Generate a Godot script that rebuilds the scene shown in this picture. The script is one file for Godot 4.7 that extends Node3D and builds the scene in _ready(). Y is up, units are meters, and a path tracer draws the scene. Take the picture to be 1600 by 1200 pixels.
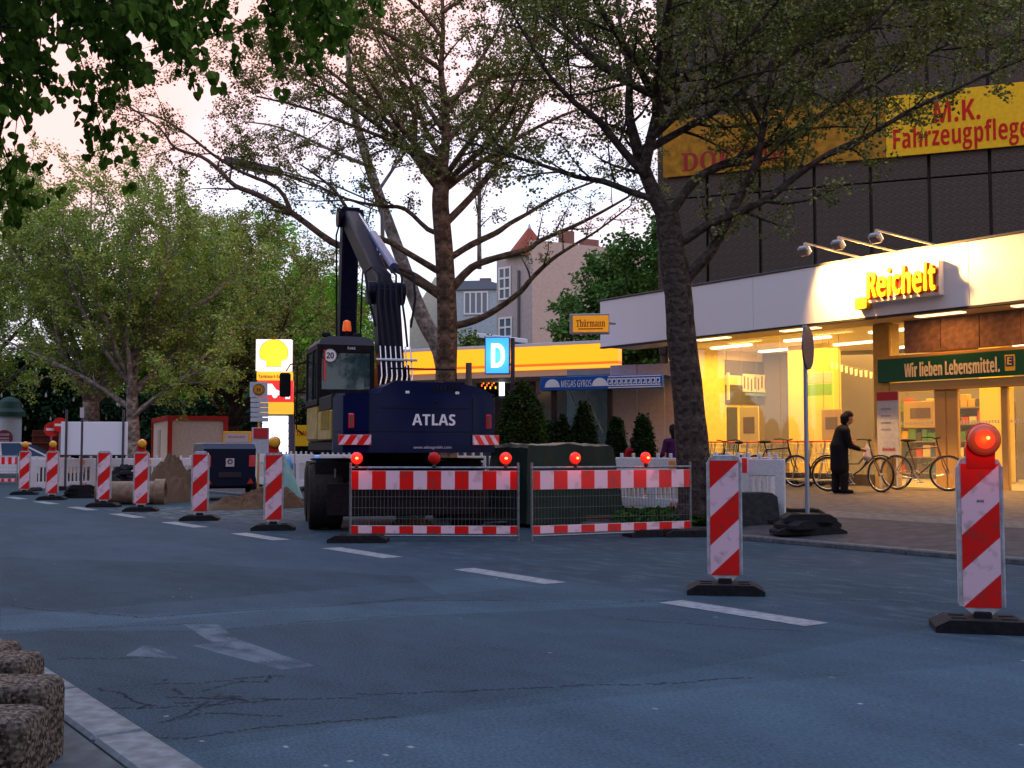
extends Node3D
# A street under repair at dusk. x runs across the street, -z along it, y up, metres.
const FOC := 1750.0
const EYE := 1.27
const PITCH := 0.05708
const YAW := -0.62693
var names := {}
var mats := {}
var tex := {}
var rng := RandomNumberGenerator.new()

# ---------- mesh collector ----------
class MB:
	var v := PackedVector3Array()
	var n := PackedVector3Array()
	var t := PackedVector2Array()
	var x := Transform3D.IDENTITY
	func tri(a: Vector3, b: Vector3, c: Vector3, ua := Vector2.ZERO, ub := Vector2.ZERO, uc := Vector2.ZERO) -> void:
		a = x * a; b = x * b; c = x * c
		var m := (b - a).cross(c - a).normalized()
		v.append(a); v.append(c); v.append(b)
		n.append(m); n.append(m); n.append(m)
		t.append(ua); t.append(uc); t.append(ub)
	func quad(a: Vector3, b: Vector3, c: Vector3, d: Vector3) -> void:
		tri(a, b, c, Vector2(0, 1), Vector2(1, 1), Vector2(1, 0))
		tri(a, c, d, Vector2(0, 1), Vector2(1, 0), Vector2(0, 0))
	func qo(a: Vector3, b: Vector3, c: Vector3, d: Vector3, o: Vector3) -> void:
		if (b - a).cross(c - a).dot((a + b + c + d) * 0.25 - o) < 0.0: quad(a, d, c, b)
		else: quad(a, b, c, d)
	func to(a: Vector3, b: Vector3, c: Vector3, o: Vector3) -> void:
		if (b - a).cross(c - a).dot((a + b + c) / 3.0 - o) < 0.0: tri(a, c, b)
		else: tri(a, b, c)
	func smooth(a: Vector3, b: Vector3, c: Vector3, d: Vector3, na: Vector3, nb: Vector3, nc: Vector3, nd: Vector3, ua := Vector2.ZERO, ub := Vector2.ZERO, uc := Vector2.ZERO, ud := Vector2.ZERO) -> void:
		v.append(x * a); v.append(x * c); v.append(x * b); v.append(x * a); v.append(x * d); v.append(x * c)
		var bs := x.basis
		n.append((bs * na).normalized()); n.append((bs * nc).normalized()); n.append((bs * nb).normalized()); n.append((bs * na).normalized()); n.append((bs * nd).normalized()); n.append((bs * nc).normalized())
		t.append(ua); t.append(uc); t.append(ub); t.append(ua); t.append(ud); t.append(uc)
	func box(c: Vector3, s: Vector3, b := 0.0) -> void:
		var h := s * 0.5
		b = minf(b, minf(h.x, minf(h.y, h.z)) * 0.9)
		if b <= 0.0:
			for k in 3:
				for g in [-1.0, 1.0]:
					var e := Vector3.ZERO; e[k] = h[k] * g
					var p := Vector3.ZERO; p[(k + 1) % 3] = h[(k + 1) % 3]
					var q := Vector3.ZERO; q[(k + 2) % 3] = h[(k + 2) % 3]
					qo(c + e - p - q, c + e + p - q, c + e + p + q, c + e - p + q, c)
			return
		var cv := func(k: int, sx: float, sy: float, sz: float) -> Vector3:
			var o := Vector3(sx * (h.x - b), sy * (h.y - b), sz * (h.z - b))
			o[k] = [sx * h.x, sy * h.y, sz * h.z][k]
			return c + o
		for k in 3:
			for g in [-1.0, 1.0]:
				var p := []
				for w in [[-1.0, -1.0], [1.0, -1.0], [1.0, 1.0], [-1.0, 1.0]]:
					var sg := [0.0, 0.0, 0.0]
					sg[k] = g; sg[(k + 1) % 3] = w[0]; sg[(k + 2) % 3] = w[1]
					p.append(cv.call(k, sg[0], sg[1], sg[2]))
				qo(p[0], p[1], p[2], p[3], c)
			for w in [[-1.0, -1.0], [1.0, -1.0], [1.0, 1.0], [-1.0, 1.0]]:
				var sg := [0.0, 0.0, 0.0]
				var k1 := (k + 1) % 3; var k2 := (k + 2) % 3
				sg[k1] = w[0]; sg[k2] = w[1]
				sg[k] = -1.0
				var a1: Vector3 = cv.call(k1, sg[0], sg[1], sg[2]); var a2: Vector3 = cv.call(k2, sg[0], sg[1], sg[2])
				sg[k] = 1.0
				var b1: Vector3 = cv.call(k1, sg[0], sg[1], sg[2]); var b2: Vector3 = cv.call(k2, sg[0], sg[1], sg[2])
				qo(a1, b1, b2, a2, c)
		for sx in [-1.0, 1.0]:
			for sy in [-1.0, 1.0]:
				for sz in [-1.0, 1.0]: to(cv.call(0, sx, sy, sz), cv.call(1, sx, sy, sz), cv.call(2, sx, sy, sz), c)
	func bar(a: Vector3, b: Vector3, w: float, h: float, up := Vector3.UP) -> void:
		var z := (b - a).normalized()
		if absf(z.dot(up)) > 0.98: up = Vector3.RIGHT
		var xx := up.cross(z).normalized(); var yy := z.cross(xx)
		var old := x
		x = x * Transform3D(Basis(xx, yy, z), (a + b) * 0.5)
		box(Vector3.ZERO, Vector3(w, h, a.distance_to(b)), minf(w, h) * 0.12)
		x = old
	func tube(pts: PackedVector3Array, rad: PackedFloat32Array, seg := 8, caps := true) -> void:
		var m := pts.size()
		if m < 2: return
		var u := Vector3.ZERO
		var pr := PackedVector3Array(); var pn := PackedVector3Array()
		for i in m:
			var d := (pts[mini(i + 1, m - 1)] - pts[maxi(i - 1, 0)]).normalized()
			if i == 0: u = d.cross(Vector3.RIGHT if absf(d.x) < 0.8 else Vector3.UP).normalized()
			else: u = (u - d * u.dot(d)).normalized()
			var w := d.cross(u)
			var cr := PackedVector3Array(); var cn := PackedVector3Array()
			for k in seg + 1:
				var a := TAU * k / seg
				var q := u * cos(a) + w * sin(a)
				cn.append(q); cr.append(pts[i] + q * rad[i])
			if i > 0:
				for k in seg:
					var u0 := float(k) / seg; var u1 := float(k + 1) / seg
					smooth(pr[k], pr[k + 1], cr[k + 1], cr[k], pn[k], pn[k + 1], cn[k + 1], cn[k], Vector2(u0, i), Vector2(u1, i), Vector2(u1, i + 1), Vector2(u0, i + 1))
			if caps and (i == 0 or i == m - 1) and rad[i] > 0.002:
				var o := pts[clampi(i + (1 if i == 0 else -1), 0, m - 1)]
				for k in seg: to(pts[i], cr[k], cr[k + 1], o)
			pr = cr; pn = cn
	func cyl(a: Vector3, b: Vector3, ra: float, rb := -1.0, seg := 12, caps := true) -> void:
		tube(PackedVector3Array([a, b]), PackedFloat32Array([ra, ra if rb < 0.0 else rb]), seg, caps)
	func rod(pts: Array, r: float, seg := 6) -> void:
		var p := PackedVector3Array(pts); var q := PackedFloat32Array()
		for i in p.size(): q.append(r)
		tube(p, q, seg)
	func lathe(prof: Array, seg := 24) -> void:   # profile of Vector2(radius, height) about local y
		for i in prof.size() - 1:
			var p: Vector2 = prof[i]; var q: Vector2 = prof[i + 1]
			if p.distance_to(q) < 1e-5: continue
			var e := (q - p).normalized()
			for k in seg:
				var a := TAU * k / seg; var b := TAU * (k + 1) / seg
				var da := Vector3(cos(a), 0, sin(a)); var db := Vector3(cos(b), 0, sin(b))
				var na := da * e.y - Vector3.UP * e.x; var nb := db * e.y - Vector3.UP * e.x
				smooth(da * p.x + Vector3.UP * p.y, da * q.x + Vector3.UP * q.y, db * q.x + Vector3.UP * q.y, db * p.x + Vector3.UP * p.y, na, na, nb, nb)
	func ell(c: Vector3, r: Vector3, seg := 16) -> void:
		var h := seg / 2
		var f := func(i: int, k: int) -> Vector3:
			var a := PI * i / h; var b := TAU * k / seg
			return Vector3(sin(a) * cos(b), cos(a), sin(a) * sin(b))
		for i in h:
			for k in seg:
				var a: Vector3 = f.call(i, k); var b: Vector3 = f.call(i, k + 1); var d: Vector3 = f.call(i + 1, k); var e: Vector3 = f.call(i + 1, k + 1)
				smooth(c + a * r, c + b * r, c + e * r, c + d * r, a / r, b / r, e / r, d / r)
	func prism(poly: PackedVector2Array, z0: float, z1: float) -> void:   # outline in x, y, pushed along z
		if Geometry2D.is_polygon_clockwise(poly): poly.reverse()
		var ids := Geometry2D.triangulate_polygon(poly)
		var mn := poly[0]; var mx := poly[0]
		for p in poly: mn = mn.min(p); mx = mx.max(p)
		var sz := mx - mn
		for i in range(0, ids.size(), 3):
			var a := poly[ids[i]]; var b := poly[ids[i + 1]]; var c := poly[ids[i + 2]]
			if (b - a).cross(c - a) < 0.0:
				var s := b; b = c; c = s
			var ua := Vector2((a.x - mn.x) / sz.x, (mx.y - a.y) / sz.y); var ub := Vector2((b.x - mn.x) / sz.x, (mx.y - b.y) / sz.y); var uc := Vector2((c.x - mn.x) / sz.x, (mx.y - c.y) / sz.y)
			tri(Vector3(a.x, a.y, z1), Vector3(b.x, b.y, z1), Vector3(c.x, c.y, z1), ua, ub, uc)
			tri(Vector3(a.x, a.y, z0), Vector3(c.x, c.y, z0), Vector3(b.x, b.y, z0), ua, uc, ub)
		for i in poly.size():
			var a := poly[i]; var b := poly[(i + 1) % poly.size()]
			quad(Vector3(a.x, a.y, z0), Vector3(b.x, b.y, z0), Vector3(b.x, b.y, z1), Vector3(a.x, a.y, z1))
	func torus(c: Vector3, rr: float, r: float, seg := 28, s2 := 8) -> void:   # about local z
		for i in seg:
			for k in s2:
				var p := []; var q := []
				for w in [[i, k], [i + 1, k], [i + 1, k + 1], [i, k + 1]]:
					var a = TAU * w[0] / seg; var b = TAU * w[1] / s2
					var d := Vector3(cos(a), sin(a), 0)
					var m := d * cos(b) + Vector3.BACK * sin(b)
					p.append(c + d * rr + m * r); q.append(m)
				smooth(p[0], p[1], p[2], p[3], q[0], q[1], q[2], q[3])
	func mesh() -> ArrayMesh:
		var a := []
		a.resize(Mesh.ARRAY_MAX)
		a[Mesh.ARRAY_VERTEX] = v; a[Mesh.ARRAY_NORMAL] = n; a[Mesh.ARRAY_TEX_UV] = t
		var m := ArrayMesh.new()
		m.add_surface_from_arrays(Mesh.PRIMITIVE_TRIANGLES, a)
		return m

# ---------- naming, parts ----------
func numbered(called: String) -> String:
	var k: int = names.get(called, -1) + 1
	names[called] = k
	return called if k == 0 else "%s_%03d" % [called, k]
func meta(o: Node, label: String, category: String, group := "", kind := "") -> void:
	if label: o.set_meta("label", label)
	if category: o.set_meta("category", category)
	if group: o.set_meta("group", group)
	if kind: o.set_meta("kind", kind)
func thing(called: String, label: String, category: String, at := Vector3.ZERO, turn := 0.0, group := "") -> Node3D:
	var o := Node3D.new()
	o.name = numbered(called); add_child(o)
	o.position = at; o.rotation.y = turn
	meta(o, label, category, group)
	return o
func structure(called: String) -> Node3D:
	var o := Node3D.new()
	o.name = numbered(called); add_child(o)
	o.set_meta("kind", "structure")
	return o
func part(parent: Node, called: String, m: MB, ma: Material) -> MeshInstance3D:
	var o := MeshInstance3D.new()
	o.mesh = m.mesh(); o.material_override = ma
	o.name = called
	parent.add_child(o, true)
	return o
func copy_of(src: Node3D, called: String, label: String, at: Vector3, turn := 0.0) -> Node3D:
	var o: Node3D = src.duplicate()
	o.name = numbered(called); add_child(o)
	o.position = at; o.rotation.y = turn
	o.set_meta("label", label)
	return o
func words(parent: Node, called: String, s: String, ma: Material, at: Vector3, w: float, h: float, turn := Vector3.ZERO, depth := 0.01, serif := false, bold := true) -> MeshInstance3D:
	var tm := TextMesh.new()
	var f := SystemFont.new()
	f.font_names = PackedStringArray(["Droid Serif" if serif else "Droid Sans"])
	f.font_weight = 700 if bold else 400
	tm.font = f; tm.text = s; tm.font_size = 64; tm.pixel_size = 0.01; tm.depth = depth
	tm.curve_step = 2.0
	var bb := tm.get_aabb()
	var o := MeshInstance3D.new()
	o.mesh = tm; o.material_override = ma; o.name = called
	var sc := Vector3(w / maxf(bb.size.x, 0.01), h / maxf(bb.size.y, 0.01), 1.0)
	var bs := Basis.from_euler(turn)
	o.transform = Transform3D(bs * Basis.from_scale(sc), at - bs * (bb.get_center() * sc))
	parent.add_child(o, true)
	return o

# ---------- photo pixels to places ----------
func ray(px: float, py: float) -> Vector3:
	return Basis(Vector3.UP, YAW) * Basis(Vector3.RIGHT, PITCH) * Vector3((px - 800.0) / FOC, (600.0 - py) / FOC, -1.0)
func gp(px: float, py: float, h := 0.0) -> Vector3:   # on level ground at height h
	var r := ray(px, py)
	return Vector3(0, EYE, 0) + r * ((h - EYE) / r.y)
func pv(px: float, py: float, vv: float) -> Vector3:  # on the plane x = vv
	var r := ray(px, py)
	return Vector3(0, EYE, 0) + r * (vv / r.x)
func pz(px: float, py: float, d: float) -> Vector3:   # at distance d along the level view axis
	var r := ray(px, py)
	return Vector3(0, EYE, 0) + r * (d / r.dot(Vector3(-sin(YAW), 0, -cos(YAW))))
func gh(x: float) -> float:
	if x < 1.52: return 0.1
	if x < 11.75: return 0.0
	if x < 14.1: return 0.06 + maxf(0.0, x - 11.9) * 0.0723
	return 0.219 + (minf(x, 19.9) - 14.1) * 0.045
func base_at(px: float, d: float, h := 0.0) -> Vector3:
	var p := pz(px, 700, d)
	return Vector3(p.x, h, p.z)

# ---------- materials (colours are linear) ----------
func C(r: float, g: float, b: float, a := 1.0) -> Color:
	var c := Color(r, g, b).linear_to_srgb(); c.a = a
	return c
func mottle(which: String) -> ImageTexture:
	if tex.has(which): return tex[which]
	var f := FastNoiseLite.new()
	var lo := 0.7
	f.noise_type = FastNoiseLite.TYPE_SIMPLEX_SMOOTH
	match which:
		"cloud": f.frequency = 0.012; f.fractal_octaves = 6; f.seed = 4; lo = 0.7
		"speck": f.frequency = 0.22; f.fractal_octaves = 2; f.seed = 9; lo = 0.45
		"soft": f.frequency = 0.03; f.fractal_octaves = 5; f.seed = 21; lo = 0.9
		"pebble": f.noise_type = FastNoiseLite.TYPE_CELLULAR; f.frequency = 0.055; f.cellular_return_type = FastNoiseLite.RETURN_CELL_VALUE; f.fractal_type = FastNoiseLite.FRACTAL_NONE; f.seed = 5; lo = 0.22
		"bark": f.noise_type = FastNoiseLite.TYPE_CELLULAR; f.frequency = 0.018; f.cellular_return_type = FastNoiseLite.RETURN_CELL_VALUE; f.domain_warp_enabled = true; f.domain_warp_amplitude = 30.0; f.fractal_octaves = 3; f.seed = 8; lo = 0.35
	var im := f.get_seamless_image(512, 512)
	im.convert(Image.FORMAT_L8)
	var d := im.get_data()
	for i in d.size(): d[i] = int(255.0 * (lo + (1.0 - lo) * d[i] / 255.0))
	im = Image.create_from_data(512, 512, false, Image.FORMAT_L8, d)
	im.generate_mipmaps()
	tex[which] = ImageTexture.create_from_image(im)
	return tex[which]
func relief(which: String, k: float) -> ImageTexture:
	var key := which + "_n" + str(k)
	if tex.has(key): return tex[key]
	var im: Image = mottle(which).get_image().duplicate()
	im.clear_mipmaps()
	im.convert(Image.FORMAT_RGBA8)
	im.bump_map_to_normal_map(k)
	tex[key] = ImageTexture.create_from_image(im)
	return tex[key]
func mat(r: float, g: float, b: float, rough := 0.6, metal := 0.0, how := "", scale := 1.0, bump := 0.0) -> StandardMaterial3D:
	var key := "%f %f %f %f %f %s %f %f" % [r, g, b, rough, metal, how, scale, bump]
	if mats.has(key): return mats[key]
	var m := StandardMaterial3D.new()
	m.albedo_color = C(r, g, b); m.roughness = rough; m.metallic = metal
	if metal < 0.05 and rough > 0.28: m.metallic_specular = 0.28
	if how:
		m.albedo_texture = mottle(how); m.uv1_triplanar = true; m.uv1_scale = Vector3.ONE * scale
		if bump > 0.0:
			m.normal_enabled = true; m.normal_texture = relief(how, 6.0); m.normal_scale = bump
	mats[key] = m
	return m
func glow(r: float, g: float, b: float, e: float) -> StandardMaterial3D:
	var key := "glow %f %f %f %f" % [r, g, b, e]
	if mats.has(key): return mats[key]
	var m := StandardMaterial3D.new()
	m.albedo_color = C(r, g, b); m.roughness = 0.35
	m.emission_enabled = true; m.emission = C(r, g, b); m.emission_energy_multiplier = e
	mats[key] = m
	return m
func glass(r: float, g: float, b: float, a: float) -> StandardMaterial3D:
	var m := StandardMaterial3D.new()
	m.albedo_color = C(r, g, b, a); m.roughness = 0.03
	m.transparency = BaseMaterial3D.TRANSPARENCY_ALPHA
	return m
func printed(im: Image, rough := 0.45) -> StandardMaterial3D:
	im.generate_mipmaps()
	var m := StandardMaterial3D.new()
	m.albedo_texture = ImageTexture.create_from_image(im); m.roughness = rough
	return m
func lamp_light(parent: Node, at: Vector3, c: Color, e: float, size := 0.05) -> void:
	var l := OmniLight3D.new()
	l.light_color = c; l.light_energy = e; l.light_size = size; l.shadow_enabled = true; l.omni_range = 12.0; l.omni_attenuation = 2.0
	l.position = at; l.name = "light"
	parent.add_child(l, true)

# ---------- print ----------
func stripes(w: int, h: int, f: Callable, seed_: int) -> Image:
	var im := Image.create(w, h, false, Image.FORMAT_RGB8)
	var dirt := FastNoiseLite.new()
	dirt.seed = seed_; dirt.frequency = 0.02; dirt.fractal_octaves = 5
	for j in h:
		for i in w:
			var c := Color(0, 0, 0)
			for s in 4: c += f.call((i + 0.25 + 0.5 * (s % 2)) / w, (j + 0.25 + 0.5 * (s / 2)) / h) * 0.25
			var k := dirt.get_noise_2d(i, j)
			c = c.lerp(Color(0.42, 0.36, 0.34), clampf((k - 0.12) * 0.8, 0.0, 0.35))
			im.set_pixel(i, j, c)
	return im
const RED := Color(0.86, 0.09, 0.07)
const PALE := Color(0.9, 0.77, 0.82)
func bake_mat(k: int) -> StandardMaterial3D:
	if not tex.has("bake%d" % k):
		tex["bake%d" % k] = printed(stripes(80, 320, func(a: float, b: float) -> Color: return RED if fposmod(b + 0.236 * a, 0.5) < 0.245 else PALE, 11 + k), 0.3)
	return tex["bake%d" % k]
func block_mat(m: float) -> StandardMaterial3D:
	var key := "block%f" % m
	if not tex.has(key):
		tex[key] = printed(stripes(416, 32, func(a: float, _b: float) -> Color: return RED if fposmod(a * m + 0.5, 2.0) < 1.0 else PALE, 31), 0.3)
	return tex[key]
func chevron_mat(flip: bool) -> StandardMaterial3D:
	return printed(stripes(128, 32, func(a: float, b: float) -> Color: return RED if fposmod((1.0 - a if flip else a) * 2.6 + b * 0.55, 1.0) < 0.55 else PALE, 7), 0.3)

# ---------- growing trees ----------
func leaf_clump(k: int, size: float, spread: float, seed_: int) -> ArrayMesh:
	var q := RandomNumberGenerator.new(); q.seed = seed_
	var m := MB.new()
	for i in k:
		var o := Vector3(q.randf_range(-1, 1), q.randf_range(-1, 1), q.randf_range(-1, 1)) * spread
		var bs := Basis.from_euler(Vector3(q.randf_range(-0.9, 0.9), q.randf() * TAU, q.randf_range(-0.9, 0.9)))
		var s := size * q.randf_range(0.6, 1.15)
		var a := o; var b := o + bs * Vector3(s * 0.45, s * 0.08, s * 0.45); var c := o + bs * Vector3(0, -s * 0.12, s); var d := o + bs * Vector3(-s * 0.45, s * 0.08, s * 0.45)
		m.tri(a, b, c); m.tri(a, c, d)
	return m.mesh()
func leaves(parent: Node, called: String, xf: Array, me: Mesh, c0: Color, c1: Color, glowing := 0.45) -> void:
	var mm := MultiMesh.new()
	mm.transform_format = MultiMesh.TRANSFORM_3D; mm.use_colors = true
	mm.mesh = me; mm.instance_count = xf.size()
	for i in xf.size():
		mm.set_instance_transform(i, xf[i])
		mm.set_instance_color(i, c0.lerp(c1, rng.randf()))
	var o := MultiMeshInstance3D.new()
	o.multimesh = mm; o.name = called
	var m := StandardMaterial3D.new()
	m.vertex_color_use_as_albedo = true; m.roughness = 0.85; m.metallic_specular = 0.12
	m.backlight_enabled = true; m.backlight = C(c1.r * glowing * 2.0, c1.g * glowing * 2.0, c1.b * glowing * 2.0)
	o.material_override = m
	o.set_meta("kind", "stuff")
	parent.add_child(o, true)
func any_turn() -> Basis:
	return Basis.from_euler(Vector3(rng.randf_range(-0.6, 0.6), rng.randf() * TAU, rng.randf_range(-0.6, 0.6)))
func unit() -> Vector3:
	return Vector3(rng.randfn(), rng.randfn(), rng.randfn()).normalized()
# a limb with side branches and twigs; q: step, l1, step2, l2, start, n (leaf clumps a twig), s (leaf scale), up
func grow(wood: MB, xf: Array, pts: PackedVector3Array, r0: float, r1: float, q: Dictionary) -> void:
	var m := pts.size()
	var rad := PackedFloat32Array()
	for i in m: rad.append(lerpf(r0, r1, float(i) / (m - 1)) * (1.0 + rng.randf_range(-0.06, 0.06)))
	wood.tube(pts, rad, 8)
	var total := 0.0
	for i in m - 1: total += pts[i].distance_to(pts[i + 1])
	var s := 0.0; var next: float = total * q.start
	for i in m - 1:
		var l := pts[i].distance_to(pts[i + 1])
		while next <= s + l:
			var k := (next - s) / l
			var p := pts[i].lerp(pts[i + 1], k)
			var tan_ := (pts[i + 1] - pts[i]).normalized()
			var fr := next / total
			side(wood, xf, p, tan_, lerpf(r0, r1, fr), fr, q)
			next += q.step * rng.randf_range(0.6, 1.4)
		s += l
	for e in 3: side(wood, xf, pts[m - 1], (pts[m - 1] - pts[m - 2]).normalized(), r1, 1.0, q)
func side(wood: MB, xf: Array, p: Vector3, tan_: Vector3, r: float, fr: float, q: Dictionary) -> void:
	var sd := unit(); sd = (sd - tan_ * sd.dot(tan_)).normalized()
	var d = (tan_ * 0.55 + sd * 0.8 + Vector3.UP * q.up).normalized()
	var len_: float = q.l1 * rng.randf_range(0.55, 1.2) * (1.0 - 0.25 * fr)
	var a := PackedVector3Array([p]); var ra := PackedFloat32Array([clampf(r * 0.5, 0.008 * q.s, 0.035)])
	var c := p
	for j in 4:
		d = (d + unit() * 0.22 + Vector3.UP * 0.03).normalized()
		c += d * len_ * 0.25
		a.append(c); ra.append(lerpf(ra[0], 0.004 * q.s, (j + 1) / 4.0))
	wood.tube(a, ra, 4, false)
	var w: float = len_ * 0.2
	while w < len_:
		var f := w / len_ * 4.0
		var i := mini(int(f), 3)
		var o := a[i].lerp(a[i + 1], f - i)
		var e := ((a[i + 1] - a[i]).normalized() * 0.6 + unit() * 0.8 + Vector3.UP * 0.1).normalized()
		var tl: float = q.l2 * rng.randf_range(0.5, 1.3)
		var mid := o + e * tl * 0.5; var tip := mid + (e + unit() * 0.35).normalized() * tl * 0.5
		wood.tube(PackedVector3Array([o, mid, tip]), PackedFloat32Array([0.006 * q.s, 0.004 * q.s, 0.002 * q.s]), 3, false)
		for j in q.n:
			var h := rng.randf()
			var at := o.lerp(mid, h * 2.0) if h < 0.5 else mid.lerp(tip, h * 2.0 - 1.0)
			xf.append(Transform3D(any_turn() * Basis.from_scale(Vector3.ONE * q.s * rng.randf_range(0.6, 1.25)), at + unit() * 0.05 * q.s))
		w += q.step2 * rng.randf_range(0.6, 1.4)
func bend(a: Array) -> PackedVector3Array:   # rounds a polyline
	var o := PackedVector3Array()
	for i in a.size() - 1:
		var p0: Vector3 = a[maxi(i - 1, 0)]; var p1: Vector3 = a[i]; var p2: Vector3 = a[i + 1]; var p3: Vector3 = a[mini(i + 2, a.size() - 1)]
		for k in 3: o.append(p1.cubic_interpolate(p2, p0, p3, k / 3.0))
	o.append(a[a.size() - 1])
	return o
# limbs as traced in the photograph, each leaning towards or away from the eye on its way out
func traced(px: Array, z: float, lean: float) -> PackedVector3Array:
	var o := []
	var s := 0.0
	for i in px.size():
		if i: s += Vector2(px[i][0], px[i][1]).distance_to(Vector2(px[i - 1][0], px[i - 1][1])) * z / FOC
		o.append(pz(px[i][0], px[i][1], z + s * lean))
	return bend(o)
func branch_to(from: Vector3, az: float, rise: float, len_: float) -> PackedVector3Array:
	var o := [from]
	var d := Vector3(cos(az) * cos(rise), sin(rise), sin(az) * cos(rise))
	var c := from
	for i in 5:
		d = (d + unit() * 0.18 + Vector3.UP * 0.06).normalized()
		c += d * len_ / 5.0
		o.append(c)
	return bend(o)
func wild_tree(called: String, label: String, group: String, at: Vector3, height: float, trunk: float, spread: float, limbs: int, q: Dictionary, bark: Material, clump: Mesh, c0: Color, c1: Color, fork := 0.3, lean := Vector3.ZERO) -> void:
	var t := thing(called, label, "tree", at, 0.0, group)
	var wood := MB.new(); var small := MB.new(); var xf := []
	var top := Vector3(0, height * fork, 0) + lean
	wood.tube(bend([Vector3(0, -0.1, 0), top * 0.5 + Vector3(0.06, 0, 0.04), top, top + Vector3(0, height * 0.25, 0) + lean * 0.5]), PackedFloat32Array([trunk * 1.25, trunk * 1.05, trunk, trunk, trunk * 0.97, trunk * 0.95, trunk * 0.9, trunk * 0.7, trunk * 0.55, trunk * 0.4]), 10)
	for i in limbs:
		var h := rng.randf_range(0.75, 1.7)
		var rise := rng.randf_range(0.28, 1.35)
		grow(small, xf, branch_to(top * h, TAU * i / limbs * 2.4 + rng.randf() * 0.8, rise, lerpf(spread, height * (1.0 - fork * h), rise / 1.5) * rng.randf_range(0.8, 1.05)), trunk * rng.randf_range(0.35, 0.55), 0.02, q)
	part(t, "trunk", wood, bark)
	part(t, "branches", small, bark)
	leaves(t, "crown", xf, clump, c0, c1)
func bush(called: String, label: String, group: String, at: Vector3, size: Vector3, count: int, clump: Mesh, c0: Color, c1: Color, cone := 0.0, s := 1.0, cat := "shrub") -> Node3D:
	var t := thing(called, label, cat, at, 0.0, group)
	var xf := []; var wood := MB.new()
	for i in 7:
		var e := Vector3(rng.randf_range(-0.3, 0.3) * size.x, size.y * rng.randf_range(0.5, 0.85), rng.randf_range(-0.3, 0.3) * size.z) * Vector3(1.0 - cone * 0.7, 1, 1.0 - cone * 0.7)
		wood.tube(PackedVector3Array([Vector3(e.x * 0.15, 0, e.z * 0.15), e * 0.5 + unit() * 0.03, e]), PackedFloat32Array([0.03, 0.02, 0.008]), 5)
	for i in count:
		var d := unit()
		var rr := pow(rng.randf(), 0.35)
		var p := d * rr * (1.0 + 0.16 * sin(d.x * 7.0 + at.x) * cos(d.y * 6.0 + at.z))
		var y := (p.y + 1.0) * 0.5
		var k := 1.0 - cone * clampf(y, 0, 1)
		xf.append(Transform3D(any_turn() * Basis.from_scale(Vector3.ONE * s * rng.randf_range(0.6, 1.3)), Vector3(p.x * size.x * 0.5 * k, maxf(y, 0.03) * size.y, p.z * size.z * 0.5 * k)))
	part(t, "stems", wood, mat(0.05, 0.04, 0.03, 0.9))
	leaves(t, "foliage", xf, clump, c0, c1)
	return t
func heap(parent: Node, called: String, rx: float, rz: float, h: float, ma: Material, seed_: int) -> void:
	var f := FastNoiseLite.new(); f.seed = seed_; f.frequency = 0.9; f.fractal_octaves = 4
	var m := MB.new(); var nr := 26; var na := 56
	var g := []
	for i in nr + 1:
		var row := []
		for k in na:
			var a := TAU * k / na; var r := float(i) / nr
			var edge := 1.0 + 0.25 * f.get_noise_2d(cos(a) * 1.4 + 9.0, sin(a) * 1.4)
			var p := Vector3(cos(a) * r * rx * edge, 0, sin(a) * r * rz * edge)
			p.y = h * pow(1.0 - r * r, 0.95) * (1.0 + 0.35 * f.get_noise_2d(p.x * 1.3 + 3.0, p.z * 1.3)) + 0.3 * h * f.get_noise_2d(p.x * 3.3, p.z * 3.3) * (1.0 - r * r) + 0.13 * f.get_noise_2d(p.x * 9.0, p.z * 9.0) * (1.0 - r)
			p.y = maxf(p.y, 0.0) - 0.01
			row.append(p)
		g.append(row)
	for i in nr:
		for k in na:
			var k1 := (k + 1) % na
			m.tri(g[i][k], g[i + 1][k1], g[i + 1][k])
			m.tri(g[i][k], g[i][k1], g[i + 1][k1])
	part(parent, called, m, ma)

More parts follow.
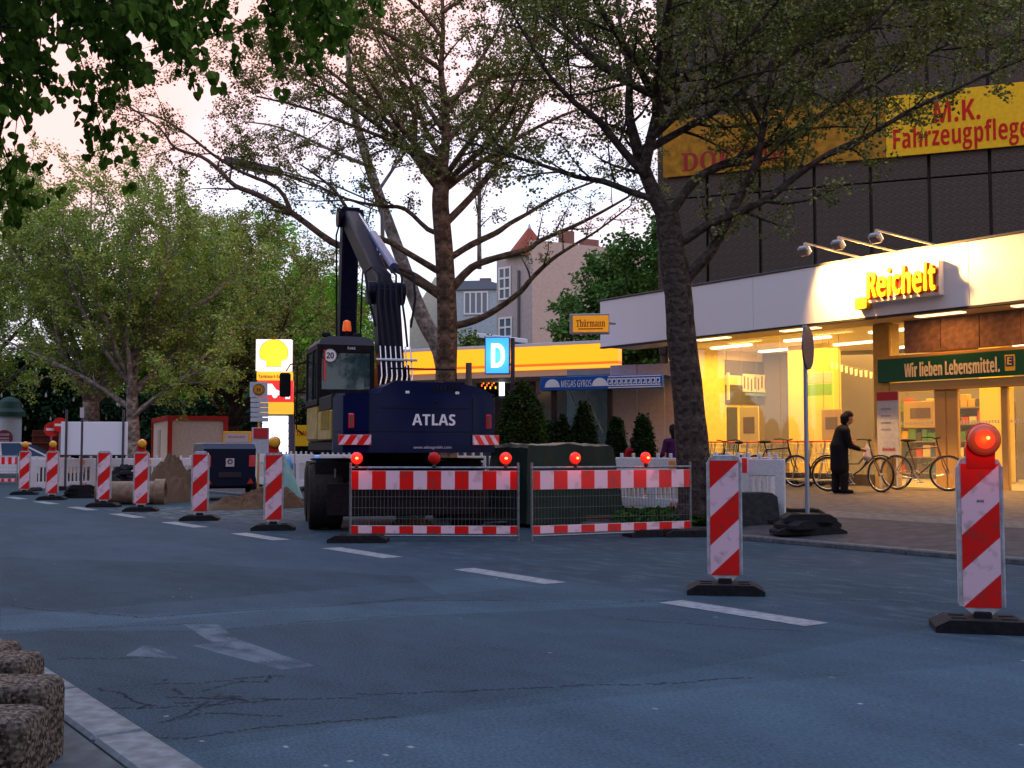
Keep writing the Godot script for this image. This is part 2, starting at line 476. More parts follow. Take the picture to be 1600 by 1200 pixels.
# ---------- bodies: tapered capsules joined by a smooth minimum, meshed as surface nets ----------
func flesh(m: MB, bones: Array, cell: float, k := 0.035) -> void:   # bone: [a, b, ra, rb]
	var lo := Vector3.ONE * 1e9; var hi := -lo
	for b in bones:
		for e in 2:
			var r: float = b[2 + e] + cell * 2.0
			lo = lo.min(b[e] - Vector3.ONE * r); hi = hi.max(b[e] + Vector3.ONE * r)
	var nx := int((hi.x - lo.x) / cell) + 2; var ny := int((hi.y - lo.y) / cell) + 2; var nz := int((hi.z - lo.z) / cell) + 2
	var f := PackedFloat32Array(); f.resize(nx * ny * nz); f.fill(1.0)
	for b in bones:
		var a: Vector3 = b[0]; var ab: Vector3 = b[1] - b[0]; var ra: float = b[2]; var rb: float = b[3]
		var il := 1.0 / maxf(ab.length_squared(), 1e-8); var ext := maxf(ra, rb) + 0.06
		var p0 := (a.min(b[1]) - Vector3.ONE * ext - lo) / cell; var p1 := (a.max(b[1]) + Vector3.ONE * ext - lo) / cell
		for y in range(maxi(int(p0.y), 0), mini(int(p1.y) + 1, ny)):
			for z in range(maxi(int(p0.z), 0), mini(int(p1.z) + 1, nz)):
				for xx in range(maxi(int(p0.x), 0), mini(int(p1.x) + 1, nx)):
					var p := lo + Vector3(xx, y, z) * cell
					var t := clampf((p - a).dot(ab) * il, 0.0, 1.0)
					var d := p.distance_to(a + ab * t) - lerpf(ra, rb, t)
					var i := xx + nx * (z + nz * y)
					var o := f[i]
					if o > 0.9: f[i] = d
					else:
						var h := clampf(0.5 + 0.5 * (o - d) / k, 0.0, 1.0)
						f[i] = lerpf(o, d, h) - k * h * (1.0 - h)
	var at := {}; var nm := {}
	var sx := 1; var sz := nx; var sy := nx * nz
	for y in ny - 1:
		for z in nz - 1:
			for xx in nx - 1:
				var i := xx + nx * (z + nz * y)
				var neg := 0; var s := Vector3.ZERO; var c := 0
				for e in 8:
					if f[i + (e & 1) * sx + ((e >> 1) & 1) * sy + ((e >> 2) & 1) * sz] < 0.0: neg += 1
				if neg == 0 or neg == 8: continue
				for e in [[0, 1], [2, 3], [4, 5], [6, 7], [0, 2], [1, 3], [4, 6], [5, 7], [0, 4], [1, 5], [2, 6], [3, 7]]:
					var ca := Vector3(e[0] & 1, (e[0] >> 1) & 1, (e[0] >> 2) & 1); var cb := Vector3(e[1] & 1, (e[1] >> 1) & 1, (e[1] >> 2) & 1)
					var fa := f[i + int(ca.x) * sx + int(ca.y) * sy + int(ca.z) * sz]; var fb := f[i + int(cb.x) * sx + int(cb.y) * sy + int(cb.z) * sz]
					if (fa < 0.0) != (fb < 0.0):
						s += ca.lerp(cb, fa / (fa - fb)); c += 1
				at[i] = lo + (Vector3(xx, y, z) + s / c) * cell
				nm[i] = Vector3(f[i + sx] - f[i], f[i + sy] - f[i], f[i + sz] - f[i]).normalized()
	for i in at:
		for ax in [[sx, sy, sz], [sy, sz, sx], [sz, sx, sy]]:
			var a: int = ax[0]; var b: int = ax[1]; var c: int = ax[2]
			if i + a >= f.size() or (f[i] < 0.0) == (f[i + a] < 0.0): continue
			if not (at.has(i - b) and at.has(i - c) and at.has(i - b - c)): continue
			if f[i] < 0.0: m.smooth(at[i - b - c], at[i - c], at[i], at[i - b], nm[i - b - c], nm[i - c], nm[i], nm[i - b])
			else: m.smooth(at[i - b - c], at[i - b], at[i], at[i - c], nm[i - b - c], nm[i - b], nm[i], nm[i - c])

# ---------- builders: road works ----------
func foot_plate(m: MB, l: float, w: float, h: float) -> void:
	var a := PackedVector2Array([Vector2(-l / 2, 0), Vector2(l / 2, 0), Vector2(l / 2, h * 0.45), Vector2(l * 0.36, h), Vector2(-l * 0.36, h), Vector2(-l / 2, h * 0.45)])
	m.prism(a, -w / 2, w / 2)
	for s in [-1.0, 1.0]:
		m.box(Vector3(s * l * 0.25, h, w * 0.2), Vector3(0.1, 0.016, 0.05), 0.004)
		m.box(Vector3(s * l * 0.25, h, -w * 0.2), Vector3(0.1, 0.016, 0.05), 0.004)
func rubber() -> StandardMaterial3D: return mat(0.022, 0.023, 0.026, 0.85, 0.0, "cloud", 2.0, 0.3)
func beacon_lamp(t: Node3D, at: Vector3, r: float, casing: Material, lens: Material, lit: Color, e: float) -> void:
	var m := MB.new()
	m.x = Transform3D(Basis(), at)
	m.prism(PackedVector2Array([Vector2(-r * 0.95, -r * 1.9), Vector2(r * 0.75, -r * 1.9), Vector2(r * 0.8, -r * 0.7), Vector2(r * 0.7, r * 0.5), Vector2(0, r * 0.9), Vector2(-r * 0.7, r * 0.6), Vector2(-r * 1.0, -r * 0.6)]), -0.05, 0.035)
	var c := part(t, "lamp_casing", m, casing)
	m = MB.new()
	m.x = Transform3D(Basis(Vector3.RIGHT, PI / 2), at + Vector3(r * 0.1, 0, 0.035))
	m.lathe([Vector2(r, 0), Vector2(r, 0.02), Vector2(r * 0.9, 0.045), Vector2(r * 0.6, 0.065), Vector2(0, 0.075)], 20)
	part(c, "lens", m, lens)
	m = MB.new()
	m.x = Transform3D(Basis(), at)
	m.torus(Vector3(r * 0.1, 0, 0.04), r, 0.008, 24, 6)
	part(c, "lens_ring", m, casing)
	if e > 0.0: lamp_light(t, at + Vector3(r * 0.1, 0, 0.14), lit, e)
func delineator(at: Vector3, turn: float, label: String, k: int, lamp := 0) -> Node3D:
	var t := thing("delineator", label, "delineator", at, turn + rng.randf_range(-0.08, 0.08), "striped delineators along the lane line")
	var m := MB.new()
	foot_plate(m, 0.66, 0.38, 0.09)
	m.box(Vector3(0, 0.11, 0), Vector3(0.12, 0.05, 0.1), 0.01)
	part(t, "foot", m, rubber())
	m = MB.new()
	var a := PackedVector2Array([Vector2(-0.05, 0.1), Vector2(0.05, 0.1), Vector2(0.1, 0.145), Vector2(0.152, 0.18), Vector2(0.152, 1.13), Vector2(0.125, 1.19), Vector2(-0.125, 1.19), Vector2(-0.152, 1.13), Vector2(-0.152, 0.18), Vector2(-0.1, 0.145)])
	m.prism(a, -0.03, 0.03)
	m.box(Vector3(0, 1.195, 0), Vector3(0.2, 0.03, 0.06), 0.008)
	for s in [-1.0, 1.0]: m.box(Vector3(s * 0.144, 0.655, 0.032), Vector3(0.018, 0.98, 0.012), 0.004)
	part(t, "frame", m, mat(0.56, 0.59, 0.62, 0.45, 0.0, "cloud", 1.5))
	for s in [1.0, -1.0]:
		m = MB.new()
		m.quad(Vector3(-0.125 * s, 0.16, 0.033 * s), Vector3(0.125 * s, 0.16, 0.033 * s), Vector3(0.125 * s, 1.16, 0.033 * s), Vector3(-0.125 * s, 1.16, 0.033 * s))
		part(t, "striped_sheet", m, bake_mat(k % 3))
	if lamp == 1: beacon_lamp(t, Vector3(0.0, 1.36, 0), 0.085, mat(0.5, 0.02, 0.015, 0.4), mat(0.75, 0.36, 0.02, 0.25), Color.BLACK, 0.0)
	if lamp == 2:
		beacon_lamp(t, Vector3(0.02, 1.33, 0), 0.108, mat(0.42, 0.012, 0.01, 0.3), glow(0.5, 0.085, 0.02, 0.07), Color(1, 0.3, 0.1), 0.03)
		m = MB.new(); m.ell(Vector3(0.05, 1.34, 0.115), Vector3(0.014, 0.014, 0.006), 8)
		part(t, "bulb", m, glow(1.0, 0.45, 0.1, 0.9))
		words(t, "lettering", "AVS", mat(0.05, 0.05, 0.05), Vector3(0.0, 0.9, 0.0345), 0.05, 0.018, Vector3.ZERO, 0.002)
	return t
func turn_of(a: Vector3, b: Vector3) -> float: return atan2(-(b.z - a.z), b.x - a.x)
func barrier(a: Vector3, b: Vector3, label: String, lamps: Array) -> Node3D:
	var w := a.distance_to(b)
	var t := thing("barrier_fence", label, "barrier", (a + b) * 0.5, turn_of(a, b), "red and white mesh barriers")
	var zinc := mat(0.3, 0.33, 0.36, 0.4, 0.7, "cloud", 2.0)
	for s in [-1.0, 1.0]:
		var m := MB.new()
		m.rod([Vector3(s * (w / 2 - 0.02), 0.0, 0), Vector3(s * (w / 2 - 0.02), 1.07, 0)], 0.019, 8)
		part(t, "post", m, zinc)
	for y in [1.0, 0.07]:
		var m := MB.new()
		m.rod([Vector3(-w / 2, y, 0), Vector3(w / 2, y, 0)], 0.016, 8)
		part(t, "rail", m, zinc)
	var wires := MB.new()
	var n := int(w / 0.05)
	for i in n: wires.cyl(Vector3(-w / 2 + (i + 0.5) * w / n, 0.2, -0.012), Vector3(-w / 2 + (i + 0.5) * w / n, 0.72, -0.012), 0.0028, -1, 4, false)
	for y in [0.3, 0.45, 0.6]: wires.cyl(Vector3(-w / 2, y, -0.012), Vector3(w / 2, y, -0.012), 0.003, -1, 4, false)
	part(t, "wire_mesh", wires, mat(0.1, 0.11, 0.12, 0.5, 0.5)).set_meta("kind", "stuff")
	for e in [[0.7, 0.96], [0.1, 0.21]]:
		var m := MB.new()
		m.box(Vector3(0, (e[0] + e[1]) / 2, 0), Vector3(w - 0.06, e[1] - e[0], 0.022), 0.003)
		var bd := part(t, "striped_board", m, mat(0.5, 0.45, 0.46, 0.5))
		for s in [1.0, -1.0]:
			m = MB.new()
			var hw = (w - 0.066) / 2 * s
			m.quad(Vector3(-hw, e[0] + 0.004, 0.0135 * s), Vector3(hw, e[0] + 0.004, 0.0135 * s), Vector3(hw, e[1] - 0.004, 0.0135 * s), Vector3(-hw, e[1] - 0.004, 0.0135 * s))
			part(bd, "stripes", m, block_mat(12.0))
	for l in lamps:
		var m := MB.new()
		m.cyl(Vector3(l[0], 1.0, 0), Vector3(l[0], 1.06, 0), 0.03, 0.02, 10)
		m.cyl(Vector3(l[0], 1.03, 0), Vector3(l[0], 1.03, 0.05), 0.02, 0.02, 8)
		var c := part(t, "lamp_mount", m, mat(0.05, 0.04, 0.04, 0.5))
		m = MB.new(); m.ell(Vector3(l[0], 1.13, 0.0), Vector3(0.085, 0.085, 0.06), 18)
		part(c, "lens", m, glow(0.75, 0.02, 0.01, 0.5) if l[1] else mat(0.5, 0.015, 0.01, 0.3))
		if l[1]:
			m = MB.new(); m.ell(Vector3(l[0] + 0.01, 1.13, 0.056), Vector3(0.024, 0.018, 0.01), 10)
			part(c, "bulb", m, glow(1.0, 0.35, 0.08, 2.2))
			lamp_light(t, Vector3(l[0], 1.13, 0.12), Color(1, 0.15, 0.06), 0.03)
	return t
func plastic_panel(a: Vector3, b: Vector3, label: String, orange := true, solid := false) -> Node3D:
	var w := a.distance_to(b) - 0.04
	var t := thing("plastic_barrier", label, "barrier", (a + b) * 0.5, turn_of(a, b), "white plastic barrier panels round the dig")
	var white := mat(0.62, 0.64, 0.66, 0.5, 0.0, "soft", 0.9)
	var m := MB.new()
	m.box(Vector3(0, 0.82, 0), Vector3(w, 0.26, 0.045), 0.012)
	m.box(Vector3(0, 0.16, 0), Vector3(w, 0.2, 0.045), 0.012)
	for s in [-1.0, 1.0]: m.box(Vector3(s * (w / 2 - 0.09), 0.48, 0), Vector3(0.18, 0.46, 0.045), 0.01)
	m.box(Vector3(0, 0.48, 0), Vector3(0.24, 0.46, 0.045), 0.01)
	part(t, "panel", m, white)
	m = MB.new()
	var x := -w / 2 + 0.24
	while x < w / 2 - 0.2:
		if absf(x) > 0.16: m.box(Vector3(x, 0.48, 0), Vector3(0.05, 0.46, 0.035), 0.006)
		x += 0.115
	part(t, "slats", m, white)
	m = MB.new()
	for i in 6: m.box(Vector3(-w / 2 + (i + 0.5) * w / 6, 0.985, 0), Vector3(0.06, 0.08, 0.04), 0.008)
	part(t, "top_pegs", m, white)
	m = MB.new()
	for s in [-1.0, 1.0]:
		m.x = Transform3D(Basis(Vector3.UP, PI / 2), Vector3(s * (w / 2 - 0.1), 0, 0))
		foot_plate(m, 0.7, 0.3, 0.1)
	part(t, "feet", m, rubber())
	if orange:
		m = MB.new(); m.box(Vector3(w * 0.28, 0.83, 0.025), Vector3(0.16, 0.14, 0.006))
		part(t, "reflector", m, mat(0.75, 0.25, 0.06, 0.35))
	if solid:
		m = MB.new()
		m.quad(Vector3(-w / 2 + 0.02, 0.71, 0.026), Vector3(w / 2 - 0.02, 0.71, 0.026), Vector3(w / 2 - 0.02, 0.94, 0.026), Vector3(-w / 2 + 0.02, 0.94, 0.026))
		part(t, "striped_sheet", m, block_mat(12.0))
	else: words(t, "lettering", "AVS", mat(0.6, 0.03, 0.03), Vector3(w * 0.3, 0.16, 0.024), 0.22, 0.1, Vector3.ZERO, 0.004)
	return t

# ---------- builders: bicycles and trolleys ----------
func bicycle(called: String, label: String, at: Vector3, turn: float, frame: Material, steer := 0.0, low := false, lean := 0.0) -> Node3D:
	var t := thing(called, label, "bicycle", at, turn, "bicycles parked by the shop")
	t.rotation.x = lean
	var black := mat(0.02, 0.02, 0.02, 0.7); var steel := mat(0.5, 0.5, 0.5, 0.25, 0.9)
	for e in [-0.52, 0.53]:
		var w := Node3D.new(); w.name = "wheel"; t.add_child(w, true)
		w.position = Vector3(e, 0.345, 0)
		if e > 0: w.rotation.y = steer
		var m := MB.new(); m.torus(Vector3.ZERO, 0.325, 0.02, 36, 8); part(w, "tyre", m, black)
		m = MB.new(); m.torus(Vector3.ZERO, 0.302, 0.011, 36, 6); part(w, "rim", m, steel)
		m = MB.new()
		m.cyl(Vector3(0, 0, -0.05), Vector3(0, 0, 0.05), 0.022, -1, 10)
		for i in 28:
			var a := TAU * i / 28.0
			m.cyl(Vector3(cos(a + 0.5) * 0.02, sin(a + 0.5) * 0.02, 0.03 if i % 2 else -0.03), Vector3(cos(a), sin(a), 0) * 0.3, 0.0016, -1, 3, false)
		part(w, "spokes", m, steel)
	var m := MB.new()
	var bb := Vector3(-0.08, 0.29, 0); var seat := Vector3(-0.24, 0.8, 0); var head := Vector3(0.34, 0.84, 0); var head2 := Vector3(0.39, 0.68, 0); var rear := Vector3(-0.52, 0.345, 0)
	m.cyl(bb, seat, 0.016); m.cyl(head, head2, 0.021)
	if low:
		m.rod([head2, Vector3(0.12, 0.42, 0), bb], 0.018); m.rod([head, Vector3(0.1, 0.55, 0), Vector3(-0.17, 0.55, 0)], 0.015)
	else:
		m.cyl(head2, bb, 0.019); m.cyl(seat, head, 0.016)
	for s in [-1.0, 1.0]:
		m.cyl(bb + Vector3(0, 0, s * 0.03), rear + Vector3(0, 0, s * 0.06), 0.009); m.cyl(seat, rear + Vector3(0, 0, s * 0.06), 0.008)
	part(t, "frame", m, frame)
	m = MB.new()
	for s in [-1.0, 1.0]: m.rod([head2 + Vector3(0.005, 0, s * 0.03), Vector3(0.46, 0.5, s * 0.055), Vector3(0.53, 0.345, s * 0.055)], 0.011)
	part(t, "fork", m, frame)
	m = MB.new()
	m.cyl(seat, seat + Vector3(-0.04, 0.14, 0), 0.013); m.ell(seat + Vector3(-0.06, 0.17, 0), Vector3(0.13, 0.035, 0.07), 12); m.ell(seat + Vector3(0.05, 0.17, 0), Vector3(0.1, 0.025, 0.03), 10)
	part(t, "saddle", m, black)
	m = MB.new()
	var hb := head + Vector3(-0.03, 0.16, 0)
	m.cyl(head, hb, 0.013)
	m.rod([hb + Vector3(-0.14, 0.02, -0.29), hb + Vector3(-0.02, 0.03, -0.22), hb + Vector3(0.03, 0, -0.05), hb + Vector3(0.03, 0, 0.05), hb + Vector3(-0.02, 0.03, 0.22), hb + Vector3(-0.14, 0.02, 0.29)], 0.012)
	part(t, "handlebar", m, black)
	m = MB.new()
	m.x = Transform3D(Basis(), bb)
	m.torus(Vector3(0, 0, 0.05), 0.085, 0.008, 20, 5)
	m.cyl(Vector3(0, 0, -0.07), Vector3(0, 0, 0.07), 0.02)
	m.bar(Vector3(0, 0, 0.07), Vector3(0.1, -0.13, 0.07), 0.02, 0.02); m.bar(Vector3(0, 0, -0.07), Vector3(-0.1, 0.13, -0.07), 0.02, 0.02)
	m.box(Vector3(0.1, -0.13, 0.12), Vector3(0.09, 0.02, 0.08), 0.004); m.box(Vector3(-0.1, 0.13, -0.12), Vector3(0.09, 0.02, 0.08), 0.004)
	for s in [-1.0, 1.0]: m.cyl(Vector3(0, s * 0.08, 0.05), Vector3(-0.44, 0.055 + s * 0.04, 0.05), 0.005, -1, 4)
	part(t, "crankset", m, steel)
	m = MB.new()
	m.rod([Vector3(-0.2, 0.3, 0.08), Vector3(-0.3, 0.02, 0.16)], 0.008)
	part(t, "kickstand", m, steel)
	if low:
		for e in [[-0.52, 0.3, 2.9], [0.53, 1.0, 2.8]]:
			m = MB.new()
			var a := []
			for i in 9:
				var g: float = lerpf(e[1], e[2], i / 8.0)
				a.append(Vector3(e[0] + cos(g) * 0.37, 0.345 + sin(g) * 0.37, 0))
			m.rod(a, 0.016, 5); part(t, "mudguard", m, black)
		m = MB.new()
		m.box(Vector3(-0.55, 0.75, 0), Vector3(0.36, 0.015, 0.12), 0.004)
		for s in [-1.0, 1.0]: m.cyl(Vector3(-0.6, 0.75, s * 0.06), Vector3(-0.52, 0.36, s * 0.07), 0.005, -1, 4)
		part(t, "luggage_rack", m, steel)
	return t
func trolley() -> Node3D:
	var t := thing("shopping_trolley", "", "trolley", Vector3.ZERO, 0.0, "shopping trolleys nested along the shop window")
	var wire := mat(0.5, 0.5, 0.48, 0.3, 0.85)
	var m := MB.new()
	for y in [0.5, 0.6, 0.7, 0.8, 0.9]:
		var k = 0.32 + (y - 0.5) * 0.3
		m.rod([Vector3(-0.24, y, -k), Vector3(0.24, y, -k), Vector3(0.24, y, 0.4), Vector3(-0.24, y, 0.4), Vector3(-0.24, y, -k)], 0.004, 4)
	for i in 9:
		var x := -0.24 + i * 0.06
		m.rod([Vector3(x, 0.9, -0.44), Vector3(x, 0.5, -0.32), Vector3(x, 0.5, 0.4), Vector3(x, 0.9, 0.4)], 0.0025, 3)
	for i in 7:
		for s in [-1.0, 1.0]: m.cyl(Vector3(s * 0.24, 0.5, -0.3 + i * 0.11), Vector3(s * 0.24, 0.9, -0.34 + i * 0.115), 0.0025, -1, 3, false)
	part(t, "basket", m, wire)
	m = MB.new()
	for s in [-1.0, 1.0]: m.rod([Vector3(s * 0.22, 0.1, -0.3), Vector3(s * 0.22, 0.14, 0.3), Vector3(s * 0.23, 0.5, 0.4), Vector3(s * 0.24, 0.95, 0.48)], 0.012, 6)
	m.cyl(Vector3(-0.22, 0.12, -0.28), Vector3(0.22, 0.12, -0.28), 0.01); m.cyl(Vector3(-0.22, 0.14, 0.3), Vector3(0.22, 0.14, 0.3), 0.01)
	part(t, "undercarriage", m, wire)
	m = MB.new(); m.cyl(Vector3(-0.27, 0.95, 0.48), Vector3(0.27, 0.95, 0.48), 0.017, -1, 8)
	part(t, "handle", m, mat(0.6, 0.04, 0.02, 0.4))
	for s in [[-0.22, -0.28], [0.22, -0.28], [-0.22, 0.3], [0.22, 0.3]]:
		m = MB.new(); m.cyl(Vector3(s[0] - 0.015, 0.055, s[1]), Vector3(s[0] + 0.015, 0.055, s[1]), 0.055, -1, 12)
		part(t, "wheel", m, mat(0.03, 0.03, 0.03, 0.6))
	return t

# ---------- builder: the excavator ----------
func excavator() -> void:
	var t := thing("wheeled_excavator", "dark blue wheeled excavator with raised boom behind the striped barriers", "excavator", Vector3(9.35, 0, -16.3), -0.42)
	var navy := mat(0.004, 0.008, 0.05, 0.3, 0.0, "soft", 1.0); navy.clearcoat_enabled = true; navy.clearcoat = 0.12; navy.clearcoat_roughness = 0.08; navy.metallic_specular = 0.15
	var dark := mat(0.016, 0.015, 0.018, 0.6, 0.0, "cloud", 1.5); dark.metallic_specular = 0.2
	var boomy := mat(0.006, 0.008, 0.03, 0.35, 0.0, "cloud", 1.2); boomy.metallic_specular = 0.2
	var cream := mat(0.55, 0.38, 0.07, 0.3, 0.0, "cloud", 0.7)
	var steel := mat(0.55, 0.58, 0.62, 0.18, 0.9)
	var tyre := mat(0.04, 0.034, 0.03, 0.9, 0.0, "cloud", 2.0, 0.4)
	var m := MB.new()
	m.box(Vector3(0, 0.68, 0), Vector3(1.0, 0.42, 3.6), 0.05); m.box(Vector3(0, 0.95, 0), Vector3(1.3, 0.2, 1.5), 0.05)
	m.cyl(Vector3(0, 0.95, 0), Vector3(0, 1.2, 0), 0.62, -1, 24)
	part(t, "chassis", m, dark)
	for z in [-1.3, 0.75]:
		m = MB.new(); m.box(Vector3(0, 0.5, z), Vector3(2.0, 0.24, 0.26), 0.05); m.ell(Vector3(0, 0.5, z), Vector3(0.26, 0.26, 0.26), 12)
		part(t, "axle", m, dark)
		for s in [-1.0, 1.0]:
			var w := Node3D.new(); w.name = "wheel"; t.add_child(w, true); w.position = Vector3(s * 1.13, 0.52, z); w.rotation.z = -s * PI / 2
			m = MB.new()
			m.lathe([Vector2(0.28, -0.22), Vector2(0.4, -0.27), Vector2(0.48, -0.25), Vector2(0.505, -0.17), Vector2(0.505, 0.17), Vector2(0.48, 0.25), Vector2(0.4, 0.27), Vector2(0.28, 0.22)], 36)
			for i in 14:
				for g in [-1.0, 1.0]:
					m.x = Transform3D(Basis(Vector3.UP, TAU * (i + (0.5 if g > 0 else 0.0)) / 26.0), Vector3.ZERO)
					m.box(Vector3(0.503, g * 0.15, 0), Vector3(0.035, 0.2, 0.055), 0.008)
			m.x = Transform3D.IDENTITY
			part(w, "tyre", m, tyre)
			m = MB.new()
			m.lathe([Vector2(0.29, 0.23), Vector2(0.28, 0.18), Vector2(0.25, 0.1), Vector2(0.14, 0.09), Vector2(0.13, 0.2), Vector2(0.0, 0.21)], 24)
			for i in 10: m.cyl(Vector3(cos(TAU * i / 10) * 0.19, 0.09, sin(TAU * i / 10) * 0.19), Vector3(cos(TAU * i / 10) * 0.19, 0.125, sin(TAU * i / 10) * 0.19), 0.016, -1, 6)
			part(w, "rim", m, mat(0.09, 0.085, 0.085, 0.6, 0.2, "cloud", 2.0))
	m = MB.new()
	for s in [-1.0, 1.0]:
		m.box(Vector3(s * 1.05, 1.09, 0.62), Vector3(0.6, 0.035, 0.9), 0.01); m.box(Vector3(s * 0.95, 0.8, 1.1), Vector3(0.7, 0.55, 0.04), 0.01)
	part(t, "mudguards", m, dark)
	m = MB.new()
	m.box(Vector3(-0.75, 0.62, 1.16), Vector3(0.5, 0.03, 0.16), 0.008); m.box(Vector3(-0.75, 0.34, 1.16), Vector3(0.5, 0.03, 0.16), 0.008)
	for x in [-1.0, -0.5]: m.box(Vector3(x, 0.6, 1.14), Vector3(0.03, 0.7, 0.04), 0.005)
	part(t, "step", m, mat(0.2, 0.2, 0.21, 0.5, 0.6))
	m = MB.new(); m.box(Vector3(0, 0.5, 1.75), Vector3(2.3, 0.5, 0.06), 0.02); m.box(Vector3(-0.5, 0.6, 1.45), Vector3(0.12, 0.12, 0.6), 0.02); m.box(Vector3(0.5, 0.6, 1.45), Vector3(0.12, 0.12, 0.6), 0.02)
	part(t, "dozer_blade", m, dark)
	# slewed upper carriage
	var up := Transform3D(Basis(Vector3.UP, 0.106), Vector3.ZERO)
	m = MB.new(); m.x = up
	m.box(Vector3(0, 1.3, 0.2), Vector3(2.4, 0.2, 3.4), 0.04)
	part(t, "platform", m, dark)
	m = MB.new(); m.x = up * Transform3D(Basis(Vector3.RIGHT, -PI / 2), Vector3(0, 0, 0))   # plan outline of the counterweight, pushed up
	var o := PackedVector2Array([Vector2(-1.24, -1.5), Vector2(-1.26, -1.75), Vector2(-1.16, -2.0), Vector2(-0.8, -2.12), Vector2(0.8, -2.12), Vector2(1.16, -2.0), Vector2(1.26, -1.7), Vector2(1.24, -0.85)])
	m.prism(o, 1.2, 1.5); 
	var o2 := PackedVector2Array()
	for p in o: o2.append(p * Vector2(0.985, 0.985))
	m.prism(o2, 1.5, 1.515)
	m.prism(o, 1.515, 2.04)
	for p in o.size(): o2[p] = o[p] * Vector2(0.97, 0.975)
	m.prism(o2, 2.04, 2.08)
	part(t, "counterweight", m, navy)
	m = MB.new(); m.x = up
	m.prism(PackedVector2Array([Vector2(-0.62, 2.08), Vector2(1.18, 2.08), Vector2(0.95, 2.18), Vector2(0.6, 2.26), Vector2(-0.4, 2.26), Vector2(-0.55, 2.18)]), 0.85, 1.98)
	var hood := part(t, "engine_hood", m, navy)
	for x in [-0.15, 0.62]:
		m = MB.new(); m.x = up
		m.box(Vector3(x, 2.28, 1.4), Vector3(0.34, 0.04, 0.5), 0.015)
		part(hood, "air_scoop", m, dark)
		m = MB.new(); m.x = up
		m.box(Vector3(x - 0.05, 2.1, 2.0), Vector3(0.07, 0.045, 0.03), 0.006)
		part(hood, "latch", m, steel)
	m = MB.new(); m.x = up
	m.box(Vector3(0.7, 1.75, -0.3), Vector3(1.05, 0.75, 2.3), 0.05)
	part(t, "right_side_cover", m, navy)
	m = MB.new(); m.x = up
	m.box(Vector3(-1.22, 1.62, 0.79), Vector3(0.08, 0.46, 1.36), 0.02)
	for i in 12: m.box(Vector3(-1.265, 1.7, 0.55 + i * 0.07), Vector3(0.02, 0.3, 0.022), 0.004)
	part(t, "louvred_cover", m, cream)
	m = MB.new(); m.x = up
	m.box(Vector3(-1.22, 1.97, 0.82), Vector3(0.06, 0.22, 1.3), 0.01); m.box(Vector3(-0.9, 1.7, 0.8), Vector3(0.55, 0.7, 1.3), 0.02)
	part(t, "side_grille", m, dark)
	# cab
	var cab := Node3D.new(); cab.name = "cab"; t.add_child(cab); cab.transform = up
	m = MB.new()
	m.box(Vector3(-0.8, 1.68, -0.6), Vector3(0.92, 0.6, 1.3), 0.04)
	part(cab, "lower_body", m, cream)
	m = MB.new()
	m.prism(PackedVector2Array([Vector2(-1.26, 2.96), Vector2(-0.34, 2.96), Vector2(-0.36, 3.05), Vector2(-0.5, 3.1), Vector2(-1.08, 3.1), Vector2(-1.22, 3.05)]), -1.3, 0.12)
	part(cab, "roof", m, mat(0.07, 0.075, 0.1, 0.4))
	m = MB.new()
	for c in [[-1.24, 0.08], [-0.37, 0.08], [-1.24, -1.24], [-0.37, -1.24], [-1.24, -0.5]]: m.box(Vector3(c[0], 2.47, c[1]), Vector3(0.07, 1.0, 0.09), 0.015)
	m.box(Vector3(-0.8, 2.9, 0.08), Vector3(0.88, 0.14, 0.07), 0.01); m.box(Vector3(-0.8, 2.1, 0.08), Vector3(0.88, 0.26, 0.07), 0.01)
	m.box(Vector3(-1.24, 2.02, -0.6), Vector3(0.07, 0.1, 1.3), 0.01); m.box(Vector3(-1.24, 2.93, -0.6), Vector3(0.07, 0.1, 1.3), 0.01)
	part(cab, "frame", m, dark)
	var pane := glass(0.02, 0.06, 0.075, 0.62)
	for g in [[Vector3(-0.8, 2.53, 0.09), Vector3(0.8, 0.62, 0.012)], [Vector3(-0.8, 2.5, -1.25), Vector3(0.8, 0.9, 0.012)], [Vector3(-1.25, 2.48, -0.2), Vector3(0.012, 0.84, 0.52)], [Vector3(-1.25, 2.48, -0.87), Vector3(0.012, 0.84, 0.66)], [Vector3(-0.36, 2.48, -0.6), Vector3(0.012, 0.86, 1.24)]]:
		m = MB.new(); m.box(g[0], g[1]); part(cab, "window_pane", m, pane)
	m = MB.new(); m.box(Vector3(-0.8, 2.05, -0.45), Vector3(0.5, 0.16, 0.5), 0.05); m.box(Vector3(-0.8, 2.42, -0.2), Vector3(0.48, 0.7, 0.14), 0.05)
	part(cab, "seat", m, mat(0.02, 0.02, 0.025, 0.8))
	m = MB.new(); m.box(Vector3(-1.16, 2.62, 0.122), Vector3(0.035, 0.5, 0.012), 0.003)
	part(cab, "tail_reflector", m, mat(0.65, 0.015, 0.02, 0.25))
	m = MB.new(); m.x = Transform3D(Basis(Vector3.RIGHT, PI / 2), Vector3(-1.07, 2.78, 0.12)); m.lathe([Vector2(0.115, 0), Vector2(0.115, 0.006), Vector2(0, 0.007)], 24)
	var disc := part(cab, "speed_disc", m, mat(0.75, 0.75, 0.75, 0.4))
	m = MB.new(); m.x = Transform3D(Basis(), Vector3(-1.07, 2.78, 0.128)); m.torus(Vector3.ZERO, 0.108, 0.006, 24, 4)
	part(disc, "rim", m, mat(0.02, 0.02, 0.02))
	words(disc, "figures", "20", mat(0.02, 0.02, 0.02), Vector3(-1.07, 2.78, 0.13), 0.12, 0.1, Vector3.ZERO, 0.004)
	words(cab, "lettering", "Cab2", mat(0.6, 0.6, 0.6), Vector3(-0.72, 2.91, 0.118), 0.13, 0.045, Vector3.ZERO, 0.004)
	m = MB.new()
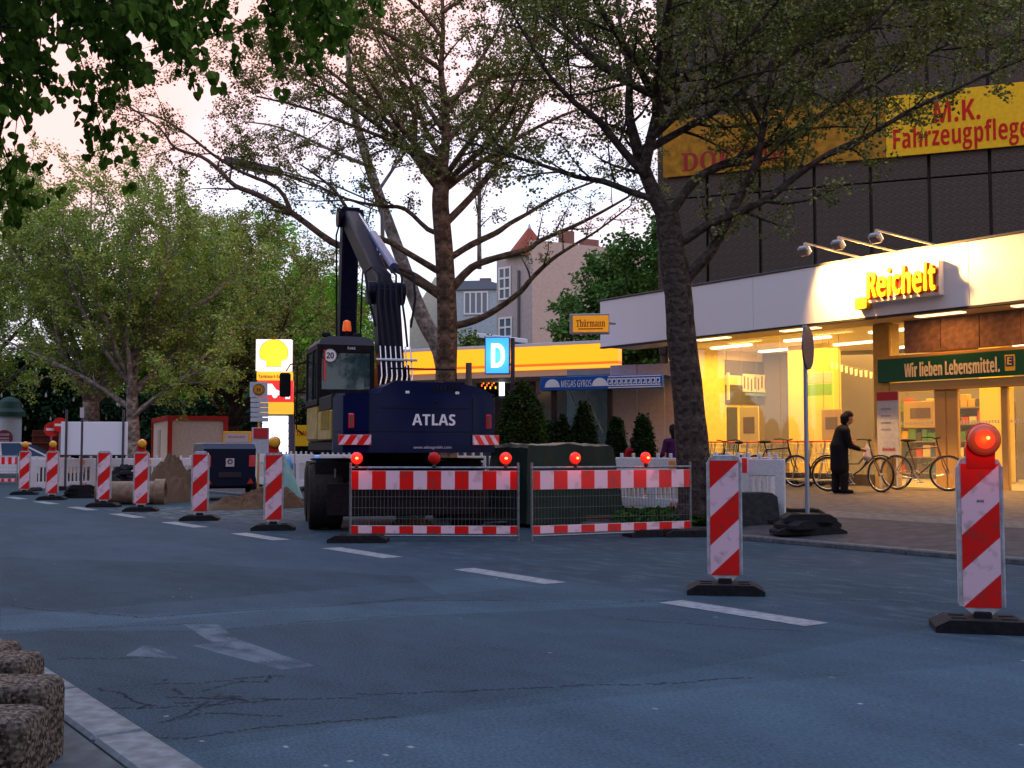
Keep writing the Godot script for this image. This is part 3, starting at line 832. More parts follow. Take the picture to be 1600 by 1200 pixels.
	m.rod([Vector3(-1.3, 1.5, -1.32), Vector3(-1.42, 1.6, -1.34), Vector3(-1.42, 2.7, -1.34), Vector3(-1.26, 2.8, -1.28)], 0.014)
	m.rod([Vector3(-1.28, 2.1, -0.15), Vector3(-1.31, 2.2, -0.15), Vector3(-1.31, 2.8, -0.15), Vector3(-1.28, 2.88, -0.15)], 0.012)
	part(cab, "handrails", m, dark)
	m = MB.new()
	m.rod([Vector3(-1.26, 2.75, -1.2), Vector3(-1.55, 2.72, -1.25), Vector3(-1.62, 2.6, -1.22)], 0.012); m.box(Vector3(-1.64, 2.36, -1.2), Vector3(0.19, 0.42, 0.06), 0.03)
	part(cab, "mirror", m, dark)
	m = MB.new(); m.box(Vector3(-1.12, 3.13, 0.0), Vector3(0.14, 0.08, 0.08), 0.02); m.box(Vector3(-0.6, 3.13, 0.0), Vector3(0.14, 0.08, 0.08), 0.02); m.cyl(Vector3(-0.72, 3.08, -0.35), Vector3(-0.72, 3.24, -0.35), 0.02)
	part(cab, "work_lamps", m, dark)
	m = MB.new(); m.lathe([Vector2(0.075, 3.24), Vector2(0.075, 3.3), Vector2(0.06, 3.4), Vector2(0.0, 3.43)], 16); m.x = Transform3D.IDENTITY
	var bc := part(cab, "beacon", m, glow(0.75, 0.11, 0.01, 0.25)); bc.position = Vector3(-0.72, 0, -0.35)
	# rear fittings
	for s in [-1.0, 1.0]:
		m = MB.new(); m.x = up
		m.torus(Vector3(0, 0, 0), 0.001, 0.001, 3, 3)
		m.box(Vector3(s * 1.05, 1.67, 2.06), Vector3(0.09, 0.22, 0.03), 0.02)
		var tl := part(t, "tail_light", m, mat(0.5, 0.01, 0.015, 0.2))
		m = MB.new(); m.x = up; m.box(Vector3(s * 1.05, 1.67, 2.078), Vector3(0.045, 0.17, 0.01), 0.004)
		part(tl, "lens", m, mat(0.12, 0.005, 0.008, 0.2))
		m = MB.new(); m.x = up * Transform3D(Basis(Vector3.UP, s * 0.32), Vector3(s * 1.0, 0, 2.09))
		m.box(Vector3(0, 1.39, 0), Vector3(0.48, 0.15, 0.02), 0.003)
		var hz := part(t, "hazard_board", m, mat(0.5, 0.4, 0.4))
		var old := m.x
		m = MB.new(); m.x = old
		m.quad(Vector3(-0.238, 1.318, 0.012), Vector3(0.238, 1.318, 0.012), Vector3(0.238, 1.462, 0.012), Vector3(-0.238, 1.462, 0.012))
		part(hz, "stripes", m, chevron_mat(s > 0))
	var nr := up * Vector3(0.18, 1.69, 2.125)
	words(t, "maker_lettering", "ATLAS", mat(0.7, 0.72, 0.75, 0.4), nr, 0.66, 0.17, Vector3(0, 0.106, 0), 0.008)
	words(t, "address_lettering", "www.atlasgmbh.com", mat(0.5, 0.52, 0.55, 0.4), up * Vector3(0.16, 1.275, 2.125), 0.58, 0.05, Vector3(0, 0.106, 0), 0.006, false, false)
	m = MB.new(); m.x = up; m.ell(Vector3(0.22, 1.96, 2.1), Vector3(0.05, 0.04, 0.03), 10)
	part(t, "camera_housing", m, dark)
	for s in [-0.78, 0.78]:
		m = MB.new(); m.x = up; m.box(Vector3(s, 1.78, 2.117), Vector3(0.012, 0.5, 0.012)); part(t, "panel_gap_strip", m, dark)
	m = MB.new(); m.x = up; m.box(Vector3(0.05, 1.86, 2.12), Vector3(1.3, 0.012, 0.012)); part(t, "panel_gap_strip", m, dark)
	for s in 8:
		m = MB.new(); m.x = up; m.box(Vector3(0.2 + 0.06 * s, 2.17, 1.985), Vector3(0.03, 0.1, 0.012), 0.004); part(hood, "grille_slot", m, dark)
	m = MB.new(); m.x = up; m.rod([Vector3(-0.3, 2.33, 1.1), Vector3(-0.3, 2.52, 1.1), Vector3(0.8, 2.52, 1.1), Vector3(0.8, 2.3, 1.1)], 0.016); part(t, "guard_rail", m, dark)
	m = MB.new(); m.x = up; m.cyl(Vector3(0.95, 2.2, 1.3), Vector3(0.95, 2.62, 1.3), 0.05, -1, 12); part(t, "exhaust_pipe", m, mat(0.1, 0.08, 0.07, 0.6, 0.5))
	# boom, stick and rams
	m = MB.new(); m.x = up
	for s in [-1.0, 1.0]: m.bar(Vector3(s * 0.26 + 0.0, 1.4, 0.1), Vector3(s * 0.24, 2.6, -0.2), 0.06, 0.5, Vector3.BACK)
	m.bar(Vector3(0, 1.9, 0.0), Vector3(0, 3.98, -0.65), 0.42, 0.42, Vector3.BACK)
	m.cyl(Vector3(-0.32, 3.95, -0.66), Vector3(0.32, 3.95, -0.66), 0.2, -1, 18)
	part(t, "boom_foot", m, boomy)
	m = MB.new(); m.x = up
	m.bar(Vector3(0, 3.95, -0.66), Vector3(0, 5.95, -4.3), 0.29, 0.4)
	m.cyl(Vector3(-0.26, 6.0, -4.4), Vector3(0.26, 6.0, -4.4), 0.2, -1, 16); m.box(Vector3(0, 6.12, -4.4), Vector3(0.42, 0.18, 0.34), 0.05)
	part(t, "boom", m, boomy)
	m = MB.new(); m.x = up
	m.bar(Vector3(0, 6.1, -4.4), Vector3(-0.02, 2.2, -4.7), 0.34, 0.42, Vector3.BACK)
	part(t, "stick", m, boomy)
	m = MB.new(); m.x = up
	m.cyl(Vector3(0.2, 4.45, -0.9), Vector3(0.2, 5.4, -2.9), 0.085, -1, 14); 
	part(t, "ram_cylinder", m, mat(0.06, 0.1, 0.24, 0.25))
	m = MB.new(); m.x = up
	m.cyl(Vector3(0.2, 5.35, -2.85), Vector3(0.14, 6.2, -4.5), 0.045, -1, 12)
	part(t, "ram_rod", m, steel)
	m = MB.new(); m.x = up
	for k in 7:
		var x := -0.28 + k * 0.085
		m.rod([Vector3(x - 0.03, 1.95, 0.42), Vector3(x - 0.03, 2.25, 0.4), Vector3(x + 0.02, 2.45, 0.36), Vector3(x + 0.02, 2.95, 0.2)], 0.014, 6)
	m.box(Vector3(0, 2.72, 0.3), Vector3(0.7, 0.04, 0.05), 0.008)
	part(t, "hydraulic_pipes", m, steel)
	m = MB.new(); m.x = up
	for k in 5:
		var x := -0.2 + k * 0.1
		m.rod([Vector3(x, 2.95, 0.2), Vector3(x, 3.4, 0.0), Vector3(x, 3.8, -0.25), Vector3(x + 0.05, 4.25, -0.5), Vector3(x, 4.45, -0.95)], 0.02, 6)
	for s in [-1.0, 1.0]:
		m.rod([Vector3(s * 0.3, 3.3, 0.0), Vector3(s * 0.4, 3.8, -0.1), Vector3(s * 0.42, 4.25, -0.35), Vector3(s * 0.25, 4.4, -0.7)], 0.022, 6)
		m.rod([Vector3(s * 0.2, 6.0, -4.2), Vector3(s * 0.3, 5.6, -4.25), Vector3(s * 0.26, 4.6, -4.4), Vector3(s * 0.24, 3.0, -4.45)], 0.02, 6)
	m.rod([Vector3(0.22, 4.9, -2.4), Vector3(0.24, 5.2, -2.6), Vector3(0.24, 5.0, -2.3), Vector3(0.22, 4.4, -1.2)], 0.018, 6)
	part(t, "hoses", m, dark).set_meta("kind", "stuff")
	m = MB.new(); m.x = up
	var bk := PackedVector2Array([Vector2(4.4, 2.2), Vector2(5.0, 2.15), Vector2(5.2, 1.7), Vector2(5.0, 1.3), Vector2(4.5, 1.25), Vector2(4.55, 1.32), Vector2(4.9, 1.4), Vector2(5.08, 1.7), Vector2(4.9, 2.02)])
	m.x = up * Transform3D(Basis(Vector3.UP, PI / 2), Vector3.ZERO)
	m.prism(bk, -0.5, 0.5)
	part(t, "bucket", m, mat(0.06, 0.05, 0.045, 0.6, 0.4))

# ---------- sky ----------
func make_sky() -> Sky:
	var w := 1024; var h := 512
	var im := Image.create(w, h, false, Image.FORMAT_RGBF)
	var f := FastNoiseLite.new(); f.seed = 3; f.frequency = 1.6; f.fractal_octaves = 5
	for j in h:
		var el := PI * (0.5 - (j + 0.5) / h)
		var y := sin(el)
		var base := Color(0.5, 0.55, 0.6).lerp(Color(0.36, 0.58, 1.0), pow(clampf(y, 0, 1), 0.75)) * 1.05
		for i in w:
			var a := TAU * (i + 0.5) / w
			var d := Vector3(cos(a) * cos(el), y, sin(a) * cos(el))
			var c := base
			if y > 0.0:
				var q := d / (y + 0.25)
				var k := smoothstep(-0.55, 0.2, f.get_noise_3d(q.x * 0.5, q.z * 0.5, 2.0)) * smoothstep(0.02, 0.2, y) * (1.0 - smoothstep(0.45, 0.95, y) * 0.75)
				c = base.lerp(Color(0.66, 0.395, 0.375), k)
			else: c = Color(0.12, 0.12, 0.13)
			im.set_pixel(i, j, c)
	var p := PanoramaSkyMaterial.new()
	p.panorama = ImageTexture.create_from_image(im)
	var s := Sky.new(); s.sky_material = p
	return s

# ---------- the road surface: asphalt with patches, cracks, dust and worn paint ----------
func road_image() -> Image:
	var n := 2048   # 10.2 m across, 24 m along
	var f := FastNoiseLite.new(); f.noise_type = FastNoiseLite.TYPE_SIMPLEX_SMOOTH; f.seed = 2; f.frequency = 0.004; f.fractal_octaves = 4
	var big := f.get_image(n, n); big.convert(Image.FORMAT_L8)
	f.seed = 77; f.frequency = 0.35; f.fractal_octaves = 2
	var fine := f.get_image(n, n); fine.convert(Image.FORMAT_L8)
	f.seed = 13; f.frequency = 0.02; f.fractal_octaves = 5
	var mid := f.get_image(n, n); mid.convert(Image.FORMAT_L8)
	var tone := Image.create(256, 256, false, Image.FORMAT_L8)   # slow tone, patches are drawn into it below
	tone.fill(Color(0.5, 0.5, 0.5))
	var A := big.get_data(); var B := fine.get_data(); var D := mid.get_data()
	var out := PackedByteArray(); out.resize(n * n * 3)
	var row_tone := PackedFloat32Array(); row_tone.resize(n)
	for j in n:
		var u := 24.0 * (1.0 - (j + 0.5) / n)
		for i in n:
			var k := j * n + i
			var x := 1.5 + 10.2 * (i + 0.5) / n
			var t := 0.88 + 0.15 * A[k] / 255.0 + 0.1 * (D[k] / 255.0 - 0.5) + 0.46 * (B[k] / 255.0 - 0.5)
			if x > 6.75: t *= 0.93
			if u < 4.6 + 0.02 * x: t *= 1.07
			elif u > 8.3 and u < 9.2 and x < 6.3: t *= 1.1
			var dust := 0.0
			if u > 16.0 and x > 6.8: dust = clampf((u - 16.0) * 0.2, 0.0, 1.0) * clampf(D[k] / 255.0 * 1.4 - 0.25, 0.0, 1.0)
			elif x > 6.9: dust = clampf(D[k] / 255.0 - 0.55, 0.0, 0.3)
			out[k * 3] = int(clampf(58.0 * t + 50.0 * dust, 0, 255)); out[k * 3 + 1] = int(clampf(76.0 * t + 40.0 * dust, 0, 255)); out[k * 3 + 2] = int(clampf(87.0 * t + 28.0 * dust, 0, 255))
	var im := Image.create_from_data(n, n, false, Image.FORMAT_RGB8, out)
	# cracks, sealed joints and worn arrows, walked in metres
	var q := RandomNumberGenerator.new(); q.seed = 5
	var dab := func(x: float, u: float, rx: float, ru: float, c: Color, a: float) -> void:
		var i0 := int((x - rx - 1.5) / 10.2 * n); var i1 := int((x + rx - 1.5) / 10.2 * n) + 1
		var j0 := int((1.0 - (u + ru) / 24.0) * n); var j1 := int((1.0 - (u - ru) / 24.0) * n) + 1
		for j in range(maxi(j0, 0), mini(j1, n)):
			for i in range(maxi(i0, 0), mini(i1, n)): im.set_pixel(i, j, im.get_pixel(i, j).lerp(c, a))
	var crack := func(a: Vector2, b: Vector2, wob: float, wd: float, al: float) -> void:
		var l := a.distance_to(b); var s := 0.0; var o := 0.0
		var nn := (b - a).orthogonal().normalized()
		while s < l:
			o += q.randf_range(-1, 1) * wob; o *= 0.985
			var p := a.lerp(b, s / l) + nn * o
			if q.randf() < 0.86: dab.call(p.x, p.y, wd * q.randf_range(0.4, 1.2), wd * q.randf_range(0.6, 1.4), Color(0.06, 0.075, 0.1), al)
			s += 0.015
	for e in [[[120, 1110], [560, 1085]], [[560, 1085], [1000, 1070]], [[1000, 1070], [1180, 1062]], [[210, 965], [640, 940]], [[640, 940], [1060, 938]], [[330, 985], [640, 962]], [[0, 945], [210, 965]], [[0, 985], [320, 972]], [[90, 1030], [250, 1024]], [[180, 1155], [620, 1120]], [[240, 1070], [420, 1062]], [[260, 1090], [440, 1092]], [[150, 1075], [230, 1105]], [[60, 868], [160, 866]], [[900, 945], [1060, 936]], [[1290, 938], [1500, 944]], [[980, 968], [1250, 990]]]:
		var a := gp(e[0][0], e[0][1]); var b := gp(e[1][0], e[1][1])
		crack.call(Vector2(a.x, -a.z), Vector2(b.x, -b.z), 0.014, 0.006, 0.5)
	for i in 14:
		var c := gp(q.randf_range(210, 450), q.randf_range(1060, 1120))
		var d := Vector2(c.x, -c.z); crack.call(d, d + Vector2(q.randf_range(-0.3, 0.3), q.randf_range(-0.3, 0.3)), 0.007, 0.008, 0.4)
	for i in 30:
		var c := gp(q.randf_range(0, 1600), q.randf_range(850, 1200))
		dab.call(c.x, -c.z, q.randf_range(0.004, 0.012), q.randf_range(0.006, 0.012), Color(0.6, 0.6, 0.6), q.randf_range(0.3, 0.8))
	# trench patches of newer and older asphalt
	for e in [[1.13, [[0, 985], [330, 985], [640, 962], [1060, 945], [1060, 936], [640, 940], [210, 965], [0, 950]]], [1.08, [[180, 1165], [620, 1122], [1200, 1065], [1640, 1030], [1700, 1300], [230, 1300]]], [0.92, [[0, 870], [300, 880], [640, 900], [700, 935], [210, 960], [0, 945]]]]:
		var pg := PackedVector2Array()
		for c0 in e[1]:
			var c := gp(c0[0], c0[1]); pg.append(Vector2((c.x - 1.5) / 10.2 * n, (1.0 + c.z / 24.0) * n))
		var mn := pg[0]; var mx := pg[0]
		for c in pg: mn = mn.min(c); mx = mx.max(c)
		for j in range(maxi(int(mn.y), 0), mini(int(mx.y) + 1, n)):
			for i in range(maxi(int(mn.x), 0), mini(int(mx.x) + 1, n)):
				if Geometry2D.is_point_in_polygon(Vector2(i, j), pg):
					var c := im.get_pixel(i, j); im.set_pixel(i, j, Color(c.r * e[0], c.g * e[0], c.b * e[0]))
	# remains of a turn arrow
	for poly in [[[285, 975], [340, 976], [372, 1000], [330, 1004]], [[300, 1008], [375, 1000], [490, 1040], [440, 1046], [340, 1020]], [[195, 1024], [228, 1006], [280, 1029]]]:
		var pg := PackedVector2Array()
		for p in poly:
			var c := gp(p[0], p[1]); pg.append(Vector2((c.x - 1.5) / 10.2 * n, (1.0 + c.z / 24.0) * n))
		var mn := pg[0]; var mx := pg[0]
		for p in pg: mn = mn.min(p); mx = mx.max(p)
		for j in range(maxi(int(mn.y), 0), mini(int(mx.y) + 1, n)):
			for i in range(maxi(int(mn.x), 0), mini(int(mx.x) + 1, n)):
				if Geometry2D.is_point_in_polygon(Vector2(i, j), pg): im.set_pixel(i, j, im.get_pixel(i, j).lerp(Color(0.6, 0.63, 0.66), clampf(D[j * n + i] / 255.0 * 0.8 - 0.15, 0.0, 0.36)))
	return im
func sheet(m: MB, x0: float, x1: float, u0: float, u1: float, y0: float, y1: float) -> void:
	m.quad(Vector3(x0, y0, -u0), Vector3(x1, y1, -u0), Vector3(x1, y1, -u1), Vector3(x0, y0, -u1))

func _ready() -> void:
	rng.seed = 20
	# camera, sky, sun, exposure
	var cam := Camera3D.new()
	cam.fov = rad_to_deg(2.0 * atan(600.0 / FOC)); cam.far = 600.0; cam.near = 0.05
	cam.position = Vector3(0, EYE, 0); cam.rotation = Vector3(PITCH, YAW, 0)
	add_child(cam); cam.current = true
	var we := WorldEnvironment.new(); var env := Environment.new()
	env.background_mode = Environment.BG_SKY; env.sky = make_sky(); env.background_energy_multiplier = 1.4
	env.tonemap_mode = Environment.TONE_MAPPER_LINEAR; env.tonemap_exposure = 1.62
	env.sdfgi_enabled = true; env.ssao_enabled = true; env.ssil_enabled = true
	we.environment = env; add_child(we)
	var sun := DirectionalLight3D.new()
	sun.light_color = Color(1.0, 0.86, 0.78); sun.light_energy = 0.15; sun.light_angular_distance = 30.0; sun.shadow_enabled = true
	sun.rotation = Vector3(-0.5, YAW + PI + 0.3, 0)
	add_child(sun)
	setting()
	shop()
	tower()
	filling_station()
	cafe()
	houses()
	excavator()
	road_works()
	street_things()
	people()
	trees()

func setting() -> void:
	var g := structure("ground")
	var m := MB.new(); sheet(m, -300, 300, -200, 500, -0.06, -0.06)
	part(g, "soil", m, mat(0.05, 0.055, 0.05, 0.95, 0.0, "cloud", 0.3))
	var r := structure("road")
	m = MB.new(); sheet(m, 1.5, 11.7, 0.0, 24.0, 0, 0)
	var ma := printed(road_image(), 0.92)
	ma.normal_enabled = true; ma.normal_texture = relief("speck", 6.0); ma.normal_scale = 0.0
	ma.metallic_specular = 0.15
	part(r, "asphalt", m, ma)
	m = MB.new()
	sheet(m, 1.5, 11.7, 24.0, 200.0, 0, 0); sheet(m, 1.5, 11.7, -30.0, 0.0, 0, 0)
	var beyond := mat(0.044, 0.077, 0.09, 0.93, 0.0, "soft", 0.4); beyond.metallic_specular = 0.15
	part(r, "asphalt_beyond", m, beyond)
	var paint := mat(0.26, 0.3, 0.32, 0.7, 0.0, "cloud", 1.2)
	for i in range(-1, 13):
		m = MB.new()
		var u0 := 5.27 + 3.06 * i
		sheet(m, 6.42, 6.68, u0 + rng.randf_range(-0.04, 0.04), u0 + 1.52 + rng.randf_range(-0.04, 0.06), 0.004, 0.004)
		part(r, "lane_dash", m, paint)
	# near pavement with its kerb stones
	var p := structure("pavement_near")
	m = MB.new(); m.box(Vector3(-3.8, 0.045, -60), Vector3(10.2, 0.11, 160)); part(p, "paving", m, mat(0.1, 0.12, 0.13, 0.9, 0.0, "cloud", 0.8, 0.2))
	var stone2 := mat(0.13, 0.14, 0.145, 0.85, 0.0, "cloud", 1.3, 0.25)
	var stone := mat(0.2, 0.24, 0.26, 0.8, 0.0, "cloud", 1.3, 0.25)
	for i in 22:
		m = MB.new(); m.box(Vector3(1.43, 0.01, -(1.13 + i * 1.02)), Vector3(0.22, 0.2 + rng.randf_range(-0.006, 0.006), 1.005), 0.015)
		part(p, "kerb_stone", m, stone)
	# far pavement, rising gently to the shops
	p = structure("pavement_far")
	m = MB.new()
	sheet(m, 11.89, 14.1, -20, 120, 0.06, 0.219); 
	part(p, "cycle_path", m, mat(0.075, 0.072, 0.075, 0.9, 0.0, "cloud", 0.5, 0.2))
	m = MB.new(); sheet(m, 14.1, 14.9, -20, 120, 0.2195, 0.255); part(p, "paved_strip", m, mat(0.16, 0.15, 0.14, 0.9, 0.0, "cloud", 0.9))
	m = MB.new(); sheet(m, 14.9, 19.9, -20, 120, 0.255, 0.48); part(p, "paving", m, mat(0.13, 0.11, 0.1, 0.85, 0.0, "cloud", 0.6, 0.2))
	m = MB.new(); sheet(m, 19.9, 60, 20.9, 160, 0.478, 0.478); part(p, "forecourt", m, mat(0.1, 0.1, 0.1, 0.9, 0.0, "cloud", 0.5))
	for i in 60:
		m = MB.new()
		var low := 0.055
		m.box(Vector3(11.8, low / 2, -(0.5 + i * 1.02)), Vector3(0.2, low + 0.02, 1.005), 0.015)
		part(p, "kerb_stone", m, stone2)
	# grass under the near plane tree
	var xf := []
	for i in 1500:
		var a := rng.randf() * TAU; var d := sqrt(rng.randf())
		var x := 12.62 + cos(a) * d * 0.6; var z := -13.1 + sin(a) * d * 1.1
		xf.append(Transform3D(any_turn() * Basis.from_scale(Vector3.ONE * rng.randf_range(0.6, 1.5)), Vector3(x, gh(x) + 0.02, z)))
	var gr := structure("grass"); gr.set_meta("kind", "stuff"); meta(gr, "rough green grass round the foot of the near trunk", "grass")
	leaves(gr, "blades", xf, leaf_clump(6, 0.11, 0.04, 3), Color(0.02, 0.06, 0.012), Color(0.05, 0.12, 0.02))

func local(t: Node3D, px: float, py: float) -> Vector3:   # where the ray through a pixel meets the face z = 0 of a thing
	var i := t.transform.affine_inverse()
	var o := i * Vector3(0, EYE, 0); var d := i.basis * ray(px, py)
	return o - d * (o.z / d.z)
func world_mb(t: Node3D) -> MB:
	var m := MB.new(); m.x = t.transform.affine_inverse()
	return m
func wbox(m: MB, x0: float, x1: float, y0: float, y1: float, u0: float, u1: float, b := 0.0) -> void:
	m.box(Vector3((x0 + x1) / 2, (y0 + y1) / 2, -(u0 + u1) / 2), Vector3(absf(x1 - x0), absf(y1 - y0), absf(u1 - u0)), b)

func shop() -> void:
	var t := thing("supermarket", "single-storey supermarket with white fascia and lit yellow shop windows", "shop", Vector3(19.9, 0.48, -14))
	var warm := mat(0.52, 0.34, 0.09, 0.7, 0.0, "soft", 0.3); var frame := mat(0.5, 0.3, 0.1, 0.45); var white := mat(0.74, 0.75, 0.78, 0.5)
	var m := world_mb(t); wbox(m, 19.92, 28, 0.3, 0.478, 3, 20.7); part(t, "floor", m, mat(0.4, 0.32, 0.2, 0.4, 0.0, "soft", 0.4))
	m = world_mb(t); wbox(m, 19.95, 28, 3.85, 4.1, 3, 20.7); part(t, "ceiling", m, mat(0.7, 0.62, 0.42, 0.8))
	m = world_mb(t); wbox(m, 27.8, 28.1, 0.4, 3.9, 3, 20.9); part(t, "back_wall", m, mat(0.64, 0.5, 0.12, 0.8, 0.0, "soft", 0.3))
	m = world_mb(t); wbox(m, 19.95, 28, 0.4, 3.9, 2.8, 3.0); part(t, "end_wall", m, warm)
	m = world_mb(t); wbox(m, 20.5, 28, 0.4, 3.9, 20.7, 20.95); part(t, "side_wall", m, mat(0.68, 0.52, 0.1, 0.8, 0.0, "soft", 0.3))
	m = world_mb(t); wbox(m, 18.86, 29, 4.9, 5.0, 2.5, 22.0); part(t, "roof", m, mat(0.12, 0.12, 0.12, 0.9))
	m = world_mb(t); wbox(m, 18.86, 19.94, 3.86, 3.95, 2.5, 22.0); part(t, "soffit", m, mat(0.55, 0.45, 0.28, 0.7))
	# fascia in panels
	var u := 22.0
	while u > 3.0:
		m = world_mb(t); wbox(m, 18.75, 18.86, 3.87, 5.05, u, u - 2.592, 0.004); part(t, "fascia_panel", m, white); u -= 2.6
	m = world_mb(t); wbox(m, 18.73, 18.9, 5.05, 5.1, 2.5, 22.02, 0.01); part(t, "coping", m, mat(0.06, 0.06, 0.065, 0.6))
	m = world_mb(t); wbox(m, 18.74, 18.88, 3.83, 3.868, 2.5, 22.01); part(t, "drip_edge", m, mat(0.03, 0.03, 0.03, 0.6))
	# window wall
	var pane := glass(0.75, 0.8, 0.7, 0.1)
	var edges := [20.68, 18.75, 17.05, 15.58, 14.52]
	for i in 4:
		m = world_mb(t); wbox(m, 19.895, 19.905, 0.72, 3.84, edges[i] - 0.01, edges[i + 1] + 0.01); part(t, "window_pane", m, pane)
	m = world_mb(t); wbox(m, 19.86, 19.96, 0.46, 0.72, 14.52, 20.75, 0.01); part(t, "plinth", m, mat(0.09, 0.07, 0.05, 0.7))
	m = world_mb(t); wbox(m, 19.86, 19.95, 0.46, 3.86, 20.68, 20.76, 0.01); part(t, "corner_post", m, mat(0.03, 0.025, 0.02, 0.5))
	m = world_mb(t); wbox(m, 19.96, 20.49, 0.6, 3.84, 20.715, 20.725); part(t, "window_pane", m, glass(0.5, 0.7, 0.55, 0.3))
	m = world_mb(t); wbox(m, 19.82, 20.2, 0.46, 3.86, 14.1, 14.5, 0.02); part(t, "column", m, warm)
	m = world_mb(t); wbox(m, 19.895, 19.905, 3.12, 3.84, 13.78, 14.09); part(t, "window_pane", m, pane)
	# dark panels over the entrance
	u = 13.76
	while u > 5.0:
		m = world_mb(t); wbox(m, 19.86, 20.0, 3.2, 3.855, u, u - 0.82, 0.006); part(t, "entrance_panel", m, mat(0.3, 0.2, 0.17, 0.8, 0.0, "cloud", 1.0)); u -= 0.835
	m = world_mb(t); wbox(m, 19.8, 19.98, 2.42, 2.6, 4, 14.08, 0.01); wbox(m, 19.76, 19.86, 3.09, 3.16, 4, 14.36, 0.01); part(t, "entrance_beam", m, frame)
	# doors
	for e in [[14.08, 13.98], [13.1, 12.86], [12.84, 12.6], [11.7, 11.57], [10.6, 10.5], [9.3, 9.0], [7.6, 7.3]]:
		m = world_mb(t); wbox(m, 19.86, 19.96, 0.46, 2.42, e[0], e[1], 0.012); part(t, "door_frame", m, frame)
	for e in [[13.97, 13.11], [12.59, 11.71], [11.56, 10.61], [10.49, 9.31], [8.99, 7.61], [7.29, 4.0]]:
		m = world_mb(t); wbox(m, 19.9, 19.91, 0.5, 2.4, e[0], e[1])
		var dp := part(t, "door_pane", m, pane)
		m = world_mb(t)
		var k: float = e[1] + 0.04
		while k < e[0] - 0.03:
			wbox(m, 19.893, 19.897, 1.74, 1.8, k, k + 0.03); k += 0.06
		part(dp, "dotted_band", m, mat(0.75, 0.7, 0.5, 0.5)).set_meta("kind", "stuff")
	# sign over the entrance
	m = world_mb(t); wbox(m, 19.74, 19.86, 2.62, 3.09, 8.0, 14.33, 0.01)
	var sg := part(t, "slogan_sign", m, mat(0.015, 0.09, 0.05, 0.3))
	words(sg, "lettering", "Wir lieben Lebensmittel.", mat(0.8, 0.72, 0.45, 0.4), t.transform.affine_inverse() * Vector3(19.73, 2.84, -12.65), 2.05, 0.3, Vector3(0, -PI / 2, 0), 0.02)
	for e in [[mat(0.75, 0.5, 0.03, 0.4), 19.735, 0.2, 0.3, 2.86], [mat(0.02, 0.06, 0.3, 0.4), 19.728, 0.15, 0.19, 2.89]]:
		m = world_mb(t); wbox(m, e[1], 19.745, e[4] - e[3] / 2, e[4] + e[3] / 2, 11.42 - e[2] / 2, 11.42 + e[2] / 2); part(sg, "emblem", m, e[0])
	words(sg, "emblem_letter", "E", mat(0.75, 0.5, 0.03, 0.4), t.transform.affine_inverse() * Vector3(19.724, 2.89, -11.42), 0.09, 0.14, Vector3(0, -PI / 2, 0), 0.006)
	# big sign on the fascia
	var inv := t.transform.affine_inverse()
	m = world_mb(t); wbox(m, 18.58, 18.75, 4.12, 4.78, 12.1, 13.66, 0.01); var bs := part(t, "name_sign", m, mat(0.75, 0.72, 0.66, 0.5))
	words(bs, "lettering", "Reichelt", mat(0.8, 0.45, 0.01, 0.4), inv * Vector3(18.55, 4.48, -12.88), 1.5, 0.56, Vector3(0, -PI / 2, 0), 0.12)
	words(bs, "letter_sides", "Reichelt", mat(0.5, 0.05, 0.01, 0.5), inv * Vector3(18.57, 4.465, -12.87), 1.52, 0.58, Vector3(0, -PI / 2, 0), 0.06)
	m = world_mb(t); wbox(m, 18.56, 18.75, 4.24, 4.78, 13.7, 13.98, 0.01); part(bs, "emblem", m, mat(0.05, 0.2, 0.6, 0.4))
	m = world_mb(t); wbox(m, 18.56, 18.75, 4.02, 4.235, 13.7, 13.98, 0.01); part(bs, "emblem_foot", m, mat(0.75, 0.45, 0.02, 0.4))
	words(bs, "emblem_letter", "E", mat(0.75, 0.78, 0.8, 0.4), inv * Vector3(18.555, 4.5, -13.84), 0.16, 0.34, Vector3(0, -PI / 2, 0), 0.01)
	for un in [14.75, 13.92, 13.05]:
		var a := Vector3(18.8, 5.1, -(un - 0.75)); var b := Vector3(18.0, 5.42, -un)
		m = world_mb(t); m.bar(a, b, 0.035, 0.035); m.cyl(b, b + Vector3(0, -0.1, 0), 0.02)
		var arm := part(t, "lamp_arm", m, mat(0.5, 0.42, 0.3, 0.4, 0.4))
		m = world_mb(t); m.x = m.x * Transform3D(Basis(Vector3(0, 0, 1), 0.7), b + Vector3(0, -0.16, 0)); m.box(Vector3.ZERO, Vector3(0.14, 0.2, 0.24), 0.03)
		part(arm, "lamp_head", m, mat(0.25, 0.25, 0.26, 0.4, 0.3))
		m = world_mb(t); m.x = m.x * Transform3D(Basis(Vector3(0, 0, 1), 0.7), b + Vector3(0, -0.16, 0)); m.box(Vector3(0.074, -0.02, 0), Vector3(0.008, 0.14, 0.2), 0.002)
		part(arm, "lamp_glass", m, glow(1.0, 0.72, 0.35, 2.5))
		var sp := SpotLight3D.new(); sp.name = "light"
		sp.light_color = Color(1.0, 0.74, 0.4); sp.light_energy = 60.0; sp.spot_angle = 66; sp.spot_range = 8; sp.spot_attenuation = 2; sp.light_size = 0.1; sp.shadow_enabled = true
		sp.transform = Transform3D(Basis.looking_at(Vector3(0.72, -0.8, 0.75)), inv * (b + Vector3(0.08, -0.2, 0)))
		t.add_child(sp, true)
	# inside
	for e in [[22.4, 18.95, 1.2], [23.4, 14.3, 0.5], [25.2, 11.0, 0.6]]:
		m = world_mb(t); wbox(m, e[0], e[0] + 0.6, 0.48, 3.85, e[1], e[1] - e[2], 0.02); part(t, "pillar", m, mat(0.66, 0.47, 0.08, 0.7))
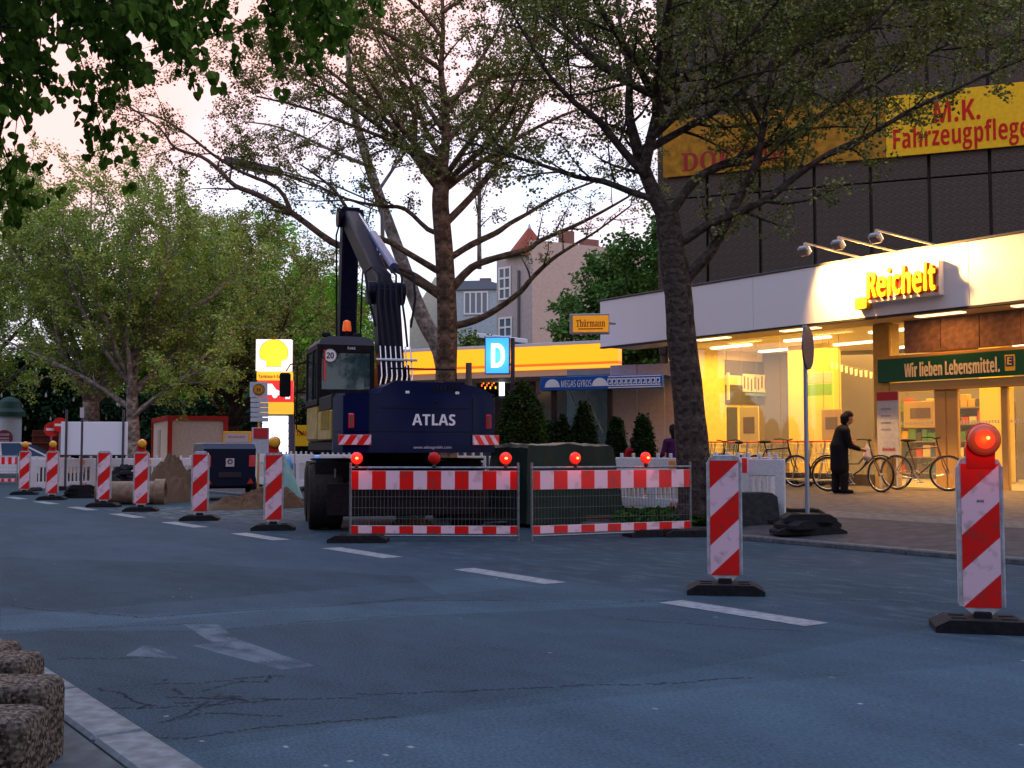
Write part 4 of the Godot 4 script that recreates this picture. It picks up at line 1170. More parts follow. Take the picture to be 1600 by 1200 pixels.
	for x in [20.9, 22.7, 24.6, 26.6]:
		for k in 7:
			m = world_mb(t); wbox(m, x, x + 0.16, 3.8, 3.85, 20.2 - k * 2.4, 18.9 - k * 2.4, 0.01); part(t, "ceiling_light", m, glow(1.0, 0.9, 0.6, 2.2))
	for e in [[21.6, 17.8, 5.0, 30.0], [25.4, 17.0, 6.0, 34.0], [21.8, 11.0, 7.0, 24.0], [25.4, 9.5, 6.0, 24.0]]:
		var al := AreaLight3D.new(); al.name = "light"
		al.area_size = Vector2(2.6, e[2]); al.light_energy = e[3]; al.light_color = Color(1.0, 0.8, 0.42); al.shadow_enabled = true; al.area_range = 25.0; al.area_attenuation = 2.0
		al.position = inv * Vector3(e[0], 3.74, -e[1]); al.rotation.x = -PI / 2
		t.add_child(al, true)
	# lamps under the canopy
	for e in [18.6, 16.0, 12.6, 10.6, 8.6]:
		m = world_mb(t); wbox(m, 19.25, 19.45, 3.835, 3.862, e - 0.5, e + 0.5, 0.006); part(t, "canopy_lamp", m, glow(1.0, 0.72, 0.35, 1.6))
		var cl := AreaLight3D.new(); cl.name = "light"; cl.area_size = Vector2(0.2, 1.0); cl.light_energy = 1.1; cl.light_color = Color(1.0, 0.62, 0.25); cl.shadow_enabled = true; cl.area_range = 12.0; cl.area_attenuation = 2.0
		cl.position = inv * Vector3(19.35, 3.825, -e); cl.rotation.x = -PI / 2; t.add_child(cl, true)
	# mural, doorway and notices on the side wall
	for w in [[1134, 1217, 562, 634, mat(0.07, 0.06, 0.04, 0.6), 0.0, "mural"], [1160, 1212, 584, 614, mat(0.7, 0.6, 0.36, 0.6), 0.02, "mural_light"], [1134, 1160, 586, 602, mat(0.6, 0.5, 0.25, 0.6), 0.02, "mural_light"], [1163, 1216, 614, 620, mat(0.16, 0.24, 0.24, 0.6), 0.04, "mural_edge"], [1137, 1153, 636, 704, mat(0.05, 0.05, 0.045, 0.5), 0.0, "doorway"], [1188, 1215, 632, 704, mat(0.2, 0.15, 0.06, 0.6), 0.0, "recess"], [1200, 1214, 640, 700, mat(0.06, 0.055, 0.05, 0.6), 0.02, "recess_shade"]]:
		var k0 := ray(w[0], w[2]); k0 = Vector3(0, EYE, 0) + k0 * (20.66 / -k0.z); var k1 := ray(w[1], w[3]); k1 = Vector3(0, EYE, 0) + k1 * (20.66 / -k1.z)
		m = world_mb(t); wbox(m, k0.x, k1.x, k1.y, k0.y, 20.66 - w[5], 20.7); part(t, w[6], m, w[4])
	for w in 9:
		var k0 := ray(1163 + w * 5.4, 586 + (w * 7) % 5); k0 = Vector3(0, EYE, 0) + k0 * (20.62 / -k0.z)
		m = world_mb(t); wbox(m, k0.x, k0.x + 0.05, k0.y - 0.36, k0.y - 0.03, 20.63, 20.64); part(t, "mural_stroke", m, mat(0.14, 0.1, 0.05, 0.6))
	# goods and display boards behind the glass
	var cols := [mat(0.5, 0.06, 0.03, 0.5), mat(0.08, 0.2, 0.06, 0.5), mat(0.6, 0.5, 0.3, 0.5), mat(0.05, 0.08, 0.2, 0.5), mat(0.6, 0.35, 0.05, 0.5), mat(0.1, 0.07, 0.05, 0.6)]
	for s in 7:
		var us := 20.0 - s * 2.4; var xs := 24.6 + 0.9 * (s % 2)
		var sh := thing("store_shelf", ["shelf rack of bright goods inside the lit shop window", "dark shelf rack with mixed packets behind the shop glass", "goods shelf seen through the automatic doors"][0 if s < 2 else (1 if s < 4 else 2)], "shelf", Vector3(xs, 0.48, -us), -PI / 2, "shelf racks inside the shop")
		m = MB.new(); m.box(Vector3(0, 0.95, -0.25), Vector3(1.9, 1.9, 0.04), 0.01)
		for k in 5: m.box(Vector3(0, 0.15 + k * 0.4, 0), Vector3(1.9, 0.03, 0.5), 0.005)
		part(sh, "rack", m, mat(0.25, 0.2, 0.14, 0.5))
		for k in 5:
			var x := -0.9
			while x < 0.85:
				var w := rng.randf_range(0.1, 0.24); var h := rng.randf_range(0.14, 0.32)
				m = MB.new(); m.box(Vector3(x + w / 2, 0.166 + k * 0.4 + h / 2, 0.08), Vector3(w * 0.9, h, 0.2), 0.01)
				part(sh, "packet", m, cols[rng.randi() % 6]); x += w
	var boards := [[1100, 1140, 585, 625, 22.0, mat(0.7, 0.6, 0.4, 0.5), "cream notice board hung inside the shop window"], [1156, 1186, 636, 700, 21.0, mat(0.62, 0.5, 0.24, 0.5), "pale timetable poster board behind the shop window"], [1284, 1316, 640, 688, 21.0, mat(0.55, 0.35, 0.15, 0.5), "tan poster with dark oval behind the shop window"], [1412, 1466, 628, 668, 21.5, mat(0.6, 0.4, 0.15, 0.5), "framed picture seen through the left entrance pane"]]
	for b in boards:
		var q0 := pv(b[0], b[2], b[4]); var q1 := pv(b[1], b[3], b[4])
		var bo := thing("display_board", b[6], "board", Vector3(b[4], q1.y, (q0.z + q1.z) / 2), -PI / 2)
		m = MB.new(); m.box(Vector3(0, (q0.y - q1.y) / 2, 0), Vector3(absf(q1.z - q0.z), q0.y - q1.y, 0.03), 0.006); part(bo, "panel", m, b[5])
		m = MB.new(); m.box(Vector3(0, (q0.y - q1.y) * 0.55, 0.018), Vector3(absf(q1.z - q0.z) * 0.6, (q0.y - q1.y) * 0.4, 0.01), 0.003); part(bo, "print", m, mat(0.16, 0.1, 0.07, 0.5))
		m = MB.new()
		for s in [-0.4, 0.4]: m.cyl(Vector3(s * absf(q1.z - q0.z), q0.y - q1.y, 0), Vector3(s * absf(q1.z - q0.z), 3.85 - q1.y, 0), 0.006, -1, 5)
		part(bo, "cords", m, mat(0.1, 0.1, 0.1))
	var hs := thing("hanging_sign", "green and white promotional sign hanging inside the shop", "sign", Vector3(21.6, 2.3, -pv(1280, 600, 21.6).z * -1.0), -PI / 2)
	hs.position = Vector3(21.6, pv(1280, 618, 21.6).y, pv(1280, 618, 21.6).z)
	m = MB.new(); m.box(Vector3(0, 0.14, 0), Vector3(0.75, 0.28, 0.03), 0.005); part(hs, "lower_panel", m, mat(0.2, 0.42, 0.05, 0.5))
	m = MB.new(); m.box(Vector3(0, 0.42, 0), Vector3(0.78, 0.26, 0.03), 0.005); part(hs, "upper_panel", m, mat(0.35, 0.45, 0.32, 0.5))
	m = MB.new(); m.cyl(Vector3(-0.3, 0.55, 0), Vector3(-0.3, 1.3, 0), 0.005); m.cyl(Vector3(0.3, 0.55, 0), Vector3(0.3, 1.3, 0), 0.005); part(hs, "cords", m, mat(0.1, 0.1, 0.1))
	var bu := thing("bunting", "string of small pale pennants inside the shop", "bunting", pv(1330, 575, 22.4), -PI / 2)
	m = MB.new(); m.rod([Vector3(-0.6, 0.22, 0), Vector3(0, 0.02, 0), Vector3(0.6, -0.12, 0)], 0.004, 4); part(bu, "string", m, mat(0.3, 0.25, 0.2))
	for i in 9:
		m = MB.new(); var x := -0.56 + i * 0.14; var y := -x * 0.28 + (0.03 if absf(x) > 0.3 else 0.0)
		m.prism(PackedVector2Array([Vector2(x - 0.04, y), Vector2(x + 0.04, y), Vector2(x + 0.03, y - 0.15), Vector2(x - 0.03, y - 0.15)]), -0.003, 0.003); part(bu, "pennant", m, mat(0.75, 0.68, 0.45, 0.6))
	var po := thing("poster_stand", "white opening-hours poster board with red header beside the entrance", "poster", Vector3(19.62, gh(19.6), pv(1388, 665, 19.62).z), -PI / 2)
	m = MB.new(); m.box(Vector3(0, 1.28, 0), Vector3(0.52, 1.35, 0.04), 0.01); m.box(Vector3(-0.2, 0.3, 0), Vector3(0.04, 0.6, 0.04)); m.box(Vector3(0.2, 0.3, 0), Vector3(0.04, 0.6, 0.04)); part(po, "board", m, mat(0.5, 0.5, 0.5, 0.5, 0.0, "soft", 0.5))
	m = MB.new(); m.box(Vector3(0, 1.86, 0.022), Vector3(0.5, 0.18, 0.006)); part(po, "header", m, mat(0.35, 0.03, 0.04, 0.5))
	m = MB.new()
	for i in 4: m.box(Vector3(-0.04, 1.6 - i * 0.14, 0.022), Vector3(0.24, 0.035, 0.004))
	part(po, "print_lines", m, mat(0.25, 0.25, 0.28, 0.5))
	words(po, "lettering", "Reichelt", mat(0.4, 0.04, 0.04, 0.5), Vector3(0.02, 0.78, 0.022), 0.3, 0.08, Vector3.ZERO, 0.006)

func tower() -> void:
	var at := pz(1500, 700, 28.4)
	var t := thing("office_block", "dark pebble-clad building block rising behind the white fascia", "building", Vector3(at.x, 0.48, at.z), -1.005)
	var j := []
	for px in [1105, 1187, 1272, 1361, 1452, 1548]: j.append(local(t, px, 330).x)
	var w: float = (j[5] - j[0]) / 5.0
	var x0: float = j[0] - w
	var split: float = local(t, 1600, 266).y
	var clad := mat(0.16, 0.137, 0.115, 0.9, 0.0, "pebble", 5.0, 0.4)
	var m := MB.new(); m.box(Vector3(x0 + w * 7.0, 7.5, -5.3), Vector3(w * 14.0, 15.0, 10.0)); part(t, "core", m, mat(0.15, 0.125, 0.115, 0.9))
	for i in 14:
		for r in [[3.4, split - 0.02], [split + 0.02, split + 3.3], [split + 3.34, 15.0]]:
			m = MB.new(); m.box(Vector3(x0 + w * (i + 0.5), (r[0] + r[1]) / 2, -0.15), Vector3(w - 0.08, r[1] - r[0], 0.3), 0.015)
			part(t, "cladding_panel", m, clad)
	# painted banner boards
	var b := thing("banner", "long yellow advertising banner with red lettering on the dark wall", "banner", t.position + t.basis * Vector3(0, 0, 0.06), -1.005)
	var lo: float = local(b, 1600, 227).y; var hi: float = local(b, 1600, 128).y
	var xa: float = local(b, 1036, 280).x; var xb: float = local(b, 1385, 250).x; var xc: float = local(b, 1600, 200).x + 5.0
	m = MB.new(); m.box(Vector3((xa + xb) / 2, (lo + hi) / 2, 0), Vector3(xb - xa - 0.01, hi - lo, 0.05), 0.006); part(b, "old_board", m, mat(0.4, 0.2, 0.012, 0.6, 0.0, "cloud", 0.5))
	m = MB.new(); m.box(Vector3((xb + xc) / 2, (lo + hi) / 2, 0.01), Vector3(xc - xb, hi - lo, 0.05), 0.006); part(b, "new_board", m, mat(0.72, 0.45, 0.01, 0.5, 0.0, "soft", 0.4))
	var red := mat(0.42, 0.012, 0.006, 0.7)
	var c := local(b, 1495, 174); words(b, "lettering", "M.K.", red, Vector3(c.x, c.y, 0.04), local(b, 1532, 174).x - local(b, 1459, 174).x, local(b, 1495, 157).y - local(b, 1495, 190).y, Vector3.ZERO, 0.008)
	c = local(b, 1500, 213); words(b, "lettering", "Fahrzeugpflege", red, Vector3(c.x, c.y, 0.04), local(b, 1606, 205).x - local(b, 1393, 213).x, local(b, 1500, 192).y - local(b, 1500, 236).y, Vector3.ZERO, 0.008)
	c = local(b, 1146, 247); words(b, "old_lettering", "DOKTOR", mat(0.25, 0.02, 0.02, 0.5), Vector3(c.x, c.y, 0.03), local(b, 1228, 245).x - local(b, 1065, 247).x, local(b, 1146, 233).y - local(b, 1146, 262).y, Vector3.ZERO, 0.006, true)

func filling_station() -> void:
	var at := pz(940, 560, 40)
	var t := thing("filling_station_canopy", "filling station canopy with glowing yellow-orange edge band", "canopy", Vector3(at.x, 0.3, at.z), -1.105)
	var a := local(t, 600, 546); var b := local(t, 965, 530); var lo: float = local(t, 940, 585).y
	var hi := b.y; var w := b.x - a.x; var mx := (a.x + b.x) / 2
	var e := [[0.0, 0.1, mat(0.6, 0.6, 0.6, 0.4), "top_trim"], [0.1, 0.62, glow(1.0, 0.36, 0.008, 0.8), "light_band"], [0.62, 0.7, glow(0.85, 0.12, 0.01, 0.7), "red_line"], [0.7, 0.8, glow(1.0, 0.4, 0.03, 0.75), "lower_band"], [0.8, 1.0, mat(0.6, 0.42, 0.28, 0.5), "edge_board"]]
	for s in e:
		var m := MB.new(); var y0: float = hi - (hi - lo) * s[0]; var y1: float = hi - (hi - lo) * s[1]
		m.box(Vector3(mx, (y0 + y1) / 2, -0.2 if s[0] < 0.75 else -0.25), Vector3(w, y0 - y1 - 0.004, 0.4 if s[0] < 0.75 else 0.35), 0.01); part(t, s[3], m, s[2])
	var m := MB.new(); m.box(Vector3(mx, lo + 0.12, -6.5), Vector3(w, 0.2, 12.0)); part(t, "underside", m, mat(0.6, 0.5, 0.35, 0.6))
	for x in [0.15, 0.5, 0.85]:
		m = MB.new(); m.box(Vector3(a.x + w * x, lo / 2, -5), Vector3(0.4, lo, 0.4), 0.02); part(t, "column", m, mat(0.5, 0.45, 0.4, 0.5))
	var al := AreaLight3D.new(); al.name = "light"; al.area_size = Vector2(w, 0.8); al.light_energy = 30.0; al.light_color = Color(1.0, 0.5, 0.12); al.shadow_enabled = true; al.area_range = 40
	al.position = Vector3(mx, (hi + lo) / 2, 0.05); al.rotation.y = PI; t.add_child(al)
	# shop of the station with posters
	var k := thing("kiosk", "low filling station shop with dark front under the canopy", "building", t.position + t.basis * Vector3(0, 0, -3.0), -1.105)
	m = MB.new(); m.box(Vector3(mx + 3.0, 1.5, -2), Vector3(w + 10.0, 3.1, 4)); part(k, "wall", m, mat(0.06, 0.06, 0.065, 0.6))
	for p in [[700, 745, 590, 612, mat(0.35, 0.45, 0.5, 0.4), "pale_panel"], [803, 838, 585, 618, mat(0.12, 0.07, 0.06, 0.5), "photo_poster"], [838, 846, 585, 618, mat(0.5, 0.45, 0.48, 0.5), "poster_margin"], [850, 1000, 578, 606, mat(0.12, 0.25, 0.32, 0.3), "window_band"], [840, 960, 612, 664, mat(0.09, 0.16, 0.19, 0.15), "window_glass"]]:
		var q0 := local(k, p[0], p[2]); var q1 := local(k, p[1], p[3])
		m = MB.new(); m.box(Vector3((q0.x + q1.x) / 2, (q0.y + q1.y) / 2, 0.03), Vector3(q1.x - q0.x, q0.y - q1.y, 0.05), 0.005); part(k, p[5], m, p[4])
	var q := local(k, 765, 602)
	m = MB.new(); m.box(Vector3(q.x, q.y, 0.04), Vector3(0.8, 0.45, 0.06)); part(k, "price_display", m, mat(0.02, 0.02, 0.02, 0.4))
	for i in 9:
		m = MB.new(); m.box(Vector3(q.x - 0.32 + 0.08 * i, q.y + 0.12 * sin(i * 2.1), 0.08), Vector3(0.05, 0.1, 0.01)); part(k, "price_digit", m, glow(1.0, 0.1 + 0.35 * (i % 3) / 2.0, 0.02, 1.5))
	q = local(k, 785, 605); m = MB.new(); m.box(Vector3(q.x, q.y, 0.05), Vector3(0.22, 0.7, 0.06)); part(k, "light_strip", m, glow(0.85, 0.95, 1.0, 1.3))
	# pole sign with the shell
	at = base_at(428, 38.0, 0.12)
	t = thing("filling_station_sign", "tall filling station sign with glowing yellow shell and price board", "sign", at, YAW + 0.05)
	var pic := func(x0: float, x1: float, y0: float, y1: float, z: float, ma: Material, called: String) -> MeshInstance3D:
		var g0 := local(t, x0, y0); var g1 := local(t, x1, y1); var mm := MB.new()
		mm.box(Vector3((g0.x + g1.x) / 2, (g0.y + g1.y) / 2, z / 2 - 0.15), Vector3(absf(g1.x - g0.x), absf(g0.y - g1.y), 0.3 + z), 0.01)
		return part(t, called, mm, ma)
	pic.call(400, 455, 530, 580, 0.0, glow(0.7, 0.66, 0.7, 0.62), "emblem_box")
	var c := local(t, 428, 553); var r: float = local(t, 449, 553).x - c.x
	for g in [[1.06, 0.02, glow(0.9, 0.25, 0.03, 0.85)], [0.97, 0.035, glow(1.0, 0.66, 0.02, 1.15)]]:
		var pl := PackedVector2Array()
		for i in 41:
			var an := lerpf(-0.5, PI + 0.5, i / 40.0)
			var rr: float = r * g[0] * (1.0 + 0.018 * absf(sin(an * 7.0)))
			pl.append(Vector2(cos(an) * rr, sin(an) * rr * 0.95 + r * 0.08))
		pl.append(Vector2(-0.52, -0.5) * r * g[0]); pl.append(Vector2(-0.52, -0.9) * r * g[0]); pl.append(Vector2(0.52, -0.9) * r * g[0]); pl.append(Vector2(0.52, -0.5) * r * g[0])
		m = MB.new(); m.x = Transform3D(Basis(), Vector3(c.x, c.y, 0)); m.prism(pl, 0.0, g[1]); part(t, "shell_emblem", m, g[2])
	pic.call(401, 456, 581, 594, 0.0, glow(0.75, 0.42, 0.03, 0.6), "service_strip")
	c = local(t, 428, 588); words(t, "lettering", "Tankwart-Service", mat(0.3, 0.03, 0.02), Vector3(c.x, c.y, 0.008), r * 2.3, 0.12, Vector3.ZERO, 0.006)
	pic.call(402, 457, 594.5, 628, 0.0, glow(0.6, 0.03, 0.03, 0.55), "pictogram_panel")
	c = local(t, 432, 612)
	m = MB.new(); m.x = Transform3D(Basis(), Vector3(c.x, c.y, 0.0)); m.prism(PackedVector2Array([Vector2(-0.45, -0.1), Vector2(0.1, -0.12), Vector2(0.12, 0.02), Vector2(-0.02, 0.08), Vector2(-0.15, 0.27), Vector2(-0.45, 0.27)]), 0.0, 0.012); m.box(Vector3(0.38, 0, 0.006), Vector3(0.16, 0.5, 0.012)); m.box(Vector3(0.24, 0.02, 0.006), Vector3(0.2, 0.03, 0.012)); m.cyl(Vector3(-0.05, -0.13, 0.001), Vector3(-0.05, -0.13, 0.014), 0.09)
	part(t, "pictogram", m, glow(0.8, 0.75, 0.78, 0.6))
	pic.call(403, 457, 628.5, 647, 0.0, glow(0.7, 0.4, 0.03, 0.6), "yellow_panel")
	pic.call(404, 457, 648, 716, -0.05, mat(0.05, 0.05, 0.08, 0.5), "price_case")
	for i in 5: pic.call(410, 450, 650 + i * 12.0, 661 + i * 12.0, 0.01, glow(0.95, 0.97, 1.0, 1.0), "price_row")
	m = MB.new(); m.box(Vector3(local(t, 430, 700).x, 0.5, -0.15), Vector3(1.1, 1.0, 0.25), 0.02); part(t, "foot", m, mat(0.1, 0.1, 0.1))
	lamp_light(t, Vector3(c.x, local(t, 428, 553).y, 0.5), Color(1.0, 0.75, 0.3), 0.8, 0.4)
	# sagging banner by the pumps
	at = base_at(473, 30.0, 0.3)
	t = thing("yellow_banner", "small yellow banner with red print near the price board", "banner", at, YAW)
	m = MB.new(); m.box(Vector3(0, 1.3, 0), Vector3(0.42, 0.56, 0.015), 0.004); part(t, "cloth", m, mat(0.7, 0.42, 0.01, 0.6))
	m = MB.new(); m.cyl(Vector3(-0.21, 0, 0), Vector3(-0.21, 1.6, 0), 0.012); m.cyl(Vector3(0.21, 0, 0), Vector3(0.21, 1.6, 0), 0.012); part(t, "poles", m, mat(0.3, 0.3, 0.3, 0.4, 0.6))
	words(t, "lettering", "TANK", mat(0.45, 0.04, 0.02), Vector3(0, 1.36, 0.01), 0.34, 0.14, Vector3.ZERO, 0.006)
	# blue letter sign
	at = base_at(778, 31.0, 0.35)
	t = thing("letter_sign", "glowing blue box sign with white letter on a dark post", "sign", at, YAW - 0.1)
	var g0 := local(t, 759, 528); var g1 := local(t, 795, 583)
	m = MB.new(); m.box(Vector3((g0.x + g1.x) / 2, (g0.y + g1.y) / 2, -0.1), Vector3(g1.x - g0.x + 0.06, g0.y - g1.y + 0.05, 0.2), 0.02); part(t, "case", m, mat(0.02, 0.03, 0.09, 0.4))
	m = MB.new(); m.box(Vector3((g0.x + g1.x) / 2, (g0.y + g1.y) / 2, 0.004), Vector3(g1.x - g0.x, g0.y - g1.y, 0.01)); part(t, "face", m, glow(0.04, 0.26, 0.85, 0.95))
	words(t, "letter", "D", glow(0.95, 0.97, 1.0, 1.3), Vector3((g0.x + g1.x) / 2 + 0.02, (g0.y + g1.y) / 2, 0.014), (g1.x - g0.x) * 0.58, (g0.y - g1.y) * 0.68, Vector3.ZERO, 0.01)
	m = MB.new(); m.box(Vector3(g1.x + 0.1, g0.y / 2, -0.1), Vector3(0.11, g0.y, 0.11), 0.01); m.box(Vector3(g1.x + 0.02, g1.y + 0.25, -0.1), Vector3(0.16, 0.05, 0.05)); part(t, "post", m, mat(0.03, 0.025, 0.03, 0.6))
	lamp_light(t, Vector3((g0.x + g1.x) / 2, (g0.y + g1.y) / 2, 0.35), Color(0.6, 0.8, 1.0), 0.35, 0.3)
	# shop sign hung out from the fascia
	t = thing("hanging_shop_sign", "amber box sign with red script sticking out from the fascia end", "sign", pz(921, 521, 27.0), YAW - 0.12)
	m = MB.new(); m.box(Vector3(0, 0.235, -0.08), Vector3(0.96, 0.5, 0.16), 0.015); part(t, "case", m, mat(0.4, 0.36, 0.36, 0.4, 0.3))
	m = MB.new(); m.box(Vector3(0.03, 0.235, 0.004), Vector3(0.86, 0.4, 0.01)); part(t, "face", m, glow(0.62, 0.25, 0.015, 0.42))
	words(t, "lettering", "Thürmann", mat(0.25, 0.02, 0.015), Vector3(0.03, 0.25, 0.012), 0.7, 0.18, Vector3.ZERO, 0.006, true)
	m = MB.new(); m.box(Vector3(0.03, 0.11, 0.011), Vector3(0.6, 0.025, 0.004)); part(t, "underline", m, mat(0.3, 0.03, 0.02))
	m = MB.new(); m.bar(Vector3(0.45, 0.25, -0.08), Vector3(0.62, 0.25, -0.2), 0.05, 0.05); part(t, "bracket", m, mat(0.2, 0.2, 0.2, 0.4, 0.5))

func cafe() -> void:
	var at := base_at(940, 27.5, 0.45)
	var t := thing("snack_bar", "snack bar with white wall panels, blue base and blue lettered awning", "kiosk", at, -1.105)
	var m := MB.new()
	var a := local(t, 845, 590); var b := local(t, 1036, 584); var lo: float = local(t, 1030, 606).y
	var h := b.y - lo
	m.box(Vector3((a.x + b.x) / 2, (b.y + lo) / 2, 0), Vector3(b.x - a.x, h, 0.08), 0.01); var aw := part(t, "awning_board", m, mat(0.015, 0.1, 0.42, 0.5))
	var white := mat(0.8, 0.85, 0.9, 0.5)
	var x0: float = local(t, 878, 596).x; var x1: float = local(t, 925, 596).x
	words(aw, "lettering", "MEGAS GYROS", white, Vector3(x0 + (x1 - x0) * 0.5, (b.y + lo) / 2 - 0.01, 0.042), x1 - x0, h * 0.5, Vector3.ZERO, 0.008, false, false)
	for px in [864, 938]:
		m = MB.new(); m.x = Transform3D(Basis(), Vector3(local(t, px, 596).x, lo + 0.08, 0.04))
		var pl := PackedVector2Array([Vector2(0.22, 0), Vector2(-0.22, 0)])
		for i in 13: pl.append(Vector2(cos(PI - PI * i / 12.0) * 0.2, 0.02 + sin(PI - PI * i / 12.0) * h * 0.55))
		m.prism(pl, 0, 0.008); part(aw, "temple_mark", m, white)
	# key pattern
	m = MB.new()
	var k0: float = local(t, 950, 596).x; var n := 11; var cw := (b.x - 0.05 - k0) / n
	m.box(Vector3((k0 + b.x) / 2, b.y - h * 0.1, 0.043), Vector3(b.x - k0 - 0.05, h * 0.07, 0.006)); m.box(Vector3((k0 + b.x) / 2, lo + h * 0.1, 0.043), Vector3(b.x - k0 - 0.05, h * 0.07, 0.006))
	for i in n:
		var x := k0 + cw * i; var y := lo + h * 0.5
		m.box(Vector3(x + cw * 0.1, y, 0.043), Vector3(cw * 0.17, h * 0.52, 0.006)); m.box(Vector3(x + cw * 0.47, y + h * 0.22, 0.0435), Vector3(cw * 0.9, h * 0.09, 0.006)); m.box(Vector3(x + cw * 0.82, y + h * 0.06, 0.044), Vector3(cw * 0.17, h * 0.34, 0.006)); m.box(Vector3(x + cw * 0.6, y - h * 0.08, 0.0445), Vector3(cw * 0.4, h * 0.09, 0.006)); m.box(Vector3(x + cw * 0.5, y - h * 0.24, 0.043), Vector3(cw * 1.0, h * 0.08, 0.006))
	part(aw, "key_pattern", m, white)
	m = MB.new(); m.quad(Vector3(a.x, b.y - 0.02, -0.05), Vector3(b.x, b.y - 0.02, -0.05), Vector3(b.x, b.y - 0.03, -1.6), Vector3(a.x, b.y - 0.03, -1.6)); part(t, "awning_cloth", m, mat(0.03, 0.13, 0.42, 0.8))
	for px in [863, 951]:
		m = MB.new(); m.box(Vector3(local(t, px, 640).x, lo / 2, -0.1), Vector3(0.13, lo, 0.1), 0.01); part(t, "post", m, mat(0.03, 0.02, 0.02, 0.6))
	var wall := local(t, 920, 640).x
	for i in 3:
		var ww := (b.x + 0.3 - wall) / 3.0
		m = MB.new(); m.box(Vector3(wall + ww * (i + 0.5), 1.75, -1.4), Vector3(ww - 0.015, 2.4, 0.06), 0.01); part(t, "wall_panel", m, mat(0.55, 0.5, 0.52, 0.6, 0.0, "soft", 0.5))
	m = MB.new(); m.box(Vector3((wall + b.x) / 2, 0.32, -1.4), Vector3(b.x + 0.3 - wall, 0.42, 0.1), 0.01); part(t, "base_wall", m, mat(0.02, 0.07, 0.3, 0.5))
	m = MB.new(); m.box(Vector3((a.x + wall) / 2, 1.6, -1.6), Vector3(wall - a.x, 2.6, 0.03)); part(t, "window_pane", m, glass(0.15, 0.28, 0.32, 0.5))
	m = MB.new()
	for e in [[0.2, 0.55], [0.5, 0.9]]: m.bar(Vector3(lerpf(a.x, wall, e[0]), 2.5, -1.0), Vector3(lerpf(a.x, wall, e[1]), 1.2, -1.2), 0.03, 0.03)
	part(t, "struts", m, mat(0.3, 0.35, 0.38, 0.4, 0.5))
	var lf := leaf_clump(16, 0.06, 0.09, 8)
	for e in [[880, 28.0, 660, 0.5, "round-topped thuja"], [912, 26.5, 640, 0.75, "tallest pointed thuja"], [963, 26.0, 658, 0.5, "slim pointed thuja"], [1005, 25.5, 655, 0.55, "ragged forked thuja"]]:
		var p := base_at(e[0], e[1], 0.42); var hh := pz(e[0], e[2] - 6.0, e[1]).y - 0.42
		bush("thuja", e[4] + " in front of the snack bar", "thujas by the snack bar", p, Vector3(e[3] * 1.0, hh, e[3] * 1.0), int(1500 * e[3] / 0.5), lf, Color(0.012, 0.03, 0.012), Color(0.03, 0.06, 0.02), 0.55, 1.0)
	bush("bamboo_bush", "feathery dark bush behind the excavator's right side", "", base_at(815, 27.0, 0.4), Vector3(1.2, pz(815, 605, 27).y - 0.4, 1.2), 3800, lf, Color(0.015, 0.04, 0.015), Color(0.05, 0.09, 0.02), 0.2, 1.1)
	bush("low_hedge", "low dark hedge between the bush and the thujas", "", base_at(862, 28.0, 0.4), Vector3(2.4, 1.45, 0.9), 3000, lf, Color(0.01, 0.025, 0.012), Color(0.025, 0.05, 0.02), 0.1, 1.1, "hedge")

func windowed(t: Node3D, px0: float, px1: float, py0: float, py1: float, z: float, cols: int, rows: int) -> void:
	var q0 := local(t, px0, py0); var q1 := local(t, px1, py1)
	var w := q1.x - q0.x; var h := q0.y - q1.y; var c := Vector3((q0.x + q1.x) / 2, (q0.y + q1.y) / 2, z)
	var m := MB.new(); m.box(c, Vector3(w, h, 0.05))
	var pane := part(t, "window", m, mat(0.08, 0.13, 0.17, 0.1))
	m = MB.new()
	for i in cols + 1: m.box(c + Vector3(-w / 2 + w * i / cols, 0, 0.04), Vector3(0.12, h + 0.12, 0.06))
	for i in rows + 1: m.box(c + Vector3(0, -h / 2 + h * i / rows, 0.043), Vector3(w + 0.12, 0.12, 0.06))
	part(pane, "window_frame", m, mat(0.6, 0.65, 0.68, 0.5))

